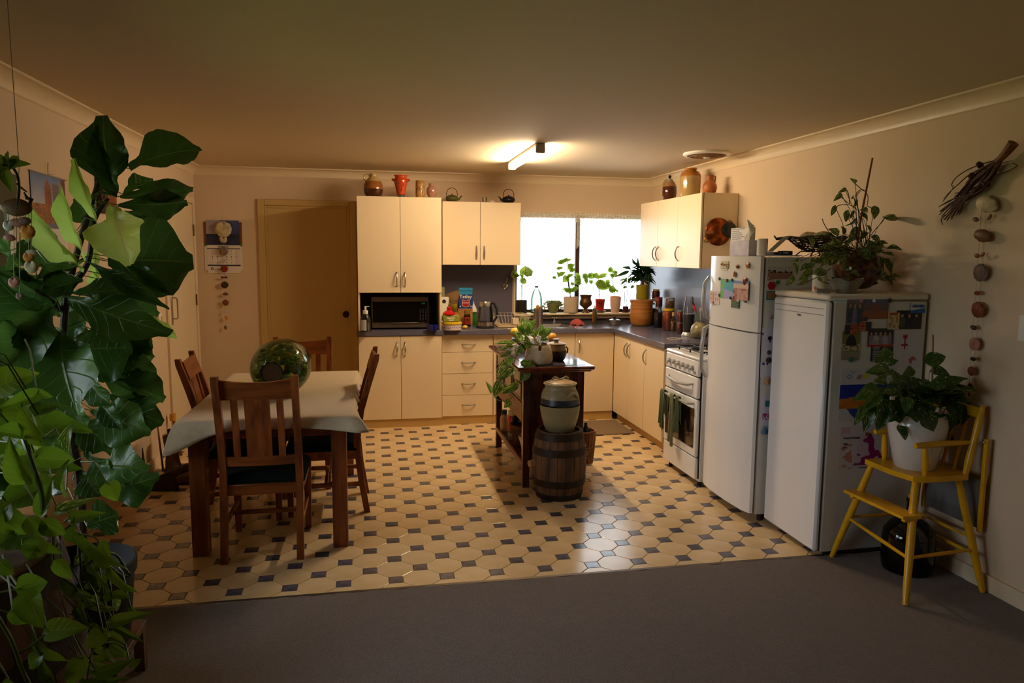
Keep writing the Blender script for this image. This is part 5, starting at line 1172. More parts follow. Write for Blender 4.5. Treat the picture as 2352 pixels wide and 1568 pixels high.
# dish rack
t = thing('dish_rack', 'white wire dish rack on the drainer beside the kettle', 'dish rack', (1.31, 6.98, .9125)); WW = mat('white_wire', rgb(226, 210, 184), .4)
a = [at(1139, 717, z=1.02), at(1218, 717, z=1.02), at(1243, 727, z=1.02), at(1152, 726, z=1.02)]
cxr = 1.335; TX = [(1.165, 7.19), (1.50, 7.19), (1.51, 6.83), (1.185, 6.83)]; BX = [(1.21, 7.14), (1.46, 7.14), (1.46, 6.87), (1.23, 6.87)]
m = MB(); m.tube([(x, y, 1.024) for x, y in TX], .0032, 6, closed=True); m.tube([(x, y, .922) for x, y in BX], .0030, 6, closed=True)
for i in range(4):
    (ax_, ay), (bx_, by) = TX[i], TX[(i+1) % 4]; (cx_, cyy), (dx, dy) = BX[i], BX[(i+1) % 4]
    n = 9
    for k in range(n+1):
        f_ = k/n; m.tube([(ax_+(bx_-ax_)*f_, ay+(by-ay)*f_, 1.024), (cx_+(dx-cx_)*f_, cyy+(dy-cyy)*f_, .922)], .0018, 5)
for k in range(1, 12): x = 1.22+.24*k/12; m.tube([(x, 7.14, .922), (x, 6.87, .922)], .0018, 5)
for k in range(5): m.tube([(1.22, 6.92+.05*k, .922), (1.22, 6.92+.05*k, .913)], .003, 5)
m.build('wire_basket', WW, t)
MB().box(1.20, 1.47, 6.85, 7.16, .9118, .9175, .003).build('drip_tray', mat('buff_plastic', rgb(214, 180, 130), .4), t)
m = MB(); m.box(1.36, 1.42, 6.95, 7.08, .925, .985, .004); m.build('plastic_box', WW, None, 'small white plastic box standing in the dish rack', 'box')
# cutlery holder
t, p, R, H = turned('utensil_holder', 'perforated steel utensil cylinder with a wooden spoon behind the sink', 'holder', 1236, 752, 22, 44, [(0, 0), (1, 0), (1, 1), (.95, 1), (.95, .02)], [STEEL], z=.910, dz=.001)
m = MB()
for i in range(5):
    for k in range(8): a = -pi+pi*k/8+.2*(i % 2); m.ball((p.x+R*cos(a), p.y+R*sin(a), p.z+H*(.2+.15*i)), (.0035, .0035, .0035), 6, 4)
m.build('holes', mat('black_gap'), t, kind='stuff')
for dx, r, mt, nm in ((-.008, .020, mat('light_wood'), 'wooden_spoon'), (.016, .012, STEEL, 'whisk')):
    m = MB(); m.tube([(p.x+dx*.3, p.y, p.z+.01), (p.x+dx, p.y-.005, p.z+H*1.0)], .004, 6); m.ball((p.x+dx, p.y-.006, p.z+H*1.05), (r, .006, r*1.3), 12, 8); m.build(nm, mt, None, {'wooden_spoon': 'wooden spoon standing in the steel utensil cylinder', 'whisk': 'steel spoon standing in the utensil cylinder, right of the wooden one'}[nm], 'spoon')
# red cloth
p = at(1325, 745, z=.912)
m = MB(); rd = random.Random(8)
m.grid(lambda u, v: (p.x-.055+.12*u+.01*sin(6*v), p.y-.05+.10*v, .9105+.052*(sin(pi*u)**.6)*(sin(pi*v)**.5)+.006*sin(11*u+7*v)+.004), 20, 16); m.build('dish_cloth', mat('rose_red_cloth', rgb(176, 76, 72), .85, bump=.4, bscale=200), None, 'rose red dish cloth draped beside the right tap', 'cloth')
# oil bottle
t, p, R, H = turned('oil_bottle', 'tall slim olive oil bottle with a pale stopper below the windowsill', 'bottle', 1365, 744, 11, 36, [(0, 0), (.95, 0), (1, .03), (1, .92), (.6, 1), (.35, 1.02)], [mat('olive_oil', rgb(112, 106, 40), .08, trans=.6)], z=.9062, n=14)
m = MB(); m.lathe([(R*.5, H*1.0), (R*.5, H*1.12), (R*.3, H*1.18), (0, H*1.2)], tuple(p), 12); m.build('stopper', mat('cream_plastic'), t)
m = MB(); m.tube([(p.x-R*.8, p.y-R*.5, p.z+H*.15), (p.x-R*.8, p.y-R*.5, p.z+H*.85)], .0035, 6); m.build('label', mat('red_orange_label', rgb(196, 90, 50), .5), t)
t, p, R, H = turned('small_pan', 'small steel lidded pan with two side handles in the bench corner', 'pan', 1411, 746, 26, 11, [(0, 0), (.97, 0), (1, .05), (1, 1), (1.03, 1.02), (.9, 1.15), (.3, 1.3), (0, 1.32)], [STEEL], z=.9062)
m = MB(); m.lathe([(R*.25, H*1.3), (R*.32, H*1.6), (R*.3, H*1.72), (0, H*1.74)], tuple(p), 14)
for s_ in (-1, 1): m.tube([(p.x+s_*R*.98, p.y-.012, p.z+H*.9), (p.x+s_*R*1.7, p.y-.012, p.z+H*.95), (p.x+s_*R*1.7, p.y+.012, p.z+H*.95), (p.x+s_*R*.98, p.y+.012, p.z+H*.9)], .0045, 6)
m.build('handles', mat('black_rubber'), t)
# clay crock with olive pot
CLAY = mat('banded_orange_clay', rgb(196, 136, 62), .45, col2=rgb(160, 92, 34), var=.4, vscale=10, stretch=(.5, .5, 9), bump=.1)
t, p, R, H = turned('clay_crock', 'large banded orange clay crock in the corner of the bench', 'crock', 1472, 747, 52, 60, [(0, 0), (.70, 0), (.82, .03), (.94, .16), (1, .40), (.99, .70), (.95, .84), (1.02, .90), (1.04, .97), (.96, 1), (.80, .985), (0, .98)], [CLAY], z=.9062, n=40)
m = MB(); m.tube([(p.x+R*.75, p.y-R*.62, p.z+H*.82), (p.x+R*.98, p.y-R*.5, p.z+H*.86), (p.x+R*1.1, p.y-R*.2, p.z+H*.82)], .008, 8); m.build('ear', CLAY, t)
CROCK_TOP = Vector((p.x, p.y, p.z+H*1.0))
t, p, R, H = turned('plant_pot', 'olive-yellow glazed pot holding the leafy plant on top of the clay crock', 'plant pot', 0, 0, 30, 33, [(0, 0), (.94, 0), (.96, .03), (1, 1), (.94, 1), (.9, .1)], [mat('olive_yellow_glaze', rgb(142, 126, 22), .25, coat=.3)], p=CROCK_TOP+Vector((.005, 0, .001)), n=32)
LILY = (p.copy(), R, H)
# jars on the right bench
JR = 'storage jars on the right bench'
def jar(label, cx, yb, w_, h, fill, lid=None, fillh=.8, p=None, neck=.8, shoulder=.8, z=.9062, lidh=.12):
    t, p, R, H = turned('storage_jar', label, 'jar', cx, yb, w_, h, [(0, 0), (.94, 0), (1, .03), (1, shoulder-.08), (neck, shoulder+.02), (neck, 1-lidh*.5)], [CG], z=z, p=p, group=JR, n=24)
    m = MB(); m.lathe([(0, H*.015), (R*.93, H*.015), (R*.95, H*fillh*.9), (R*.9*neck if fillh > shoulder else R*.93, H*fillh), (0, H*fillh)], tuple(p), 20); m.build('contents', fill, t)
    if lid: m = MB(); m.lathe([(R*neck*1.04, H*(1-lidh)), (R*neck*1.06, H*(1-lidh*.1)), (R*neck*.98, H), (0, H)], tuple(p), 24); m.build('lid', lid, t)
    return p, R, H
ORJ = mat('orange_preserve', rgb(186, 74, 20), .3, var=.2, vscale=30); REDJ = mat('red_jam', rgb(110, 14, 8), .2); NUT = mat('pale_nuts', rgb(190, 140, 84), .7, col2=rgb(130, 84, 44), var=.5, vscale=60, bump=.6, bscale=80); SPI = mat('dark_spices', rgb(52, 36, 32), .8, col2=rgb(20, 16, 16), var=.5, vscale=50); TOM = mat('tomato_fill', rgb(130, 40, 16), .4, col2=rgb(60, 30, 16), var=.6, vscale=20)
GOLD = mat('gold_metal'); REDL = mat('red_plastic_lid', rgb(150, 16, 30), .3); YL = mat('yellow_plastic'); CLL = mat('silver_lid', rgb(170, 168, 160), .3, .8)
q, R, H = jar('tall glass jar of dark red tomatoes beside the clay crock', 1502, 746, 19, 62, TOM, CLL, .62)
jar('round jar of red jam with a gold lid, topmost by the clay crock', 0, 0, 19, 20, REDJ, GOLD, .8, p=q+Vector((.008, -.004, H+.0005)), neck=.82, shoulder=.78, lidh=.18)
q, R, H = jar('square-shouldered jar of dark spices in front of the tomato jar', 1511, 752, 20, 48, SPI, CLL, .72, neck=.7)
jar('small jar of red sauce with a red lid standing on the dark spice jar', 0, 0, 16, 22, mat('red_sauce', rgb(150, 52, 30), .3), REDL, .85, p=q+Vector((.004, .0, H+.0005)), neck=.95, shoulder=.9)
q, R, H = jar('large jar of orange preserve with a yellow lid, widest of the jars', 1535, 758, 29, 50, ORJ, YL, .88, neck=.9, shoulder=.86, lidh=.1)
jar('clear jar of nuts standing on the yellow lid of the orange jar', 0, 0, 21, 25, NUT, CLL, .68, p=q+Vector((.008, -.002, H+.0005)), neck=.95, shoulder=.9)
jar('small corked jar of nuts in front of the large orange jar', 1546, 760, 13, 43, NUT, mat('pale_cork'), .5, neck=.55, shoulder=.68, lidh=.2)
q, R, H = jar('small jar of orange preserve on the bench, lower of a stack of two', 1561, 766, 15, 27, ORJ, CLL, .85, neck=.9, shoulder=.85)
jar('small jar of orange preserve standing on another, upper of the two', 0, 0, 16, 27, ORJ, CLL, .85, p=q+Vector((.002, 0, H+.0005)), neck=.9, shoulder=.85)
jar('clear jar of pale noodles behind the small orange jars', 1563, 752, 19, 54, NUT, mat('pale_cork'), .55)
# blender
p = at(1580, 771, z=.9062); s = pxm(p)
t = thing('blender', 'personal blender with an upturned clear cup on a charcoal body', 'blender', tuple(p)); R = 13.5*s; H = 50*s
m = MB(); m.lathe([(0, 0), (R*1.1, 0), (R*1.12, .006), (R*1.0, .022), (R*.82, .034), (0, .034)], tuple(p), 28); m.build('foot', mat('silver_plastic'), t)
m = MB(); m.lathe([(R*.80, .032), (R*.86, .07), (R*1.0, H*.95), (R*.98, H)], tuple(p), 28); m.build('motor_body', mat('charcoal_plastic', rgb(50, 50, 50), .3, .3), t)
m = MB(); m.lathe([(R*1.0, H), (R*1.0, H+.006), (0, H+.007)], tuple(p), 28); m.build('collar', STEEL, t)
m = MB(); m.lathe([(R*.93, H+.007), (R*.88, H*1.35), (R*.68, H*1.75), (R*.62, H*1.8), (0, H*1.81)], tuple(p), 28); m.build('cup', CG, t)
# utensil pot
t, p, R, H = turned('utensil_pot', 'round mottled pot of kitchen tools beside the fridge', 'pot', 1607, 776, 43, 38, [(0, 0), (.5, 0), (.75, .08), (.98, .35), (1, .5), (.9, .72), (.6, .9), (.45, .95), (.45, 1), (.38, 1)], [mat('mottled_stone_glaze', rgb(168, 156, 118), .3, col2=rgb(120, 108, 76), var=.4, vscale=26)], z=.9062, n=32)
UT = p+Vector((0, 0, H*.9))
for (px_, py_, rr, mt, lb, nm) in ((1594, 703, .024, mat('dark_plastic', rgb(40, 32, 30), .4), 'dark slotted spoon in the round utensil pot', 'slotted_spoon'), (1597, 712, .026, mat('glossy_red'), 'red silicone spoon with a green handle in the utensil pot', 'silicone_spoon'), (1609, 714, .014, WP, 'white-tipped tool in the utensil pot beside the fridge', 'kitchen_tool')):
    e = at(px_, py_, y=p.y-.01); t = thing(nm, lb, 'utensil', tuple(p+Vector((0, 0, H*.5))))
    m = MB(); m.tube([p+Vector((.0, 0, H*.4)), UT+(e-UT)*.2, e], .0045, 6); m.build('handle', mat('leaf_green_plastic', rgb(70, 140, 50), .4) if 'red' in lb else mt, t)
    d = (e-UT).normalized(); m = MB(); m.T = Matrix.Translation(e+d*rr*.7) @ d.to_track_quat('Z', 'Y').to_matrix().to_4x4(); m.ball((0, 0, 0), (rr*.8, .006, rr*1.4), 14, 10); m.build('head', mt, t)
# tea towels on the oven rail
TG = mat('sage_green_towel', rgb(112, 128, 84), .95, bump=.9, bscale=260, sheen=.3, var=.15, vscale=60); TG2 = mat('pale_sage_towel', rgb(142, 142, 96), .95, bump=.9, bscale=260, sheen=.3)
def towel(label, yc, w_, zf, zb, mt, seed, tw=.0):
    rd = random.Random(seed); ph = rd.uniform(0, 6)
    m = MB(); zt = .592; xr = SX-.036
    def f(u, v):
        L1, L2 = zt-zf, zt-zb; s_ = v*(L1+L2+.03)
        a = 2*(u-.5)
        if s_ < L1: z = zf+s_; x = xr-.012-.004*sin(4*u*pi+ph); fr = 1-s_/L1
        elif s_ < L1+.03: q = (s_-L1)/.03*pi; z = zt+.012*sin(q); x = xr-.012*cos(q); fr = 0
        else: z = zt-(s_-L1-.03); x = min(xr+.014+.003*sin(4*u*pi+ph), SX-.004); fr = (s_-L1-.03)/L2
        ww = w_*(.72+.28*fr)+.0
        return (x-.010*fr*sin(6*a+ph)*(x < xr), yc+a*ww/2+tw*fr, z+(.02*a*fr+.006*sin(9*a)) * (fr > .02))
    m.grid(f, 16, 40); m.build('tea_towel', mt, None, label, 'tea towel', 'green tea towels on the oven rail')
towel('dark sage green tea towel at the left end of the oven rail', 5.10, .085, .31, .40, TG, 1)
towel('pale sage green tea towel, longest, in the middle of the oven rail', 4.93, .090, .235, .36, TG2, 2)
towel('sage green tea towel at the right of the oven rail, shortest', 4.83, .06, .345, .42, TG, 5)
# --- window sill pots
SZL = 1.0105; SY = 7.300
def sill(name, label, cat, cx, w_, h, prof, mats, **k):
    q = at(cx, 700, y=SY); return turned(name, label, cat, 0, 0, w_, h, prof, mats, p=Vector((q.x, SY, SZL)), **k)
SG = 'plant pots on the kitchen windowsill'
SILLP = {}
POTP = [(0, 0), (.82, 0), (.86, .03), (1, 1), (.92, 1), (.88, .85), (0, .85)]
SOIL = mat('dark_soil')
_, *SILLP['black'] = sill('plant_pot', 'dark plastic plant pot, leftmost on the windowsill', 'plant pot', 1198, 25, 30, [(0, 0), (.94, 0), (1, .04), (1, 1), (.93, 1), (.9, .88), (0, .88)], [mat('dark_plastic')], group=SG)
_, *SILLP['bottle'] = sill('water_bottle', 'clear green plastic bottle with a green cap on the windowsill', 'bottle', 1232, 27, 62, [(0, 0), (.94, 0), (1, .05), (1, .55), (.7, .78), (.25, .93), (.25, .96)], [simpleglass('pale_green_plastic', (.75, .95, .78, 1))], n=24)
p, R, H = SILLP['bottle']; BT_ = MB(); BT_.lathe([(0, .001), (R*.92, .001), (R*.96, H*.07), (0, H*.07)], tuple(p), 20); t_ = [o for o in C.objects if o.name.startswith('water_bottle')][0]
m = MB(); m.lathe([(R*.30, H*.94), (R*.30, H), (0, H)], tuple(p), 14); m.build('cap', mat('bottle_green_plastic'), t_); BT_.build('base', mat('green_water', rgb(60, 190, 90), .2, trans=.5), t_)
_, *SILLP['bowl'] = sill('plant_pot', 'olive green ceramic bowl of trailing succulents on the windowsill', 'plant pot', 1271, 32, 22, [(0, 0), (.45, 0), (.48, .05), (.8, .4), (.96, .8), (1, 1), (.94, 1), (.8, .8), (0, .8)], [mat('olive_glaze', rgb(120, 122, 72), .35)], group=SG)
_, *SILLP['ribbed'] = sill('plant_pot', 'ribbed pale cream plant pot in the middle of the windowsill', 'plant pot', 1311, 32, 37, [(0, 0), (.9, 0), (.97, .06), (1, .5), (1, 1), (.92, 1), (.9, .88), (0, .88)], [mat('pale_ribbed_ceramic', rgb(206, 184, 158), .5)], rib=.05, ribn=1, n=44, group=SG, ang=20)
_, *SILLP['urn'] = sill('bronze_urn', 'footed dark bronze urn right of the window mullion', 'urn', 1345, 30, 41, [(0, 0), (.62, 0), (.60, .04), (.30, .12), (.26, .20), (.55, .32), (.92, .42), (1, .55), (.90, .68), (.80, .78), (.84, .9), (1.0, .98), (1.0, 1), (.88, .99), (.72, .9)], [mat('bronze_patina', rgb(96, 66, 40), .4, .6, bump=.2)])
_, *SILLP['red'] = sill('plant_pot', 'bright red printed plant pot on a grey dish on the windowsill', 'plant pot', 1378, 24, 31, [(0, .14), (.72, .14), (.74, .16), (.96, .94), (1, .95), (1, 1), (.92, 1), (.9, .9), (0, .9)], [mat('bright_red_pot', rgb(206, 40, 14), .35)], group=SG)
p, R, H = SILLP['red']; tr_ = [o for o in C.objects if o.get('label', '').startswith('bright red')][0]
m = MB(); m.lathe([(0, 0), (R*.7, 0), (R*1.2, H*.13), (R*1.15, H*.14), (0, H*.13)], tuple(p), 24); m.build('saucer', mat('grey_stone', rgb(130, 124, 112), .6), tr_)
text('lettering', 'Plan', R*.5, mat('dark_print', rgb(70, 16, 10), .5), tr_, (p.x-R*.72, p.y-R*.90, p.z+H*.64), (1, -.12, 0), (0, 0, 1), bold=.0004)
text('lettering', 'room', R*.5, mat('dark_print'), tr_, (p.x-R*.70, p.y-R*.88, p.z+H*.46), (1, -.12, 0), (0, 0, 1), bold=.0004)
_, *SILLP['white'] = sill('plant_pot', 'tall smooth pale pink plant pot with an orange inner rim on the windowsill', 'plant pot', 1413, 26, 35, [(0, 0), (.66, 0), (.70, .03), (.94, .5), (1, .85), (1, 1), (.9, 1), (.88, .9), (0, .9)], [mat('pale_pink_ceramic', rgb(222, 184, 158), .4)], group=SG)
p, R, H = SILLP['white']; tw_ = [o for o in C.objects if o.get('label', '').startswith('tall smooth pale pink')][0]
m = MB(); m.lathe([(R*.93, H*.97), (R*.93, H*1.06), (R*.85, H*1.06)], tuple(p), 24); m.build('inner_rim', mat('orange_plastic', rgb(226, 130, 30), .4), tw_)
_, *SILLP['maroon'] = sill('plant_pot', 'little maroon pot with thin stems at the right end of the windowsill', 'plant pot', 1437, 16, 14, [(0, 0), (.9, 0), (1, .05), (1, .5), (.86, .55), (.86, 1), (.78, 1), (0, .9)], [mat('maroon_glaze', rgb(64, 18, 28), .35)], group=SG, n=16)
# lace valance
LACE = bpy.data.materials.new('cream_lace'); LACE.use_nodes = True; N_ = LACE.node_tree.nodes; L_2 = LACE.node_tree.links
tp = N_.new('ShaderNodeBsdfTransparent'); ms = N_.new('ShaderNodeMixShader'); vo = N_.new('ShaderNodeTexVoronoi'); vo.inputs['Scale'].default_value = 150; tc_ = N_.new('ShaderNodeTexCoord'); rr_ = N_.new('ShaderNodeMapRange')
rr_.inputs['From Min'].default_value = .25; rr_.inputs['From Max'].default_value = .5; rr_.inputs['To Min'].default_value = .25; rr_.inputs['To Max'].default_value = .95
L_2.new(tc_.outputs['Object'], vo.inputs['Vector']); L_2.new(vo.outputs['Distance'], rr_.inputs['Value']); L_2.new(rr_.outputs[0], ms.inputs[0])
N_['Principled BSDF'].inputs['Base Color'].default_value = rgb(232, 216, 190); N_['Principled BSDF'].inputs['Roughness'].default_value = .9
trn = N_.new('ShaderNodeBsdfTranslucent'); trn.inputs[0].default_value = rgb(236, 226, 200); m1_ = N_.new('ShaderNodeMixShader'); m1_.inputs[0].default_value = .35
L_2.new(N_['Principled BSDF'].outputs[0], m1_.inputs[1]); L_2.new(trn.outputs[0], m1_.inputs[2])
L_2.new(tp.outputs[0], ms.inputs[1]); L_2.new(m1_.outputs[0], ms.inputs[2]); L_2.new(ms.outputs[0], N_['Material Output'].inputs['Surface'])
t = thing('lace_valance', 'gathered cream lace valance across the top of the kitchen window', 'curtain', (2.1, 7.30, 1.9))
m = MB(); m.tube([(1.44, 7.315, 2.022), (2.82, 7.315, 2.022)], .006, 8); m.build('rod', WP, t)
def val(u, v): return (1.44+1.37*u, 7.305+.012*sin(u*260)*(.4+.6*v), 2.040-.095*v+.003*sin(u*90)*v)
m = MB(); m.grid(val, 420, 6); m.build('valance', LACE, t)
zc_ = at(1325, 570, y=7.3).z
m = MB(); xm = 2.125; m.grid(lambda u, v: (xm-.028+.075*u-.02*v*u+.0, 7.335+.01*sin(u*30), 1.95-.25*v-.07*v*abs(u-.5)), 20, 14); m.build('tail', LACE, t)
for xc in (2.24, 2.50, 2.58):
    m = MB(); m.grid(lambda u, v: (xc+.022*(u-.5), 7.335+.006*sin(u*14), 1.95-.24*v), 6, 10); m.build('tail', LACE, t)
# ---------------- leaves ----------------
def leafmesh(name, kind, mt, bend=.15, fold=.18, wav=.03, seed=0, nu=6, nv=9):
    if kind == 'fig': nu, nv = 8, 15
    """unit leaf: base at the origin, tip at y = 1, half width up to .5"""
    rd = random.Random(seed); ph = rd.uniform(0, 6)
    def hw(v):
        if kind == 'fig': return (.5*(.16+.52*sin(pi*min(1, v*1.12))**.8+.95*max(0, sin(pi*(v*1.0-.22)/.80))**1.0*(v > .22))/1.30)*(1-max(0, v-.90)/.10*.55)
        if kind == 'heart': return .5*(1-(1-min(1, v/.26))**2.2)**.5*(1-max(0, (v-.30)/.70)**1.7)**1.0 if v > 0 else 0
        if kind == 'oval': return .5*max(0, sin(pi*v**.85))**.8
        return .5*max(0, sin(pi*v**.9))**.9
    m = MB(); uv = []
    vs = []
    for j in range(nv+1):
        v = j/nv; h = max(.012, hw(v)); 
        if j == nv: h = .01 if kind != 'fig' else .10
        for i in range(nu+1):
            a = 2*i/nu-1
            x = a*h*(1+(.07*sin(17*v+ph)+.04*sin(31*v+2*ph) if kind == 'fig' else 0)*abs(a)); y = v
            if kind == 'heart': y = v-.13*abs(a)**1.6*max(0, 1-v/.35)*1.1
            z = fold*abs(a)*h*1.0-bend*(v-.0)**2*1.0+bend*.35*v+wav*sin((15 if kind == 'fig' else 9)*v+ph+2*a)*abs(a)
            vs.append((x, y, z)); uv.append((i/nu, v))
    m.v = vs; m.f = [(j*(nu+1)+i, j*(nu+1)+i+1, (j+1)*(nu+1)+i+1, (j+1)*(nu+1)+i) for j in range(nv) for i in range(nu)]; m.mi = [0]*len(m.f)
    me = bpy.data.meshes.new(name); me.from_pydata(m.v, [], m.f); me.materials.append(mt)
    ul = me.uv_layers.new(name='UVMap')
    for lp in me.loops: ul.data[lp.index].uv = uv[lp.vertex_index]
    me.polygons.foreach_set('use_smooth', [True]*len(me.polygons)); me.update()
    return me
FIGM = leafmat('fig_leaf', rgb(64, 100, 38), rgb(34, 66, 24), rgb(92, 122, 56), .30, .26)
FIGY = leafmat('lit_young_fig_leaf', rgb(190, 212, 112), rgb(158, 192, 84), rgb(196, 206, 130), .42, .35)  # young leaves, with the window light put into their pale colour
POTH = leafmat('pothos_leaf', rgb(104, 138, 30), rgb(72, 112, 24), rgb(120, 150, 44), .38, .35)
POTV = leafmat('variegated_pothos_leaf', rgb(76, 130, 34), rgb(44, 96, 26), rgb(120, 160, 50), .35, .3, varieg=1)
PHIL = leafmat('philodendron_leaf', rgb(60, 96, 36), rgb(32, 62, 26), rgb(96, 124, 52), .25, .24, varieg=.1)
POTD = leafmat('dark_pothos_leaf', rgb(70, 96, 34), rgb(44, 66, 24), rgb(96, 116, 44), .25, .35, varieg=.6)
PALE = leafmat('backlit_young_leaf', rgb(140, 172, 60), rgb(104, 146, 44), rgb(150, 176, 80), .32, .4)
LILYM = leafmat('dark_strappy_leaf', rgb(34, 66, 30), rgb(22, 48, 22), rgb(60, 90, 40), .15, .25)
STEMG = mat('green_stem', rgb(92, 112, 40), .5); STEMB = mat('brown_stem', rgb(62, 44, 28), .7, bump=.3, bscale=120)
def fam(nm, kind, mt, n=4, bend=(.05, .35), fold=.25, wav=.03): return [leafmesh(nm, kind, mt, bend[0]+(bend[1]-bend[0])*k/(n-1), fold, wav, k) for k in range(n)]
FIGS = fam('leaf', 'fig', FIGM, 6, (.02, .42), .26, .045); FIGYS = fam('leaf', 'fig', FIGY, 3, (.05, .3), .35, .06)
POTS = fam('leaf', 'heart', POTH, 5, (.05, .45), .30, .03); POTVS = fam('leaf', 'heart', POTV, 4, (.05, .4), .30, .03); POTDS = fam('leaf', 'heart', POTD, 4, (.05, .4), .3, .03)
PHILS = fam('leaf', 'oval', PHIL, 5, (.05, .5), .30, .03); PALES = fam('leaf', 'heart', PALE, 4, (.0, .3), .2, .02)
LILYS = fam('leaf', 'lance', LILYM, 5, (.2, .7), .3, .03)
rnd = random.Random(11)
def leaf3(parent, fam_, a, b, wr, facing, name='leaf'):
    """a leaf from base a to tip b; wr = real width; facing = way its upper side looks"""
    a, b = Vector(a), Vector(b); d = b-a; Ln = max(.01, d.length); y = d.normalized()
    z = Vector(facing); z = z-y*z.dot(y)
    if z.length < .05: z = Vector((.3, -1, .5)); z = z-y*z.dot(y)
    z.normalize(); x = y.cross(z)
    mw = Matrix((x*wr, y*Ln, z*Ln)).transposed().to_4x4(); mw.translation = a
    return link(name, fam_[rnd.randrange(len(fam_))] if isinstance(fam_, list) else fam_, parent, mw)
def leafpx(parent, fam_, bx, by, tx, ty, wpx, yb, yt=None, face=None, jit=.5):
    yt = yb if yt is None else yt
    a, b = at(bx, by, y=yb), at(tx, ty, y=yt)
    wr = wpx*pxm((a+b)/2)
    if face is None:
        face = Vector((0, -1, 0))*1.0+Vector((rnd.uniform(-jit, jit), 0, rnd.uniform(-.1, jit)))
    return leaf3(parent, fam_, a, b, wr, face), a, b
def stem(parent, pts, r, mt, n=6, name='stem'):
    P = [Vector(p) for p in pts]; out = []
    for i in range(len(P)-1):          # Catmull-Rom
        p0 = P[max(0, i-1)]; p1 = P[i]; p2 = P[i+1]; p3 = P[min(len(P)-1, i+2)]
        for k in range(4):
            t_ = k/4; out.append(.5*((2*p1)+(p2-p0)*t_+(2*p0-5*p1+4*p2-p3)*t_*t_+(3*p1-p0-3*p2+p3)*t_**3))
    out.append(P[-1]); m = MB(); k = len(out)
    rs = r if not isinstance(r, tuple) else [r[0]+(r[1]-r[0])*i/(k-1) for i in range(k)]
    m.tube(out, rs, n); return m.build(name, mt, parent)
def petioles(parent, lst, mt=STEMG, name='petioles'):
    m = MB()
    for a, b in lst:
        a, b = Vector(a), Vector(b); mid = (a+b)/2+Vector((0, 0, .02+.08*(b-a).length)); m.tube([a, mid, b], .0016, 4, cap=False)
    return m.build(name, mt, parent, kind='stuff')

# --- fiddle-leaf fig
FY = 2.70
tb = Vector((-1.035, FY, .22))
t = thing('fiddle_leaf_fig', 'tall fiddle-leaf fig with big glossy leaves rising to the cornice at the left', 'potted plant', (-1.035, FY, 0))
BLK = mat('black_plastic_pot', rgb(16, 14, 13), .6)
m = MB(); m.lathe([(0, .20), (.150, .20), (.158, .21), (.182, .46), (.190, .462), (.192, .505), (.184, .508), (.178, .46), (.170, .44)], (-1.035, FY, 0), 40); m.build('pot', BLK, t, label='black plastic tub')
m = MB(); m.lathe([(0, .445), (.172, .44)], (-1.035, FY, 0), 24); m.build('soil', SOIL, t)
stem(t, [(-1.02, FY, .43), (-1.01, FY+.01, .75), (-1.025, FY, 1.0), (-1.03, FY-.01, 1.25), (-1.01, FY, 1.45), (-.97, FY+.02, 1.62), (-.92, FY+.05, 1.80), (-.88, FY+.05, 1.90)], (.017, .008), STEMB, 9, 'trunk')
stem(t, [(-1.03, FY-.01, 1.40), (-1.08, FY-.05, 1.47), (-1.16, FY-.12, 1.52), (-1.25, FY-.15, 1.55)], (.010, .006), STEMB, 7, 'branch')
stem(t, [(-1.01, FY, 1.46), (-.96, FY+.06, 1.56), (-.93, FY+.05, 1.70), (-.88, FY+.05, 1.78)], (.011, .006), STEMB, 7, 'branch')
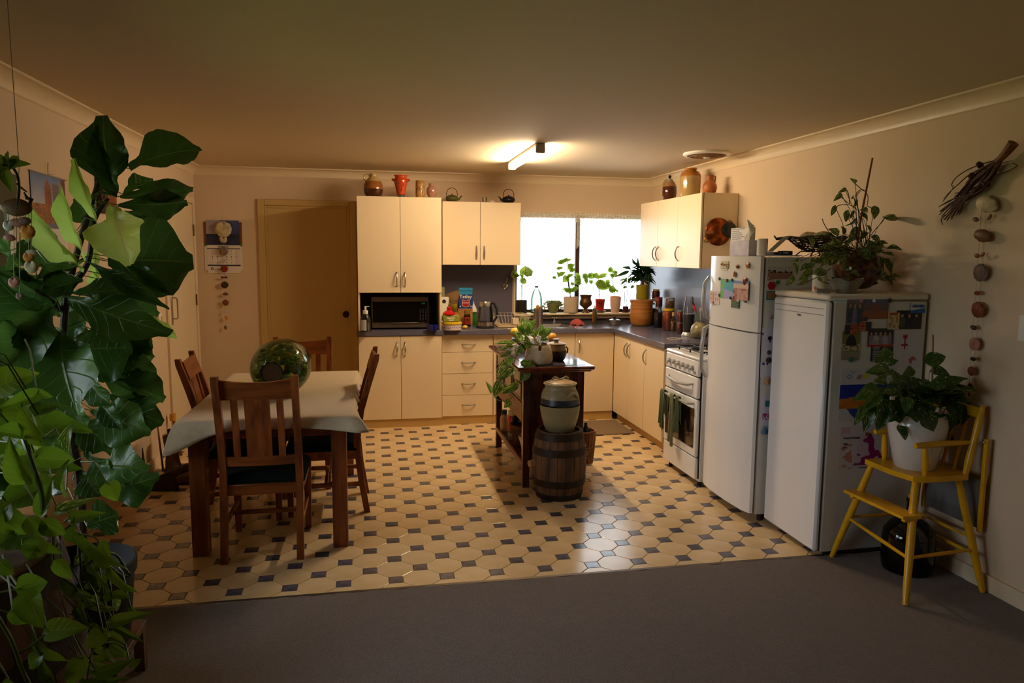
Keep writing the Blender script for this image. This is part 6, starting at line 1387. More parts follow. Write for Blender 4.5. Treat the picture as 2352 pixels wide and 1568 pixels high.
FL = [  # base, tip, width (picture pixels), depth of base and tip, young with lit colour?
 (262, 448, 222, 268, 108, .02, -.05, 0), (268, 452, 214, 290, 40, .0, -.1, 0), (298, 388, 456, 318, 92, .05, .12, 0), (275, 452, 452, 432, 46, .02, .15, 0), (271, 471, 440, 467, 56, 0, .1, 0),
 (284, 446, 355, 405, 42, .15, .25, 0), (248, 600, 442, 592, 165, .05, .1, 0), (262, 600, 420, 560, 150, .18, .25, 0), (280, 490, 372, 512, 75, .2, .25, 0), (240, 630, 400, 640, 90, .1, .12, 0),
 (262, 474, 285, 598, 105, -.05, -.15, 1), (193, 618, 62, 470, 58, -.05, -.22, 1), (222, 508, 164, 368, 32, -.02, -.1, 1), (196, 592, 138, 426, 34, -.05, -.12, 1), (220, 525, 172, 455, 52, .1, .08, 0), (225, 640, 212, 560, 30, .1, .1, 1), (213, 690, 226, 610, 22, .12, .1, 1),
 (52, 618, -8, 555, 62, -.12, -.25, 0), (58, 622, 74, 544, 40, -.12, -.2, 0), (187, 612, 78, 634, 28, -.05, -.15, 0), (190, 642, 92, 668, 58, -.08, -.15, 0), (80, 636, -6, 622, 26, -.1, -.25, 0), (118, 664, 34, 628, 44, -.1, -.2, 0),
 (118, 692, -2, 742, 128, -.05, -.1, 0), (122, 706, 2, 848, 98, -.12, -.35, 0), (139, 762, 152, 930, 138, -.15, -.35, 0), (155, 684, 364, 764, 88, -.02, -.1, 0), (236, 684, 366, 728, 96, .08, .15, 0), (168, 672, 302, 664, 48, -.05, -.02, 0),
 (208, 604, 367, 698, 34, .0, -.1, 0), (284, 596, 388, 674, 32, .05, .02, 0), (352, 726, 404, 778, 22, .12, .12, 1), (176, 800, 302, 800, 135, .0, .0, 0), (168, 790, 186, 700, 50, .1, .1, 0), (286, 762, 346, 812, 58, .1, .15, 0),
 (232, 856, 353, 880, 52, .08, .15, 0), (222, 858, 322, 914, 28, .0, .05, 0), (248, 906, 356, 950, 66, .05, .1, 0), (208, 942, 352, 996, 64, .0, .08, 0), (188, 852, 252, 932, 56, -.1, -.15, 0), (226, 920, 275, 984, 38, -.08, -.12, 0),
 (166, 925, 188, 990, 52, -.05, -.1, 0), (168, 960, 262, 1030, 72, .0, .0, 0), (228, 1028, 305, 1046, 26, .05, .1, 0), (198, 1036, 276, 1122, 52, -.02, -.1, 0), (186, 1082, 228, 1140, 58, .0, -.02, 0), (200, 1208, 272, 1178, 82, -.15, -.1, 0), (120, 800, 60, 880, 80, .1, .1, 0), (150, 900, 80, 960, 80, .08, .08, 0), (165, 980, 90, 1060, 80, .05, .05, 0), (150, 720, 210, 790, 60, .12, .15, 0), (276, 1100, 314, 1124, 34, .0, .05, 0)]
pl = []
for (bx, by, tx, ty, wd, d0, d1_, yg) in FL:
    fc = Vector((rnd.uniform(-.5, .2), -1, rnd.uniform(-.2, .6)))
    o, a, b = leafpx(t, FIGYS if yg else FIGS, bx, by, tx, ty, wd, FY+d0, FY+d1_, fc)
    z = min(max(a.z-.03, .5), 1.9); tr = Vector((-1.03 if z < 1.5 else -1.03+.13*(z-1.5)/.35, FY, z)); pl.append((tr, a))
for k in range(46):
    z = rnd.uniform(.62, 1.60); a_ = rnd.uniform(pi*.55, pi*1.5) if k % 3 else rnd.uniform(-.6, .9); r = rnd.uniform(.10, .26); c_ = Vector((-1.03+r*cos(a_)*.9, FY+r*sin(a_)*.7, z)); d = Vector((cos(a_), sin(a_)*.6-.2, rnd.uniform(-.7, .5))).normalized(); Ln = rnd.uniform(.16, .25)
    e_2 = c_+d*Ln
    if e_2.x < -1.56 or e_2.x > -.74: continue
    leaf3(t, FIGS, c_, e_2, Ln*.68, Vector((rnd.uniform(-.4, .4), -1, rnd.uniform(0, .7)))); pl.append((Vector((-1.03, FY, z)), c_))
petioles(t, pl, STEMG)
t = thing('pot_stand', 'low brown timber stand under the black plastic tub at the left', 'stand', (-1.035, FY, 0))
m = MB(); m.box(-1.20, -.865, FY-.17, FY+.17, .17, .198, .004); m.build('top', STV, t)
for sx in (-1, 1):
    for sy in (-1, 1): MB().box(-1.032+sx*.145-.018, -1.032+sx*.145+.018, FY+sy*.145-.018, FY+sy*.145+.018, .007, .17, .002).build('leg', STV, t)

# --- big barrel with pothos
BX, BY = -.935, 1.56
barrel('large oak wine barrel at the bottom left corner carrying the trailing pothos', (BX, BY, .007), .985, .285, .345, 26, ((.0, .07), (.17, .23), (.36, .41), (.60, .65), (.78, .84), (.93, .995)))
t = thing('trailing_pothos', 'big trailing lime-green pothos spilling over the large barrel at the left', 'potted plant', (BX, BY, .995))
m = MB(); m.lathe([(0, 0), (.11, 0), (.12, .01), (.15, .17), (.158, .172), (.158, .19), (.145, .188), (.14, .16), (0, .155)], (BX, BY, .996), 32); m.build('pot', mat('terracotta', rgb(150, 84, 50), .7), t)
PL = [(-8, 892, 80, 850, 78, .1), (85, 905, 2, 935, 36, .05), (68, 905, 124, 908, 26, .08), (88, 952, 150, 918, 66, .0), (94, 1014, 46, 926, 62, .05), (50, 1002, -5, 980, 50, .0), (55, 1102, 16, 1018, 52, .0), (82, 1050, 180, 1056, 50, .05), (152, 1128, 136, 1064, 44, .05), (153, 1032, 152, 980, 42, .1), (96, 1178, 118, 1092, 36, .0), (95, 1120, -5, 1160, 90, .1), (0, 1052, 38, 1086, 30, .0),
 (-4, 1212, 94, 1256, 78, .0), (54, 1200, 141, 1274, 50, -.02), (165, 1192, 230, 1176, 30, .3), (135, 1172, 213, 1144, 26, .25), (186, 1226, 286, 1312, 34, .35), (208, 1294, 249, 1348, 18, .4), (254, 1308, 312, 1368, 24, .4), (148, 1338, 218, 1382, 30, .25), (200, 1376, 272, 1406, 24, .3), (262, 1430, 338, 1406, 30, .35), (44, 1352, 112, 1334, 58, -.05), (64, 1362, 92, 1446, 68, .0), (30, 1404, 66, 1446, 30, -.05), (110, 1450, 200, 1440, 52, .05), (238, 1452, 196, 1488, 46, .2), (85, 1470, 156, 1524, 32, .0), (95, 1505, 56, 1536, 40, .0), (192, 1512, 150, 1580, 46, .1), (222, 1542, 310, 1518, 32, .2), (194, 1568, 288, 1560, 26, .15), (262, 1440, 330, 1474, 16, .35), (250, 1456, 292, 1482, 24, .35), (248, 1112, 270, 1150, 44, .6), (60, 960, 10, 905, 60, .15), (30, 1100, 90, 1040, 70, .2), (10, 1000, 60, 960, 70, .25), (120, 1110, 60, 1140, 60, .2), (170, 1240, 165, 1190, 24, .3), (225, 1350, 190, 1310, 22, .35), (240, 1380, 285, 1350, 18, .4), (175, 1400, 200, 1440, 20, .3), (245, 1490, 275, 1530, 26, .25), (120, 1560, 80, 1500, 30, .1), (20, 1560, 60, 1590, 40, 0), (300, 1395, 322, 1412, 14, .4), (300, 1530, 325, 1512, 18, .25)]
pl = []
for k, (bx, by, tx, ty, wd, dd) in enumerate(PL):
    yb = 1.30+dd*.9+rnd.uniform(-.03, .03)
    fm = POTVS if k in (9, 12, 16, 21) else POTS
    fc = Vector((rnd.uniform(-.6, .3), -1, rnd.uniform(-.1, .8)))
    o, a, b = leafpx(t, fm, bx, by, tx, ty, wd, yb, yb+rnd.uniform(-.05, .04), fc)
    pl.append((a, a+Vector((rnd.uniform(-.10, -.02), rnd.uniform(.02, .1), rnd.uniform(-.02, .10)))))
for (bx, by, tx, ty, wd) in ((10, 1180, 60, 1230, 60), (70, 1190, 110, 1235, 50), (30, 1225, -10, 1262, 60), (100, 1200, 150, 1228, 44), (90, 1240, 60, 1290, 52), (130, 1290, 165, 1330, 34), (0, 1290, 30, 1320, 50), (20, 1160, -10, 1200, 60)): leafpx(t, POTS, bx, by, tx, ty, wd, 1.24)
for k in range(26):
    bx, by = rnd.uniform(175, 285), rnd.uniform(1235, 1560); aa = rnd.uniform(-.6, 2.2); q_ = rnd.uniform(28, 48)
    leafpx(t, POTVS if k % 4 == 0 else POTS, bx, by, min(325, bx+q_*cos(aa)), by+q_*sin(aa), q_*.55, 1.62+rnd.uniform(-.05, .1))
for k in range(34):         # crown around the pot
    a_ = rnd.uniform(0, 2*pi); r = rnd.uniform(.05, .24); c_ = Vector((BX+r*cos(a_), BY+.1+r*sin(a_), rnd.uniform(1.08, 1.30)))
    if c_.x > -.72: c_.x = -.76
    d = Vector((cos(a_), sin(a_), rnd.uniform(-.8, .4))).normalized(); Ln = rnd.uniform(.07, .12)
    leaf3(t, POTS, c_, c_+d*Ln, Ln*.75, Vector((.1, -.5, 1))); pl.append((c_, Vector((BX, BY, 1.15))))
petioles(t, pl, STEMG)
def px(l, y): return [at(a, b, y=y+(c if True else 0)) for a, b, c in l]
for l, y, r in (([(-20, 1390, 0), (0, 1425, 0), (22, 1462, 0), (38, 1500, 0), (52, 1540, 0), (72, 1580, 0)], 1.28, .0035), ([(45, 985, .05), (62, 1030, 0), (80, 1080, 0), (95, 1130, 0), (98, 1170, 0)], 1.30, .004), ([(98, 1170, 0), (120, 1220, .05), (125, 1290, .1), (145, 1325, .15), (170, 1345, .2), (190, 1380, .25)], 1.32, .0025), ([(120, 1232, .2), (150, 1215, .25), (175, 1190, .3)], 1.30, .0022), ([(45, 1500, 0), (75, 1480, 0), (105, 1455, 0)], 1.28, .002), ([(188, 1250, .3), (235, 1265, .35), (268, 1275, .4), (292, 1312, .4), (300, 1318, .4), (280, 1322, .4), (240, 1290, .4)], 1.32, .003), ([(180, 1240, .3), (188, 1320, .3), (195, 1400, .3), (235, 1450, .3), (250, 1400, .3), (215, 1350, .32)], 1.34, .0022), ([(0, 1360, 0), (45, 1352, 0)], 1.3, .0015), ([(200, 1568, .15), (215, 1490, .2), (262, 1475, .25), (300, 1500, .3)], 1.30, .0022), ([(150, 1300, .3), (210, 1290, .35), (225, 1240, .35), (180, 1225, .3)], 1.32, .0018)):
    stem(t, px(l, y), r, STEMG, 6, 'vine')

# --- hanging pothos and shell chime at the left edge
t = thing('hanging_pothos', 'few pale pothos leaves on a stem hanging at the upper left edge', 'potted plant', tuple(at(-60, 420, y=2.0)))
for (bx, by, tx, ty, wd) in ((22, 378, 12, 346, 22), (22, 382, 66, 372, 24), (15, 385, -10, 350, 26), (12, 392, 26, 440, 26), (-5, 380, -30, 400, 40), (40, 362, 20, 385, 20)): leafpx(t, POTS, bx, by, tx, ty, wd, 2.0)
stem(t, px([(-60, 400, 0), (-20, 385, 0), (20, 380, 0), (40, 402, 0), (44, 440, 0), (40, 470, 0)], 2.0), .003, STEMB, 6, 'vine')
hb_ = at(-110, 405, y=2.0)
m = MB(); m.lathe([(0, -.07), (.05, -.07), (.075, .0), (.078, .04), (.07, .04), (0, .03)], tuple(hb_), 24); m.build('pot', mat('dark_plastic'), t)
m = MB()
for k in range(3): a_ = 2*pi*k/3; m.tube([(hb_.x+.077*cos(a_), hb_.y+.077*sin(a_), hb_.z+.04), (hb_.x, hb_.y, ZC-.001)], .0012, 4)
m.build('hanging_cords', mat('dark_plastic'), t)
def shell(parent, c, r, mt, name='shell', kind='scallop', rot=0, tilt=0):
    m = MB(); m.T = Matrix.Translation(c) @ Matrix.Rotation(tilt, 4, 'Z') @ Matrix.Rotation(rot, 4, 'Y')
    if kind == 'scallop':
        vs = []; n = 18
        for i in range(5):
            q = i/4
            for k in range(n+1):
                a_ = radians(-232+284*k/n); rr = r*(1+.05*(k % 2)*q)
                vs.append((q*rr*cos(a_), -.34*r*(4*q*(1-q))**.7-.02*r, q*rr*sin(a_)+.9*r*(1-q)))
        fs = [(i*(n+1)+k, i*(n+1)+k+1, (i+1)*(n+1)+k+1, (i+1)*(n+1)+k) for i in range(4) for k in range(n)]
        m.add(vs, fs); m.box(-r*.34, r*.34, -.06*r, .06*r, r*.72, r*1.0, .001)
    elif kind == 'oval': m.ball((0, 0, 0), (r, r*.35, r*.6), 18, 9, wob=.06)
    else: m.ball((0, 0, 0), (r, r*.5, r*.5), 10, 6, wob=.1)
    return m.build(name, mt, parent, ang=25)
SH = {k: mat('shell_'+k, c, .45, var=.35, vscale=30, bump=.2, bscale=90) for k, c in dict(brown=rgb(120, 84, 52), cream=rgb(206, 190, 152), mauve=rgb(140, 112, 100), rust=rgb(140, 66, 36), orange=rgb(224, 140, 40), pink=rgb(196, 130, 116), white=rgb(214, 208, 196), dark=rgb(66, 44, 34), red=rgb(150, 28, 22)).items()}
CORD = mat('pale_cord', rgb(160, 150, 124), .8)
def chime(name, label, org, items, cords, fix, yf):
    t = thing(name, label, 'wind chime', tuple(org))
    m = MB()
    for (p0, p1) in cords: m.tube([p0, p1], .0011, 4)
    m.build('cords', CORD, t, kind='stuff')
    for (px_, py_, rpx, k, kd, rot) in items:
        c_ = yf(px_, py_); shell(t, c_, rpx*pxm(c_), SH[k], 'shell', kd, rot)
    return t
y0 = 2.45; yf = lambda a, b: at(a, b, y=y0)
chime('shell_chime', 'shell chime hung under a big brown abalone shell at the left edge', yf(40, 475), [(38, 476, 33, 'brown', 'oval', 0), (20, 518, 12, 'white', 'scallop', 0), (40, 512, 16, 'pink', 'oval', .2), (55, 508, 16, 'mauve', 'oval', -.2), (64, 532, 16, 'orange', 'scallop', 0), (22, 546, 13, 'pink', 'oval', .1), (72, 580, 12, 'cream', 'oval', 0), (66, 590, 12, 'orange', 'scallop', 0), (72, 612, 15, 'cream', 'scallop', 0), (32, 648, 12, 'pink', 'scallop', 0), (45, 680, 8, 'mauve', 'scallop', 0)],
      [(yf(38, 470), yf(44, 385)), (yf(44, 385), Vector((yf(44, 385).x, y0, ZC)))]+[(yf(x, 485), yf(x, e)) for x, e in ((20, 545), (38, 560), (46, 640), (66, 600), (72, 610), (58, 560), (32, 650), (45, 680))], None, yf)
m = MB(); m.tube([yf(38, 421), yf(50, 432), yf(62, 441)], [.003, .0035, .002], 5); m.tube([yf(55, 441), yf(62, 455), yf(72, 458), yf(68, 470)], [.002, .006, .008, .003], 5); m.build('dried_twig', STEMB, None, 'small dried brown twig caught on the left shell chime', 'twig')
hk = [o for o in C.objects if o.name == 'dried_twig'][0]

# --- island pothos
t = thing('island_pothos', 'variegated pothos spilling from the clay planter down the left of the island', 'potted plant', tuple(PLANTER_POS+Vector((0, 0, .114))))
K = lambda a, b: (1100+a*.2871, 720+b*.2871)
IL = [(385, 160, 350, 30, 100, 0, 0), (400, 112, 452, 48, 66, .02, 0), (495, 165, 500, 88, 66, .02, 0), (492, 165, 598, 118, 66, .0, .02), (360, 152, 303, 92, 52, 0, 0), (330, 218, 272, 140, 66, .0, -.02), (262, 242, 136, 232, 38, -.05, -.15), (262, 266, 158, 284, 34, -.05, -.15), (382, 268, 378, 168, 56, -.05, -.05), (372, 172, 442, 118, 38, -.05, 0), (342, 300, 318, 258, 48, -.05, -.05), (500, 208, 562, 200, 36, -.02, -.02), (242, 312, 162, 348, 38, -.1, -.15), (236, 352, 250, 418, 64, -.1, -.12), (212, 402, 152, 480, 62, -.12, -.18), (345, 396, 460, 424, 62, -.1, -.12), (272, 450, 146, 535, 78, -.12, -.18), (390, 468, 326, 545, 76, -.12, -.12), (168, 560, 125, 650, 78, -.15, -.2), (300, 568, 172, 642, 60, -.13, -.18), (95, 628, 66, 545, 36, -.2, -.22), (245, 700, 205, 752, 62, -.15, -.18), (320, 330, 290, 290, 40, -.08, -.1), (430, 180, 470, 130, 50, .05, .05), (140, 650, 130, 668, 24, -.18, -.18), (200, 620, 260, 600, 50, -.15, -.15)]
pl = []; pc = PLANTER_POS+Vector((0, 0, .12))
for (bx, by, tx, ty, wd, d0, d1_) in IL:
    b_ = K(bx, by); t_2 = K(tx, ty); y_ = PLANTER_POS.y+d0
    o, a, b = leafpx(t, POTVS, b_[0], b_[1], t_2[0], t_2[1], wd*.2871*1.1, y_, PLANTER_POS.y+d1_, Vector((rnd.uniform(-.5, .3), -1, rnd.uniform(0, .7))))
    if a.z > .86: pl.append((a, pc+Vector((rnd.uniform(-.04, .04), rnd.uniform(-.04, .04), 0))))
petioles(t, pl)
yy = PLANTER_POS.y-.09
stem(t, [pc+Vector((-.03, 0, 0)), at(*K(350, 235), y=yy), at(*K(300, 330), y=yy-.04), at(*K(280, 400), y=yy-.06), at(*K(270, 470), y=yy-.07), at(*K(285, 560), y=yy-.08), at(*K(250, 660), y=yy-.08)], .0032, STEMG, 6, 'vine')
stem(t, [at(*K(275, 450), y=yy-.07), at(*K(170, 540), y=yy-.1), at(*K(120, 640), y=yy-.12), at(*K(150, 690), y=yy-.12), at(*K(220, 697), y=yy-.1), at(*K(290, 650), y=yy-.1)], .0028, STEMG, 6, 'vine')
stem(t, [at(*K(160, 280), y=yy), at(*K(270, 262), y=yy), at(*K(340, 310), y=yy)], .0022, STEMG, 6, 'vine')

# --- windowsill plants
W = lambda a, b: (1170+a*.1403, 590+b*.1403)
def sillplant(name, label, key, leaves, stems, fm, y=SY, mt=STEMB, topz=None):
    p, R, H = SILLP[key]
    base = p+Vector((0, 0, H*.92)); t = thing(name, label, 'potted plant', tuple(base))
    lv2 = [(a+rnd.uniform(-25, 25), b+rnd.uniform(-10, 25), a+(c-a)*.75+rnd.uniform(-40, 40), b+(d-b)*.75+rnd.uniform(-35, 35), wd*.8) for a, b, c, d, wd in leaves]
    for l in leaves+lv2: b_, t_2 = W(l[0], l[1]), W(l[2], l[3]); leafpx(t, fm, b_[0], b_[1], t_2[0], t_2[1], l[4]*.1403*1.35, y+rnd.uniform(-.05, .0), y+rnd.uniform(-.06, .0))
    for s_ in stems: stem(t, [base+Vector((s_[0], 0, -.01))]+[at(*W(a, b), y=y) for a, b in s_[1:]], .0034, mt, 6)
    return t
sillplant('syngonium', 'pale arrowhead plant in the leftmost dark pot on the windowsill', 'black', [(90, 330, 60, 200, 90), (95, 320, 160, 300, 50), (265, 280, 260, 140, 150), (270, 250, 400, 230, 120), (280, 250, 300, 330, 60), (340, 250, 360, 320, 50), (225, 330, 190, 285, 40), (205, 385, 290, 420, 80)], [(0, (205, 500), (225, 400), (260, 300)), (0, (200, 480), (150, 380), (95, 325))], PALES, mt=STEMG)
m_s = sillplant('succulent', 'trailing green succulent filling the olive bowl on the windowsill', 'bowl', [], [], PALES)
SUC = mat('succulent_green', rgb(126, 136, 66), .5, var=.3, vscale=60); m = MB(); p, R, H = SILLP['bowl']
for k in range(230):
    a_ = rnd.uniform(0, 2*pi); r = R*rnd.uniform(.2, 1.55); z = p.z+H*1.15-max(0, r-R*.95)*rnd.uniform(.6, 2.4)+rnd.uniform(-.004, .012); m.ball((p.x+r*cos(a_), p.y+r*.75*sin(a_), max(z, p.z+.02)), (.011, .010, .006), 6, 4)
m.build('foliage', SUC, m_s, kind='stuff')
sillplant('potted_seedling', 'tall leafy stem growing from the ribbed pot, reaching highest in the window', 'ribbed', [(885, 70, 790, 112, 60), (885, 70, 965, 30, 55), (960, 55, 1020, 30, 30), (980, 160, 1070, 120, 65), (975, 190, 1080, 215, 60), (1020, 220, 1085, 190, 50), (780, 190, 885, 175, 40), (820, 300, 780, 240, 45), (830, 290, 910, 250, 60), (740, 330, 700, 350, 40), (950, 330, 870, 410, 90), (960, 320, 1050, 275, 45), (1090, 320, 1170, 300, 90), (1110, 400, 1165, 330, 90), (1040, 420, 1020, 470, 50), (1080, 410, 1195, 440, 45), (960, 550, 910, 520, 60), (990, 560, 1000, 510, 70), (1040, 540, 1140, 490, 55), (920, 520, 860, 540, 25)], [(0, (965, 480), (955, 330), (958, 180), (960, 60)), (0, (960, 350), (880, 330), (740, 320)), (0, (960, 300), (1060, 320), (1100, 380))], PALES)
sillplant('potted_vine', 'bright leafy cutting in the red pot on the windowsill', 'red', [(1215, 290, 1290, 380, 75), (1310, 290, 1390, 350, 80), (1250, 380, 1270, 450, 50), (1330, 400, 1370, 430, 50), (1395, 285, 1475, 360, 70), (1480, 320, 1610, 270, 50), (1430, 440, 1650, 510, 130), (1440, 430, 1600, 500, 110), (1590, 420, 1640, 370, 50), (1630, 490, 1620, 420, 70)], [(0, (1475, 560), (1445, 480), (1465, 390)), (0, (1470, 540), (1440, 470), (1340, 390), (1240, 350))], PALES)
sillplant('potted_cutting', 'small leafy cutting with an upright stem in the tall pale pot', 'white', [(1630, 190, 1700, 250, 70), (1700, 320, 1650, 300, 60), (1760, 290, 1690, 310, 60), (1700, 240, 1780, 270, 45), (1680, 560, 1690, 460, 90), (1700, 560, 1740, 520, 50), (1740, 540, 1790, 580, 30)], [(0, (1700, 450), (1675, 370), (1700, 300), (1690, 250))], PALES)
sillplant('potted_herb', 'thin twiggy plant in the little maroon pot', 'maroon', [(1880, 370, 1790, 390, 25), (1900, 380, 1930, 350, 35), (1880, 400, 1810, 460, 25), (1900, 480, 1880, 520, 40), (1940, 370, 1980, 350, 30), (1990, 490, 2035, 500, 45), (1940, 400, 1975, 430, 30)], [(-.008, (1885, 650), (1890, 500), (1895, 400)), (.006, (1925, 650), (1925, 500), (1920, 380))], POTDS)
# peace lily on the clay crock
p, R, H = LILY; base = p+Vector((0, 0, H*.95)); t = thing('potted_lily', 'dark strappy leafed plant in the olive pot on the clay crock', 'potted plant', tuple(base))
m = MB(); m.lathe([(0, 0), (R*.9, 0)], tuple(base), 16); m.build('soil', SOIL, t)
for k in range(85):
    a_ = rnd.uniform(0, 2*pi); el = rnd.uniform(-.5, 1.1); Ln = rnd.uniform(.08, .15); d = Vector((cos(a_)*cos(el), sin(a_)*cos(el)*.75, sin(el)))
    s0 = base+Vector((cos(a_)*.02, sin(a_)*.02,   .04+.12*rnd.random())); leaf3(t, LILYS, s0, s0+d*Ln, Ln*.34, Vector((0, 0, 1)))
for (bx, by, tx, ty, wd) in ((2080, 260, 2120, 0, 45), (2060, 130, 2010, 30, 40), (1990, 210, 1880, 150, 60), (1960, 230, 1770, 310, 60), (2200, 200, 2320, 230, 30), (2250, 240, 2340, 330, 25), (2000, 330, 1940, 420, 45)): b_, t_2 = W(bx, by), W(tx, ty); leafpx(t, LILYS, b_[0], b_[1], t_2[0], t_2[1], wd*.1403, p.y, p.y-.03)

# --- pothos on the freezer
FZ1 = .0005+FZ; pc = Vector((2.645, 3.60, FZ1))
t = thing('freezer_pothos', 'dark pothos with a bamboo cane in a brown glazed bowl on the freezer', 'potted plant', tuple(pc))
Q = lambda a, b: (1740+a*.2168, 360+b*.2168)
Rb = 54*pxm(pc)
m = MB(); m.lathe([(0, .0), (.055, 0), (.075, .012), (Rb*.93, .065), (Rb, .105), (Rb*.97, .150), (Rb*.80, .190), (Rb*.74, .195), (Rb*.72, .185), (Rb*.8, .1)], tuple(pc+Vector((0, 0, .018))), 40); m.build('bowl', mat('brown_speckle_glaze', rgb(104, 64, 36), .14, col2=rgb(52, 30, 18), var=.4, vscale=30, coat=.4), t)
m = MB(); m.lathe([(0, 0), (Rb*.74, 0)], tuple(pc+Vector((0, 0, .19))), 20); m.build('soil', SOIL, t)
a, b = at(*Q(1045, 900), y=3.58), at(*Q(1218, 12), y=3.58)
m = MB(); m.tube([Vector((a.x, 3.58, pc.z+.18)), a+(b-a)*.3, b], [.006, .006, .005], 8); m.build('bamboo_cane', mat('red_brown_bamboo', rgb(146, 80, 36), .5), t)
QL = [(1030, 275, 998, 232, 45), (925, 345, 858, 378, 40), (885, 400, 808, 465, 50), (1012, 425, 988, 440, 30), (1035, 462, 1000, 560, 75), (820, 525, 780, 635, 48), (970, 595, 905, 600, 60), (930, 590, 950, 698, 62), (1012, 578, 968, 665, 34), (1035, 658, 932, 748, 32), (1160, 575, 1092, 560, 60), (1240, 535, 1235, 665, 82), (1105, 600, 1168, 678, 48), (1345, 642, 1508, 656, 62), (850, 822, 768, 758, 76), (905, 812, 900, 710, 55), (1065, 758, 965, 860, 76), (1030, 838, 918, 915, 52), (762, 826, 630, 832, 34), (820, 932, 765, 800, 62), (545, 868, 612, 968, 74), (1188, 800, 1165, 714, 62), (1140, 800, 1088, 880, 62), (1215, 850, 1318, 897, 62), (1158, 965, 1336, 934, 94), (730, 938, 640, 992, 52), (890, 880, 860, 940, 45), (572, 1070, 590, 1155, 48), (420, 1080, 368, 1125, 66), (385, 1130, 432, 1246, 52), (372, 1268, 304, 1372, 74), (520, 1140, 450, 1205, 52), (560, 1200, 430, 1312, 72), (700, 1080, 742, 1162, 72), (950, 1030, 830, 1092, 92), (1100, 1000, 1202, 1082, 104), (1243, 1085, 1288, 1028, 40), (1300, 1068, 1322, 1182, 62), (1340, 1100, 1436, 1270, 84), (1278, 1232, 1372, 1240, 62), (1190, 1190, 1190, 1330, 74), (1210, 1340, 1286, 1336, 38), (1030, 1312, 1062, 1372, 52), (930, 1330, 908, 1362, 44), (800, 1280, 832, 1342, 52), (720, 1222, 620, 1252, 62), (490, 1330, 428, 1352, 48), (600, 1130, 498, 1182, 52), (850, 1080, 960, 1120, 110), (1040, 1120, 1140, 1180, 100), (680, 1180, 600, 1230, 60), (1000, 1220, 1080, 1260, 60), (740, 1010, 660, 1080, 60), (1280, 1130, 1240, 1180, 60), (480, 1280, 540, 1340, 60), (640, 1290, 700, 1330, 50)]
pl = []
for (bx, by, tx, ty, wd) in QL:
    b_, t_2 = Q(bx, by), Q(tx, ty); y_ = 3.50 if by > 950 else 3.58
    y_ += rnd.uniform(-.05, .05); o, a, b = leafpx(t, POTDS, b_[0], b_[1], t_2[0], t_2[1], wd*.2168*1.1, y_, y_+rnd.uniform(-.05, .05), Vector((rnd.uniform(-.5, .3), -1, rnd.uniform(0, .6))))
    if a.z > FZ1+.14: pl.append((a, pc+Vector((rnd.uniform(-.08, .06), -.02, .20))))
for k in range(46):
    a_ = rnd.uniform(0, 2*pi); r = rnd.uniform(.05, .20); c_ = pc+Vector((r*cos(a_), r*sin(a_)*.8, rnd.uniform(.03, .24) if r > .14 else rnd.uniform(.2, .27))); d = Vector((cos(a_), sin(a_), rnd.uniform(-.8, .5))).normalized(); Ln = rnd.uniform(.04, .075)
    if (c_+d*Ln).x > 2.88 or (c_+d*Ln).z < FZ1+.01: continue
    leaf3(t, POTDS, c_, c_+d*Ln, Ln*.75, Vector((0, -.8, .8)))
petioles(t, pl, STEMB)
for l in ([(1050, 890), (1045, 600), (1030, 450), (1060, 370), (1120, 350), (1170, 420), (1160, 520)], [(1100, 900), (1090, 700), (1065, 560), (1050, 420), (1090, 365)], [(1050, 560), (980, 510), (860, 515), (830, 560)], [(975, 500), (965, 400), (930, 330)], [(965, 495), (880, 420)], [(1130, 940), (1230, 790), (1320, 690), (1350, 640)], [(870, 950), (760, 800), (700, 700), (688, 655)], [(1120, 360), (1030, 280)], [(1160, 520), (1240, 560)], [(840, 950), (700, 1000), (620, 1080)], [(1200, 1000), (1225, 1080), (1290, 1110), (1340, 1100)], [(1190, 1340), (1100, 1395), (900, 1370), (700, 1330)], [(780, 1180), (620, 1280), (460, 1350)]):
    stem(t, [at(*Q(x, y), y=3.55 if y > 950 else 3.58) for x, y in l], .0022, STEMB, 5, 'vine')
t = thing('stone_dish', 'pale grey scalloped stone dish in front of the brown bowl on the freezer', 'dish', (2.60, 3.46, FZ1))
m = MB(); cc = at(*Q(960, 1290), y=3.42)
def ds(u, v): a_ = 2*pi*u; rr = .105*(.55+.45*v)*(1+.05*sin(6*a_)); return (cc.x+rr*cos(a_), 3.44+rr*.55*sin(a_), FZ1+.001+.072*v**.8*(1+.12*sin(5*a_+1)))
m.grid(ds, 40, 6); m.build('dish', mat('grey_stone_dish', rgb(156, 148, 134), .8, bump=.4, bscale=50, var=.2, vscale=14), t)
m = MB(); m.lathe([(0, 0), (.0572, 0)], (cc.x, 3.44, FZ1+.0012), 20, oval=.55); m.build('base', mat('grey_stone_dish'), t)
t, p, R, H = turned('plastic_tub', 'white plastic tub with an orange mark on the freezer, left of the pothos', 'tub', 0, 0, 31, 38, [(0, 0), (.95, 0), (1, .03), (1, .72), (1.02, .74), (1.03, .97), (1, 1), (0, 1)], [WP], p=Vector((2.415, 3.60, FZ1)), n=30)
m = MB(); a0 = -2.9; m.grid(lambda u, v: (p.x+R*1.01*cos(a0+u*.7), p.y+R*1.01*sin(a0+u*.7), p.z+H*(.10+.25*v*(1-.6*u))), 8, 1); m.build('orange_mark', mat('orange_print', rgb(216, 84, 30), .5), t)
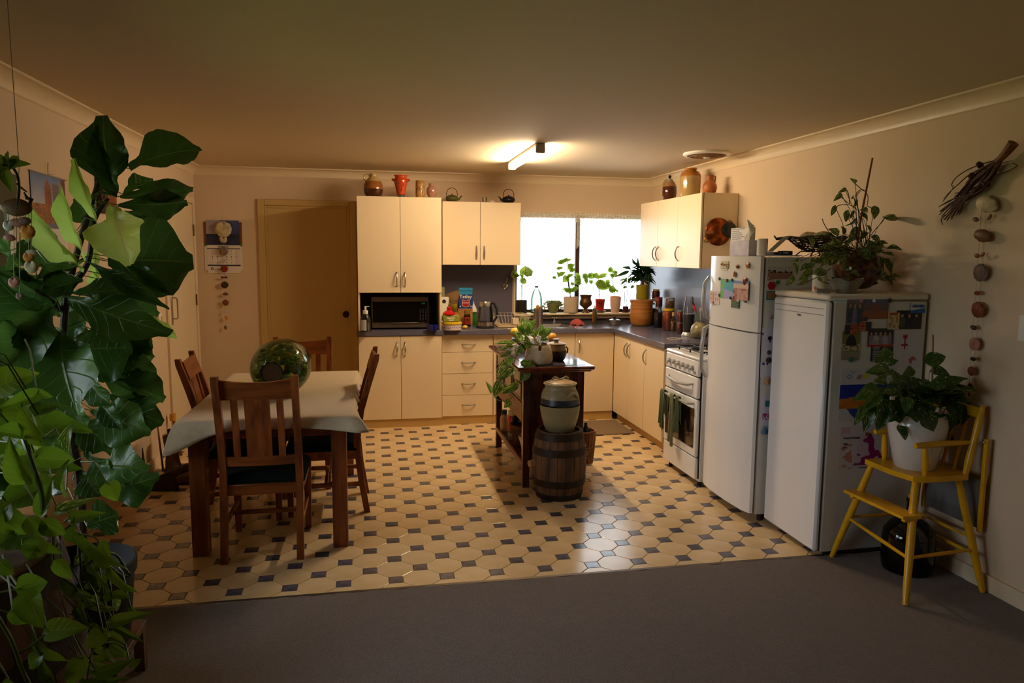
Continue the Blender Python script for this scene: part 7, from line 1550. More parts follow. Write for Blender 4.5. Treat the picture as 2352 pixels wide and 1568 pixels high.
m = MB(); q = at(*Q(690, 1340), y=3.42); m.tube([(q.x-.035, 3.42, FZ1+.013), (q.x+.035, 3.41, FZ1+.013)], [.012, .012], 12); m.tube([(q.x+.035, 3.41, FZ1+.013), (q.x+.06, 3.405, FZ1+.013)], [.007, .006], 10); m.build('small_bottle', mat('grey_plastic'), None, 'small grey bottle lying on its side at the front of the freezer top', 'bottle')

# --- philodendron in the white pot on the high chair
pw = Vector((2.640, 3.070, SZ+.0145)); s = pxm(pw)
t = thing('potted_philodendron', 'bushy dark philodendron in a big white pot on the yellow high chair', 'potted plant', tuple(pw))
R = 62*s; H = 125*s
m = MB(); m.lathe([(0, 0), (R*.66, 0), (R*.70, .006), (R*.84, H*.35), (R*.97, H*.66), (R*1.0, H*.80), (R*.96, H*.92), (R*.88, H*.985), (R*.86, H), (R*.80, H*.99), (R*.84, H*.85)], tuple(pw), 48); m.build('pot', mat('white_glazed_ceramic', rgb(214, 206, 194), .18, coat=.4), t)
m = MB(); m.lathe([(0, 0), (R*.84, 0)], tuple(pw+Vector((0, 0, H*.9))), 20); m.build('soil', SOIL, t)
HQ = lambda a, b: (1880+a*.4083, 780+b*.4083)
HL = [(345, 130, 375, 45, 95), (370, 130, 440, 120, 40), (400, 170, 280, 180, 62), (420, 170, 430, 245, 75), (600, 130, 712, 88, 70), (625, 175, 745, 190, 56), (530, 210, 560, 310, 90), (640, 230, 718, 260, 85), (600, 300, 700, 350, 95), (330, 260, 215, 330, 66), (350, 280, 250, 400, 60), (290, 340, 265, 510, 62), (240, 370, 220, 470, 40), (370, 350, 340, 505, 76), (480, 330, 400, 450, 92), (490, 320, 500, 395, 62), (580, 420, 650, 515, 105), (680, 420, 740, 515, 108), (720, 340, 800, 440, 70), (800, 360, 830, 470, 66), (445, 480, 495, 560, 62), (700, 300, 690, 380, 60), (520, 150, 490, 210, 50), (440, 280, 380, 300, 70), (560, 260, 640, 300, 80), (450, 250, 500, 330, 70), (560, 360, 620, 420, 90), (300, 300, 350, 330, 60), (520, 400, 560, 460, 80), (700, 500, 770, 590, 30), (420, 400, 460, 460, 70), (640, 470, 700, 440, 80), (460, 200, 520, 240, 60), (380, 210, 330, 230, 60), (760, 400, 790, 470, 60)]
pl = []
for (bx, by, tx, ty, wd) in HL:
    b_, t_2 = HQ(bx, by), HQ(tx, ty); dx = (tx-540)/260; y_ = 2.98+rnd.uniform(-.08, .10)
    fm = PHILS; o, a, b = leafpx(t, fm, b_[0], b_[1], t_2[0], t_2[1], wd*.4083*1.25, y_+.03, y_-.02, Vector((rnd.uniform(-.5, .3), -1, rnd.uniform(.1, .8))))
    pl.append((a, pw+Vector((rnd.uniform(-.04, .04), rnd.uniform(-.04, .04), H*.9))))
for k in range(44):
    a_ = rnd.uniform(0, 2*pi); d = Vector((cos(a_), sin(a_), rnd.uniform(-.2, .8))).normalized(); c_ = pw+Vector((0, 0, H+.05))+d*rnd.uniform(.03, .13); Ln = rnd.uniform(.09, .14)
    if (c_+d*Ln).x > 2.88: continue
    leaf3(t, PHILS, c_, c_+d*Ln, Ln*.72, Vector((0, -.3, 1))); pl.append((c_, pw+Vector((0, 0, H*.9))))
petioles(t, pl)
a = at(2141, 900, y=3.02); b = at(2143, 768, y=3.03)
m = MB(); m.tube([pw+Vector((.05, .02, H*.9)), a, b], .0045, 8); m.build('cane', mat('pink_brown_cane', rgb(160, 110, 84), .6), t)
q = at(2050, 915, y=2.93); m = MB(); m.box(q.x-.012, q.x+.014, 2.93, 2.934, q.z-.006, q.z+.010, .001); m.build('plant_tag', WP, t)
# ---------------- prints, magnets, hangings ----------------
def hsh(a, b, s=0): q = sin(a*127.1+b*311.7+s*74.7)*43758.5453; return q-math.floor(q)
def mixc(a, b, t_): t_ = max(0, min(1, t_)); return tuple(a[i]+(b[i]-a[i])*t_ for i in range(3))
c_ = lambda r, g, b: rgb(r, g, b)[:3]
def sn(x, y, s=0):
    i, j = math.floor(x), math.floor(y); a, b = x-i, y-j; a = a*a*(3-2*a); b = b*b*(3-2*b)
    return (hsh(i, j, s)*(1-a)+hsh(i+1, j, s)*a)*(1-b)+(hsh(i, j+1, s)*(1-a)+hsh(i+1, j+1, s)*a)*b
def land(sky, far, near, hz=.55, fig=0, figc=None, s=0):
    def f(u, v):
        if fig:
            for k in range(fig):
                cx = (k+.75)/(fig+.5); du = abs(u-cx)*(1.6+fig*.55)
                if .62 < v < .80 and du**2+((v-.71)*6.5)**2*.12 < .035: return c_(196, 150, 120)
                if .12 < v <= .62 and du < .42: return mixc((figc or [c_(150, 160, 180), c_(60, 50, 60), c_(180, 90, 90)])[(k+s) % len(figc or [1, 2, 3])], c_(40, 36, 40), sn(u*14, v*12, s)*.5)
        base = mixc(far, sky, (v-hz)/(1-hz)) if v > hz else mixc(near, far, v/hz*.5)
        return mixc(base, c_(30, 26, 22), .45*sn(u*12, v*9, s))
    return f
def pic(name, label, cat, px0, py0, px1, py1, fn, nx=22, ny=18, x=None, y=None, lift=0, group=None, z=None):
    """upright print given by its top-left and bottom-right picture points on the plane x or y"""
    if y is not None:
        a = at(px0, (py0+py1)/2, y=y); b = at(px1, (py0+py1)/2, y=y); mx = (px0+px1)/2; zt, zb = at(mx, py0, y=y).z, at(mx, py1, y=y).z
        return picture(name, (a.x, y-lift, zb), (1, 0, 0), (0, 0, 1), b.x-a.x, zt-zb, nx, ny, fn, label=label, cat=cat, group=group)
    a = at(px0, (py0+py1)/2, x=x); b = at(px1, (py0+py1)/2, x=x); mx = (px0+px1)/2; zt, zb = at(mx, py0, x=x).z, at(mx, py1, x=x).z
    if x > 0: return picture(name, (x-lift, a.y, zb), (0, -1, 0), (0, 0, 1), a.y-b.y, zt-zb, nx, ny, fn, label=label, cat=cat, group=group)
    return picture(name, (x+lift, a.y, zb), (0, 1, 0), (0, 0, 1), b.y-a.y, zt-zb, nx, ny, fn, label=label, cat=cat, group=group)
def tagk(o, cat): o['category'] = cat; return o
BK = mat('black_print', rgb(24, 22, 28), .5); NV = mat('navy_print')
WHP = c_(222, 214, 206)
def calgrid(nr, nc, tint=WHP):
    def f(u, v):
        if u < .02 or u > .98: return tint
        if (u*nc) % 1 < .18 and .35 < (v*nr) % 1 < .62: return c_(90, 84, 100)
        return mixc(tint, c_(206, 180, 180), .35 if (u < 1/nc or u > 1-1/nc) else 0)
    return f
# calendar on the back wall
o0 = at(475, 627, y=YB-.004); z_ = lambda py: at(513, py, y=YB-.004).z; x0, x1 = at(475, 566, y=YB-.004).x, at(551, 566, y=YB-.004).x
t = thing('wall_calendar', 'June 2022 calendar with a stormy blue picture on the back wall beside the tan door', 'calendar', (x0, YB-.004, z_(627)))
def storm(u, v):
    if v < .45: return mixc(c_(22, 28, 58), c_(60, 62, 100), .5*sn(u*5, v*9))
    if u < .32+.1*v: return mixc(c_(190, 170, 170), c_(150, 140, 160), v)
    return mixc(c_(70, 82, 140), c_(38, 48, 92), sn(u*4, v*4, 2))
picture('rear_sheet', (x0-.022, YB-.0035, z_(620)), (1, 0, 0), (0, 0, 1), x1-x0+.045, z_(510)-z_(620), 12, 20, lambda u, v: (c_(110, 60, 30) if v > .55 else c_(60, 110, 50) if v > .5 else WHP), t)
picture('picture_page', (x0, YB-.0055, z_(563)), (1, 0, 0), (0, 0, 1), x1-x0, z_(506)-z_(563), 28, 22, storm, t)
picture('date_page', (x0+.002, YB-.0055, z_(627)), (1, 0, 0), (0, 0, 1), x1-x0, z_(563)-z_(627), 42, 36, lambda u, v: WHP if v < .25 or v > .88 else (c_(40, 44, 84) if v < .31 or v > .86 else calgrid(5, 7)(u, (v-.31)/.55)), t)
text('lettering', 'JUNE 2022', .020, BK, t, (x0+.5*(x1-x0), YB-.0075, z_(568)), (1, 0, 0), (0, 0, 1), 'CENTER', bold=.0003)
text('lettering', 'GINGIN', .017, BK, t, (x0+.30*(x1-x0), YB-.0075, z_(620)), (1, 0, 0), (0, 0, 1))
m = MB(); m.T = Matrix.Translation((x0+.14*(x1-x0), YB-.0072, z_(617))) @ Matrix.Rotation(radians(90), 4, 'X'); m.lathe([(.007, 0), (.013, 0), (.013, .0006), (.007, .0006)], n=20); m.build('logo', BK, t)
yf = lambda a, b: at(a, b, y=YB-.035)
chime('shell_chime', 'string of small shells hanging over the June calendar on the back wall', yf(513, 526), [(513, 526, 18, 'cream', 'scallop', 0), (509, 550, 7, 'cream', 'oval', 1.2), (517, 551, 7, 'cream', 'oval', 1.9), (513, 577, 10, 'mauve', 'scallop', 0), (513, 599, 5, 'white', 'oval', 0), (515, 617, 8, 'red', 'scallop', 0), (511, 637, 4, 'dark', 'oval', 0), (519, 637, 4, 'dark', 'oval', 0), (516, 654, 8, 'dark', 'scallop', 0), (518, 675, 6, 'brown', 'oval', 0), (518, 695, 7, 'rust', 'scallop', 0), (517, 716, 4, 'white', 'oval', 0), (520, 730, 5, 'orange', 'oval', 1), (518, 752, 5, 'brown', 'oval', 1.4)],
      [(yf(511, 500), yf(514, 620)), (yf(517, 526), yf(518, 600)), (yf(515, 610), yf(519, 755)), (yf(511, 500), yf(511, 500)+Vector((0, .034, .02)))], None, yf)
# calendar on the left wall
X = XL+.004
ya, yb_ = at(73, 470, x=X).y, at(151, 470, x=X).y; zz = lambda py: at(112, py, x=X).z
t = thing('wall_calendar', 'February 2022 calendar with a red rock picture on the left wall behind the fig leaves', 'calendar', (X, ya, zz(650)))
def rocks(u, v):
    if v > .45:
        if .36 < u < .58 and v < .62+.30*(1-abs(u-.46)*6): return mixc(c_(150, 66, 34), c_(110, 40, 24), sn(u*12, v*6))
        if .60 < u < .80 and v < .85: return c_(104, 92, 92)
        if u > .86: return c_(96, 40, 30)
        return mixc(c_(176, 180, 196), c_(84, 116, 172), (v-.45)*1.8+.2*sn(u*4, v*4))
    if v < .10: return c_(96, 100, 132)
    return mixc(c_(170, 100, 34), c_(104, 56, 24), hsh(int(u*26), int(v*26)))
picture('picture_page', (X, ya, zz(523)), (0, 1, 0), (0, 0, 1), yb_-ya, zz(403)-zz(523), 30, 34, rocks, t)
picture('date_page', (X, ya+.004, zz(655)), (0, 1, 0), (0, 0, 1), yb_-ya-.008, zz(524)-zz(655), 30, 34, lambda u, v: c_(60, 64, 92) if .36 < v < .40 else (calgrid(4, 7)(u, v/.36) if v < .36 else WHP), t)
m = MB(); m.tube([(X+.002, ya-.006, zz(402)), (X+.002, yb_+.02, zz(405)+.0)], .004, 6); m.tube([(X+.002, (ya+yb_)/2, zz(403)), (X+.006, (ya+yb_)/2-.01, zz(388)), (X+.004, (ya+yb_)/2+.004, zz(375))], .002, 5); m.tube([(X+.004, (ya+yb_)/2, zz(402)), (X+.006, (ya+yb_)/2+.06, zz(398))], .0016, 5); m.build('hanger', mat('grey_plastic'), t)
ym = ya+.3*(yb_-ya)
text('lettering', 'N. & J. GR', .034, BK, t, (X+.003, ym-.02, zz(545)), (0, 1, 0), (0, 0, 1), bold=.0006)
text('lettering', 'FEBRUARY 2022', .030, BK, t, (X+.003, ym-.02, zz(592)), (0, 1, 0), (0, 0, 1), bold=.0004)
# carved board
X = XL+.012; ya, yb_ = at(222, 400, x=X).y, at(263, 400, x=X).y; za, zb = at(240, 490, x=X).z, at(236, 332, x=X).z
t = thing('carved_board', 'tall dark carved timber board on the left wall behind the fig', 'wall hanging', (X, ya, za))
MB().box(XL+.001, X+.012, ya, ya+(yb_-ya)*.45, za, zb, .006).build('dark_stile', mat('near_black_timber', rgb(44, 26, 18), .6, bump=.3, bscale=60), t)
MB().box(XL+.001, X+.006, ya+(yb_-ya)*.45, yb_, za, zb-.03, .004).build('panel', RW, t)
m = MB(); m.ball((X+.02, ya+.03, (za+zb)/2-.05), (.02, .035, .09), 12, 8, wob=.2); m.build('carving', mat('olive_carving', rgb(84, 70, 34), .6, bump=.5, bscale=70, var=.4, vscale=20), t)
# root bundle on the right wall
XW = XR-.03
U = lambda a, b, d=0: at(2100+a*.204, 300+b*.204, x=XR-.025-d)
ROOT = mat('dark_red_brown_root', rgb(78, 42, 22), .75, var=.4, vscale=30, bump=.4, bscale=90)
t = thing('dried_root', 'dried twisted root with splayed tips pinned high on the right wall', 'wall hanging', tuple(U(700, 600)))
stem(t, [U(1118, 140, .03), U(1060, 215, .03), U(1000, 285, .02), U(930, 350, .02)], (.024, .014), mat('brown_root_butt', rgb(120, 70, 32), .7, bump=.3), 9, 'butt')
TIPS = [(285, 850), (282, 915), (292, 950), (345, 1015), (490, 950), (370, 1000), (320, 900), (440, 720), (470, 940), (330, 960), (400, 980), (520, 930), (350, 870), (430, 880)]
for k in range(26):
    tx, ty = TIPS[k % len(TIPS)]; tx += rnd.uniform(-18, 18); ty += rnd.uniform(-18, 18)
    ox = rnd.uniform(-60, 60); pts = [U(950+rnd.uniform(-30, 30), 330+rnd.uniform(-20, 30), .02), U(820+ox, 480+ox*.8+rnd.uniform(-30, 30), rnd.uniform(0, .03)), U(660+ox*1.2, 640+ox+rnd.uniform(-20, 30), rnd.uniform(0, .03)), U(tx*.5+300, ty*.5+340, .01), U(tx, ty, .005)]
    stem(t, pts, (.0065, .0022), ROOT, 5, 'root_strand')
for l in ([(930, 330), (780, 370), (600, 440), (470, 530), (420, 610), (435, 650), (320, 800)], [(760, 420), (600, 510), (500, 600), (400, 690), (330, 770)], [(900, 500), (1040, 460), (1155, 400), (1135, 375), (1098, 368)], [(350, 950), (305, 1000), (320, 1058)], [(1000, 300), (960, 400), (880, 500)], [(1010, 310), (900, 470), (850, 600)]): stem(t, [U(a, b, .012) for a, b in l], (.0035, .0018), ROOT, 5, 'root_strand')
for (a, b, r) in ((735, 385, 40), (650, 515, 48), (690, 680, 55), (820, 440, 50), (800, 590, 60)):
    q = U(a, b, .012); m = MB(); m.ball(tuple(q), (.016, r*.204*pxm(q)*.9, r*.204*pxm(q)*.8), 9, 6, wob=.35); m.build('root_knot', ROOT, t)
V = lambda a, b: at(2150+a*.2934, 500+b*.2934, x=XR-.03)
yf = lambda a, b: at(a, b, x=XR-.03)
sh_r = [(2267, 469, 31, 'cream', 'oval', .25), (2241, 504, 9, 'brown', 'oval', .3), (2273, 498, 8, 'brown', 'oval', -.8), (2257, 541, 24, 'brown', 'oval', .25), (2244, 587, 8, 'rust', 'oval', .3), (2257, 584, 7, 'rust', 'oval', -.6), (2252, 626, 20, 'mauve', 'scallop', 0), (2245, 673, 9, 'rust', 'oval', 0), (2246, 711, 18, 'rust', 'scallop', 0), (2236, 752, 9, 'dark', 'oval', .2), (2238, 790, 15, 'pink', 'scallop', 0), (2235, 824, 8, 'dark', 'oval', 0), (2231, 852, 11, 'rust', 'scallop', 0), (2229, 886, 8, 'dark', 'oval', .5), (2226, 905, 5, 'rust', 'oval', 1.4), (2225, 925, 6, 'dark', 'oval', 0)]
t = thing('shell_chime', 'long string of big shells hanging on the right wall above the high chair', 'wind chime', tuple(yf(2250, 700)))
m = MB()
for dx in (-6, 5): m.tube([yf(2262+dx, 440), yf(2257+dx, 541), yf(2250+dx, 626), yf(2244+dx, 711), yf(2236+dx, 800), yf(2226+dx*.3, 920)], .0011, 4)
q = yf(2262, 440); m.tube([q, q+Vector((.029, 0, .02))], .002, 5)
m.build('cords', CORD, t, kind='stuff')
for (a, b, r, k, kd, rot) in sh_r:
    q = yf(a, b); m = MB(); rr = r*pxm(q); m.T = Matrix.Translation(q) @ Matrix.Rotation(radians(-90), 4, 'Z') @ Matrix.Rotation(rot, 4, 'Y')
    if kd == 'scallop':
        vs = []; n = 22
        for i in range(5):
            w_ = i/4
            for kk in range(n+1): a_ = radians(-232+284*kk/n); r2 = rr*(1+.05*(kk % 2)*w_); vs.append((w_*r2*cos(a_), -.3*rr*(4*w_*(1-w_))**.7, w_*r2*sin(a_)+.9*rr*(1-w_)))
        m.add(vs, [(i*(n+1)+kk, i*(n+1)+kk+1, (i+1)*(n+1)+kk+1, (i+1)*(n+1)+kk) for i in range(4) for kk in range(n)]); m.box(-rr*.34, rr*.34, -.003, .003, rr*.72, rr*1.02, .001)
    else: m.ball((0, 0, 0), (rr, min(.02, rr*.4), rr*.58), 16, 8, wob=.08)
    m.build('shell', SH[k], t, ang=25)

# --- fridge front
def sfx(y): return 2.214-.022*(1-(2*(y-3.890)/.627-1)**2)
def fpic(name, label, cat, px0, py0, px1, py1, fn, nx=18, ny=18, lift=.0, group=None):
    nx, ny = max(nx, 28), max(ny, 28)
    x = 2.192; a, b = at(px0, py0, x=x), at(px1, py1, x=x); xx = min(sfx(a.y), sfx(b.y), sfx((a.y+b.y)/2))-.0006
    return pic(name, label, cat, px0, py0, px1, py1, fn, nx, ny, x=xx, lift=lift, group=group)
fpic('map_print', 'green and blue map print held by magnets on the fridge door', 'print', 1655, 641, 1684, 685, lambda u, v: c_(120, 190, 110) if v > .8*u+.35 and sn(u*5, v*5) > .3 or (u < .3 and v < .4) else (c_(70, 170, 200) if v > .55-.2*u else c_(170, 170, 220)))
fpic('photograph', 'orange and white landscape photo beside the map on the fridge door', 'photograph', 1684, 645, 1719, 689, lambda u, v: c_(120, 150, 210) if v > .85 else (c_(220, 190, 170) if v > .62 else mixc(c_(150, 70, 40), c_(210, 170, 150), hsh(int(u*7), int(v*6)))))
fpic('green_card', 'dark green card with white lettering below the photos on the fridge door', 'card', 1680, 688, 1698, 707, lambda u, v: c_(190, 60, 40) if v > .82 and .3 < u < .6 else c_(210, 214, 200) if v > .82 and u > .65 else c_(120, 150, 110) if int(v*14) % 3 == 0 and .1 < u < .85 else c_(24, 64, 34), 14, 14)
fpic('childs_drawing', 'pink pencil drawing on white paper at the lower left of the fridge door', 'drawing', 1630, 668, 1653, 698, lambda u, v: c_(214, 130, 120) if (int(u*9) % 2 and .3 < v < .9 and hsh(int(u*9), int(v*6)) > .35) else c_(222, 208, 206), 18, 14)
def magnet(name, label, px_, py_, rpx, mt, group=None, plane='x', shape='round', lift=0):
    if plane == 'x': q = at(px_, py_, x=2.195); q.x = sfx(q.y)-.001-lift; ax_ = (-1, 0, 0)
    elif plane == 'f': q = at(px_, py_, y=3.894); ax_ = (0, -1, 0)
    else: q = at(px_, py_, y=3.353); q.y -= .003; ax_ = (0, -1, 0)
    r = rpx*pxm(q); R_ = Matrix.Rotation(radians(-90), 4, 'Y') if plane == 'x' else Matrix.Rotation(radians(90), 4, 'X')
    m = MB(); m.T = Matrix.Translation(q) @ R_
    if shape == 'hex': m.lathe([(r, 0), (r, .004), (0, .004)], n=6)
    elif shape == 'blob': m.ball((0, 0, .006), (r*.8, r, .007), 12, 7, wob=.25)
    elif shape == 'wings': m.ball((-r*.3, -r*.5, .005), (r*.9, r*.5, .003), 10, 5); m.ball((-r*.3, r*.5, .005), (r*.9, r*.5, .003), 10, 5); m.ball((0, 0, .006), (r*.9, r*.12, .004), 8, 5)
    else: m.lathe([(0, 0), (r, 0), (r, .004), (r*.85, .006), (0, .006)], n=18)
    return m.build(name, mt, None, label, 'magnet', group)
MD = mat('grey_magnet', rgb(70, 66, 64), .4); MF = mat('orange_magnet', rgb(190, 110, 50), .4, col2=rgb(110, 60, 30), var=.5, vscale=90)
for (a, b, w_) in ((1654, 640, 'top left corner of the map'), (1684, 643, 'top corner between map and photo'), (1654, 678, 'lower left corner of the map'), (1680, 684, 'lower corner between map and photo'), (1711, 690, 'lower right corner of the landscape photo')): magnet('magnet', 'round dark magnet at the '+w_, a, b, 3.6 if b < 690 else 5, MD, 'round dark magnets on the fridge door', lift=.002)
magnet('magnet', 'small brown magnet at the top of the map on the fridge door', 1672, 644, 4, mat('brown_magnet', rgb(150, 76, 46), .5), lift=.002)
magnet('magnet', 'purple magnet on the pink pencil drawing', 1639, 694, 4, mat('purple_magnet', rgb(120, 60, 140), .4), lift=.002)
magnet('magnet', 'butterfly magnet with orange wings in the middle of the fridge door', 1690, 628, 7, MF, shape='wings'); magnet('magnet', 'small brown figure magnet above the butterfly', 1696, 612, 6, MF, shape='blob')
magnet('magnet', 'tall lettered orange magnet at the top right of the fridge door', 1717, 609, 9, mat('cream_orange_magnet', rgb(206, 170, 110), .4, col2=rgb(170, 70, 30), var=.6, vscale=120), shape='blob'); magnet('magnet', 'brown bird magnet at the top of the landscape photo', 1711, 645, 11, mat('amber_brown_magnet', rgb(150, 76, 26), .3), shape='blob', lift=.002)
q = at(1667, 608, x=2.196); s_ = pxm(q)
t = thing('magnet', 'cream oblong magnet with orange flowers, largest on the fridge door', 'magnet', (2.2, q.y, q.z))
xx = sfx(q.y); m = MB(); m.box(xx-.006, xx-.0005, q.y-.052, q.y+.052, q.z-.024, q.z+.024, .003); m.build('plaque', mat('cream_plaque', rgb(206, 196, 150), .4), t)
m = MB()
for k in range(9): m.ball((xx-.007, q.y-.045+.011*k, q.z-.014+.02*hsh(k, 1)), (.003, .006, .006), 7, 4)
m.build('flowers', MF, t, kind='stuff'); MB().box(xx-.004, xx-.0005, q.y-.036, q.y+.036, q.z-.036, q.z-.026, .001).build('caption_strip', WP, t)
# --- fridge side
ff = dict(y=3.8945)
pic('photograph', 'photo of a white car on red ground on the fridge side', 'photograph', 1764, 612, 1820, 641, lambda u, v: c_(40, 36, 34) if .48 < v < .72 and hsh(int(u*12), int(v*8)) > .4 else (c_(200, 196, 196) if v > .55 else c_(164, 120, 104)), **ff)
pic('childs_drawing', 'drawing of black and purple dots on white paper on the fridge side', 'drawing', 1748, 752, 1779, 866, lambda u, v: c_(70, 40, 120) if hsh(int(u*7), int(v*20), 3) > .94 else c_(214, 210, 224), 16, 40, **ff)
pic('childs_drawing', 'slanted drawing with a teal triangle and a pink figure lower on the fridge side', 'drawing', 1745, 905, 1768, 978, lambda u, v: c_(40, 130, 120) if .6 < v < .8 and u > .5 else (c_(170, 50, 110) if .2 < v < .4 and .3 < u < .9 and hsh(int(u*9), int(v*22)) > .35 else c_(212, 206, 220)), 14, 30, **ff)
pic('framed_card', 'small teal-edged card with orange figures on the fridge side', 'card', 1760, 668, 1784, 689, lambda u, v: c_(70, 120, 124) if u < .14 or u > .86 or v < .14 or v > .86 else (c_(196, 96, 50) if int(u*6) in (2, 4) and .25 < v < .8 else c_(150, 120, 90)), 18, 14, **ff)
for (a, b, r, mt, lb, shp) in ((1766, 640, 4.5, mat('pink_badge', rgb(150, 40, 80), .4, col2=rgb(210, 190, 196), var=.5, vscale=150), 'small pink badge magnet above the red hexagon', 'round'), (1772, 656, 10.5, mat('crimson', rgb(180, 14, 40), .4), 'crimson hexagon magnet on the fridge side', 'hex'), (1771, 728, 5, mat('pink_badge'), 'small pink round badge alone on the fridge side', 'round'), (1786, 648, 5, mat('teal_magnet', rgb(60, 120, 104), .5), 'small teal square magnet right of the crimson hexagon', 'hex'), (1765, 827, 7, MD, 'big black round magnet on the dotted drawing', 'round'), (1766, 809, 5, MD, 'smaller black magnet above the big one on the dotted drawing', 'round'), (1768, 776, 5, BK, 'black square magnet at the top of the dotted drawing', 'hex'), (1761, 875, 9, mat('orange_shell', rgb(206, 150, 104), .5), 'pale orange scallop shell magnet on the fridge side', 'blob'), (1755, 989, 9.5, mat('blue_shell', rgb(90, 130, 160), .5), 'blue shell magnet, lowest on the fridge side', 'blob')): magnet('magnet', lb, a, b, r, mt, None, 'f', shp)
# --- freezer side (crop helper)
G = lambda a, b: (1840+a*.2933, 640+b*.2933)
def gp(name, label, cat, a0, b0, a1, b1, fn, nx=22, ny=18, lift=0): nx, ny = max(nx, 40), max(ny, 34); p0, p1 = G(a0, b0), G(a1, b1); return pic(name, label, cat, p0[0], p0[1], p1[0], p1[1], fn, nx, ny, y=3.3535, lift=lift)
gp('photograph', 'photo of children in a garden, top left of the freezer side', 'photograph', 355, 150, 485, 370, land(c_(150, 130, 140), c_(60, 90, 50), c_(150, 110, 110), .5, 3, [c_(140, 130, 180), c_(70, 80, 110)], 1), 20, 30)
gp('photograph', 'photo of two people on sand by the sea, top middle of the freezer side', 'photograph', 485, 160, 683, 315, lambda u, v: c_(150, 80, 60) if .38 < u < .62 and .28 < v < .72 and sn(u*16, v*10) > .25 else (c_(100, 112, 150) if v > .8 else c_(112, 92, 98) if v > .42 else c_(156, 92, 60)), 24, 18)
gp('recipe_card', 'pale green recipe card beside the photo of three people', 'card', 675, 265, 765, 397, lambda u, v: c_(176, 60, 40) if v > .86 and .15 < u < .85 else c_(206, 130, 50) if sn(u*5, v*6, 7) > .68 and v < .8 else c_(196, 196, 150), 14, 18, .003)
gp('photograph', 'dark photo of three people at the right of the freezer side', 'photograph', 745, 248, 942, 393, land(c_(34, 30, 34), c_(30, 26, 26), c_(70, 50, 36), .4, 3, [c_(36, 36, 44), c_(60, 52, 50), c_(90, 84, 70)], 2), 26, 20, .0015)
t = gp('event_card', 'white and blue GINGIN card at the top right of the freezer side', 'card', 855, 182, 968, 268, lambda u, v: c_(30, 100, 170) if v < .25+.2*u else c_(214, 212, 210), 18, 14, .003)
p0 = at(*G(870, 225), y=3.348); text('lettering', 'GINGIN', .021, mat('blue_print', rgb(20, 80, 150), .5), t, (p0.x, 3.3485, p0.z), (1, 0, 0), (0, 0, 1), bold=.0009)
gp('photograph', 'photo of a group under a dark arch on the freezer side', 'photograph', 318, 410, 460, 636, lambda u, v: c_(28, 30, 28) if (u-.5)**2*5+(v-.55)**2*4 < .42 and v > .5 else (c_(196, 180, 166) if .32 < v < .56 and sn(u*8, v*10) > .35 else c_(120, 120, 60) if v > .3 else c_(150, 140, 126)), 20, 28)
gp('photograph', 'photo of a group in pale clothes with a red strip, centre of the freezer side', 'photograph', 520, 388, 718, 532, lambda u, v: c_(176, 40, 40) if v < .12 else land(c_(60, 56, 60), c_(50, 46, 50), c_(90, 84, 84), .4, 5, [c_(196, 190, 190), c_(170, 160, 170)], 3)(u, v), 28, 20, .0012)
gp('text_card', 'dark card with lines of white text behind the plant on the freezer side', 'card', 545, 532, 735, 647, lambda u, v: c_(170, 170, 176) if int(v*16) % 2 and .08 < u < .36 else c_(38, 40, 48), 24, 16)
gp('red_card', 'red lettered card with a dark photo below the garden photo', 'card', 340, 362, 437, 432, lambda u, v: c_(50, 44, 60) if u < .45 else (c_(206, 150, 60) if int(v*10) % 2 and hsh(int(u*20), int(v*10)) > .3 else c_(160, 24, 30)), 20, 12, .003)
gp('red_card', 'red lettered card with a dark photo, right of its twin', 'card', 450, 338, 546, 408, lambda u, v: c_(50, 44, 60) if u > .55 else (c_(206, 150, 60) if int(v*10) % 2 and hsh(int(u*20), int(v*10)) > .3 else c_(160, 24, 30)), 20, 12, .003)
def anch(u, v):
    if abs(v-.62) < .025 and .26 < u < .48: return c_(170, 20, 50)
    if abs(u-.37) < .03 and .5 < v < .85: return c_(170, 20, 50)
    if .30 < u < .46 and .78 < v < .9 and abs(u-.37) > .03: return c_(170, 20, 50)
    if (u-.68)**2*3+(v-.2)**2*5 < .05 and not ((u-.72)**2*3+(v-.15)**2*5 < .02): return c_(180, 80, 76)
    return c_(206, 202, 206)
gp('childs_drawing', 'white paper with a red painted anchor and prawn at the right of the freezer side', 'drawing', 722, 400, 950, 700, anch, 36, 36, .0005)
def boat(u, v):
    if v > .70:
        if (u-.50)**2*3.2+(v-.855)**2*4.5 < .011: return c_(210, 214, 40)
        if (abs((u-.17)**2*3+(v-.85)**2*10-.010) < .004) or (abs((u-.24)**2*3+(v-.94)**2*14-.006) < .003): return c_(110, 150, 200)
        return c_(206, 204, 208)
    if v > .42+.03*sin(6*u): return mixc(c_(20, 60, 170), c_(40, 40, 140), sn(u*10, v*20))
    if v > .235: return mixc(c_(214, 136, 20), c_(190, 100, 20), sn(u*8, v*22))
    if u > .15+.9*(.235-v) : return c_(30, 60, 160)
    return c_(200, 198, 198)
gp('childs_drawing', 'painted blue sea and orange boat under a yellow sun on the freezer side', 'drawing', 300, 700, 700, 1110, boat, 44, 46)
def girl(u, v):
    if u < .18 and v > .84: return c_(206, 170, 176)
    du = u-.55; wd = .10+.30*(.85-v)
    if .08 < v < .82 and abs(du+.15*(v-.5)) < wd:
        return c_(150, 20, 110) if sn(u*8, v*9, 9) > .56 else c_(206, 190, 206)
    if v < .22 and u > .4 and int(v*40) % 3 == 0: return c_(90, 90, 110)
    if u < .36 and v < .6 and sn(u*14, v*14, 4) > .7: return c_(190, 130, 110)
    return c_(206, 200, 204)
t = gp('childs_drawing', 'drawing of a figure in a magenta patched dress, lowest on the freezer side', 'drawing', 305, 1160, 690, 1480, girl, 44, 40)
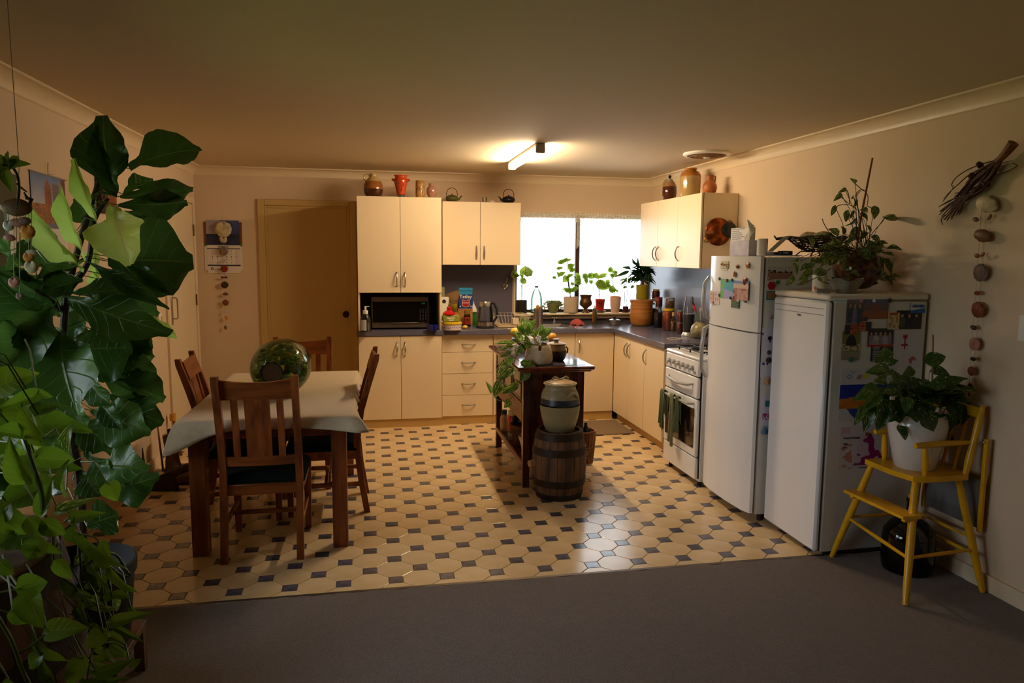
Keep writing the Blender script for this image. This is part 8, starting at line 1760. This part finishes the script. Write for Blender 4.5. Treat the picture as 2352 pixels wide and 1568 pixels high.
for s2, yy_ in (('Granny Georgia', 1255), ('love', 1300), ('you', 1330)): p0 = at(*G(332, yy_), y=3.350); text('lettering', s2, .015, mat('purple_ink', rgb(70, 30, 60), .6), t, (p0.x, 3.3512, p0.z), (1, .0, .0), (0, 0, 1), bold=.0003)
for (a, b, r, mt, lb, shp) in ((470, 175, 16, mat('pink_badge'), 'pink badge magnet between the garden and beach photos', 'round'), (567, 172, 13, WP, 'white round magnet at the top of the beach photo', 'round'), (690, 170, 19, MD, 'large dark round magnet at the top right of the beach photo', 'round'), (498, 315, 18, MD, 'large dark round magnet at the lower left of the beach photo', 'round'), (385, 632, 22, mat('teal_magnet'), 'teal square magnet at the foot of the arch photo', 'hex'), (437, 768, 18, mat('pink_badge'), 'pink badge magnet beside the painted yellow sun', 'round'), (510, 1215, 16, mat('brown_magnet'), 'brown round magnet at the head of the magenta figure', 'round')): p0 = G(a, b); magnet('magnet', lb, p0[0], p0[1], r*.2933, mt, None, 's', shp)

# --- on top of the fridge
ZF = 1.6035
def ft(px_, x): q = at(px_, 590, x=x); return Vector((x, q.y, ZF))
q0, q1 = at(1675, 590, x=2.30).y, at(1719, 590, x=2.30).y
p = Vector((2.36, (q0+q1)/2, ZF)); hh = at(1697, 552, x=2.30).z-ZF
t = thing('tissue_box', 'lilac and white tissue box with a tissue pulled up on the fridge', 'tissue box', tuple(p))
MB().box(2.30, 2.42, q1, q0, ZF, ZF+hh, .002).build('carton', mat('lilac_white_card', rgb(206, 200, 206), .5, col2=rgb(170, 164, 190), var=.5, vscale=9), t)
cz_ = ZF+hh
m = MB(); m.grid(lambda u, v: (2.36+.02*sin(5*u+2*v), (q0+q1)/2+.052-.11*u*(1-.15*v)-.012*v*1.4+.01*sin(8*v), cz_-.004+.150*v*(1-.55*abs(u-.42))+.006*sin(12*u)), 16, 14); m.build('tissue', mat('white_tissue', rgb(232, 224, 214), .9), t)
qa, qb = at(1679, 540, x=2.44).y, at(1719, 540, x=2.44).y; zt_ = at(1697, 523, x=2.44).z
t = thing('carton', 'upright white carton with lines of small print behind the tissue box', 'carton', (2.46, (qa+qb)/2, ZF))
MB().box(2.44, 2.49, qb, qa, ZF, zt_, .002).build('body', mat('white_card', rgb(206, 200, 190), .5), t)
picture('printed_face', (2.4396, qa-.004, ZF+.04), (0, -1, 0), (0, 0, 1), qa-qb-.008, zt_-ZF-.045, 16, 22, lambda u, v: c_(110, 104, 110) if int(v*22) % 2 and .08 < u < .5+.4*hsh(1, int(v*22)) else c_(206, 200, 190), t)
p = ft(1743, 2.34); s = pxm(p); hh = at(1743, 550, x=2.34).z-ZF
t = thing('paper_roll', 'white paper roll standing at the front corner of the fridge top', 'paper roll', tuple(p))
m = MB(); m.lathe([(.012, 0), (12*s, 0), (12*s, hh), (.012, hh), (.012, 0)], tuple(p+Vector((.02, -.0, .0055))), 28); m.build('roll', mat('white_tissue'), t)
p = ft(1757, 2.40); p.y = 3.985
m = MB(); m.lathe([(0, 0), (.11, 0), (.13, .006), (.13, .008), (0, .005)], tuple(p), 32); o = m.build('white_plate', mat('white_china'), None, 'flat white plate lying under the paper roll on the fridge', 'plate')
bx = Vector((2.66, 4.02, ZF))
t = thing('wire_basket', 'black woven wire basket on scrolled feet on the fridge, full of shells', 'basket', tuple(bx))
BW = mat('black_wire', rgb(26, 18, 16), .5)
m = MB(); rr0, rr1, hb2 = .055, .175, .085; rd = random.Random(9)
for i in range(9):
    v_ = i/8; m.tube([(bx.x+(rr0+(rr1-rr0)*v_**.7)*(1+.02*sin(7*k))*cos(2*pi*k/30), bx.y+(rr0+(rr1-rr0)*v_**.7)*sin(2*pi*k/30)*.95, bx.z+.032+hb2*v_+.004*sin(5*k+i)) for k in range(30)], .0034, 5, closed=True)
for k in range(40):
    a_ = 2*pi*k/40; m.tube([(bx.x+(rr0+(rr1-rr0)*v_**.7)*cos(a_+.35*v_*(1 if k % 2 else -1)), bx.y+(rr0+(rr1-rr0)*v_**.7)*.95*sin(a_+.35*v_*(1 if k % 2 else -1)), bx.z+.032+hb2*v_) for v_ in (0, .25, .5, .75, 1)], .003, 5)
m.build('woven_wire', BW, t, kind='stuff')
m = MB()
for a_ in (pi*.75, -pi*.75, pi*.25, -pi*.25): m.tube([(bx.x+.05*cos(a_), bx.y+.05*sin(a_), bx.z+.034), (bx.x+.09*cos(a_), bx.y+.09*sin(a_), bx.z+.030), (bx.x+.12*cos(a_), bx.y+.12*sin(a_), bx.z+.004), (bx.x+.14*cos(a_), bx.y+.14*sin(a_), bx.z+.008)], .004, 6)
m.build('scroll_feet', BW, t)
m = MB(); e = at(1778, 541, y=4.16); m.tube([(bx.x-.13, 4.10, bx.z+.115), (e.x+.01, 4.15, e.z-.02), (e.x, 4.16, e.z)], [.012, .008, .004], 7); m.build('curled_end', BW, t)
for k, (dx, dy, r, mt) in enumerate(((-.05, .02, .045, 'cream'), (.03, -.03, .05, 'pink'), (.07, .04, .04, 'brown'), (-.02, -.06, .04, 'cream'), (.0, .05, .045, 'mauve'))):
    m = MB(); m.ball((bx.x+dx, bx.y+dy, bx.z+.122), (r, r*.8, r*.6), 12, 8, wob=.1); m.build('shell', SH[mt], None, ('cream shell at the left of the black wire basket', 'large pink shell at the front of the black wire basket', 'brown shell at the right of the black wire basket', 'pale cream shell lowest in front in the wire basket', 'mauve shell at the back of the black wire basket')[k], 'shell', 'shells in the wire basket')
p = at(1770, 581, x=2.36)
MB().box(2.34, 2.42, p.y-.075, p.y+.03, ZF+.0085, ZF+.025, .006).build('glasses_case', mat('navy_case', rgb(30, 30, 66), .4), None, 'navy blue glasses case at the front of the fridge top', 'case')
p = at(1794, 582, x=2.36); t = boxthing('black_device', 'black plastic device with pale buttons beside the navy case', 'device', Vector((2.40, 3.93, ZF+.0085)), .075, .045, .024, mat('black_rubber'), .004)
m = MB(); [m.box(2.375+.012*k, 2.382+.012*k, 3.906, 3.908, ZF+.018, ZF+.024) for k in range(3)]; m.build('buttons', WP, t)
a, b = at(1757, 577, y=3.99), at(1800, 543, y=3.99)
m = MB(); d = Vector((b.x-a.x, 0, b.z-ZF-.03)); m.add([(a.x, 3.965, ZF+.027), (a.x+.035, 3.965, ZF+.027), (b.x+.035, 3.99, b.z-.004), (b.x, 3.99, b.z), (a.x, 3.9662, ZF+.027), (a.x+.035, 3.9662, ZF+.027), (b.x+.035, 3.9912, b.z-.004), (b.x, 3.9912, b.z)], [(0, 1, 2, 3), (7, 6, 5, 4), (0, 4, 5, 1), (1, 5, 6, 2), (2, 6, 7, 3), (3, 7, 4, 0)])
m.build('paper_strip', mat('white_card'), None, 'strip of white paper leaning against the wire basket', 'paper')
# blue grey scoop on the bench front, trivet ring
p = at(1549, 778, z=.9062); m = MB(); m.tube([(p.x+.062*cos(2*pi*k/32), p.y+.062*sin(2*pi*k/32), .9085) for k in range(32)], .0022, 5, closed=True); m.build('wire_ring', WW, None, 'thin white wire ring lying on the bench in front of the jars', 'ring')
p = at(1587, 774, z=.9062); m = MB(); m.tube([(p.x-.02, p.y, .912), (p.x+.01, p.y-.004, .914), (p.x+.045, p.y-.01, .912)], [.004, .006, .003], 7); m.build('ginger_root', mat('pale_root', rgb(190, 150, 96), .7), None, 'small piece of pale ginger on the bench below the utensil pot', 'ginger')
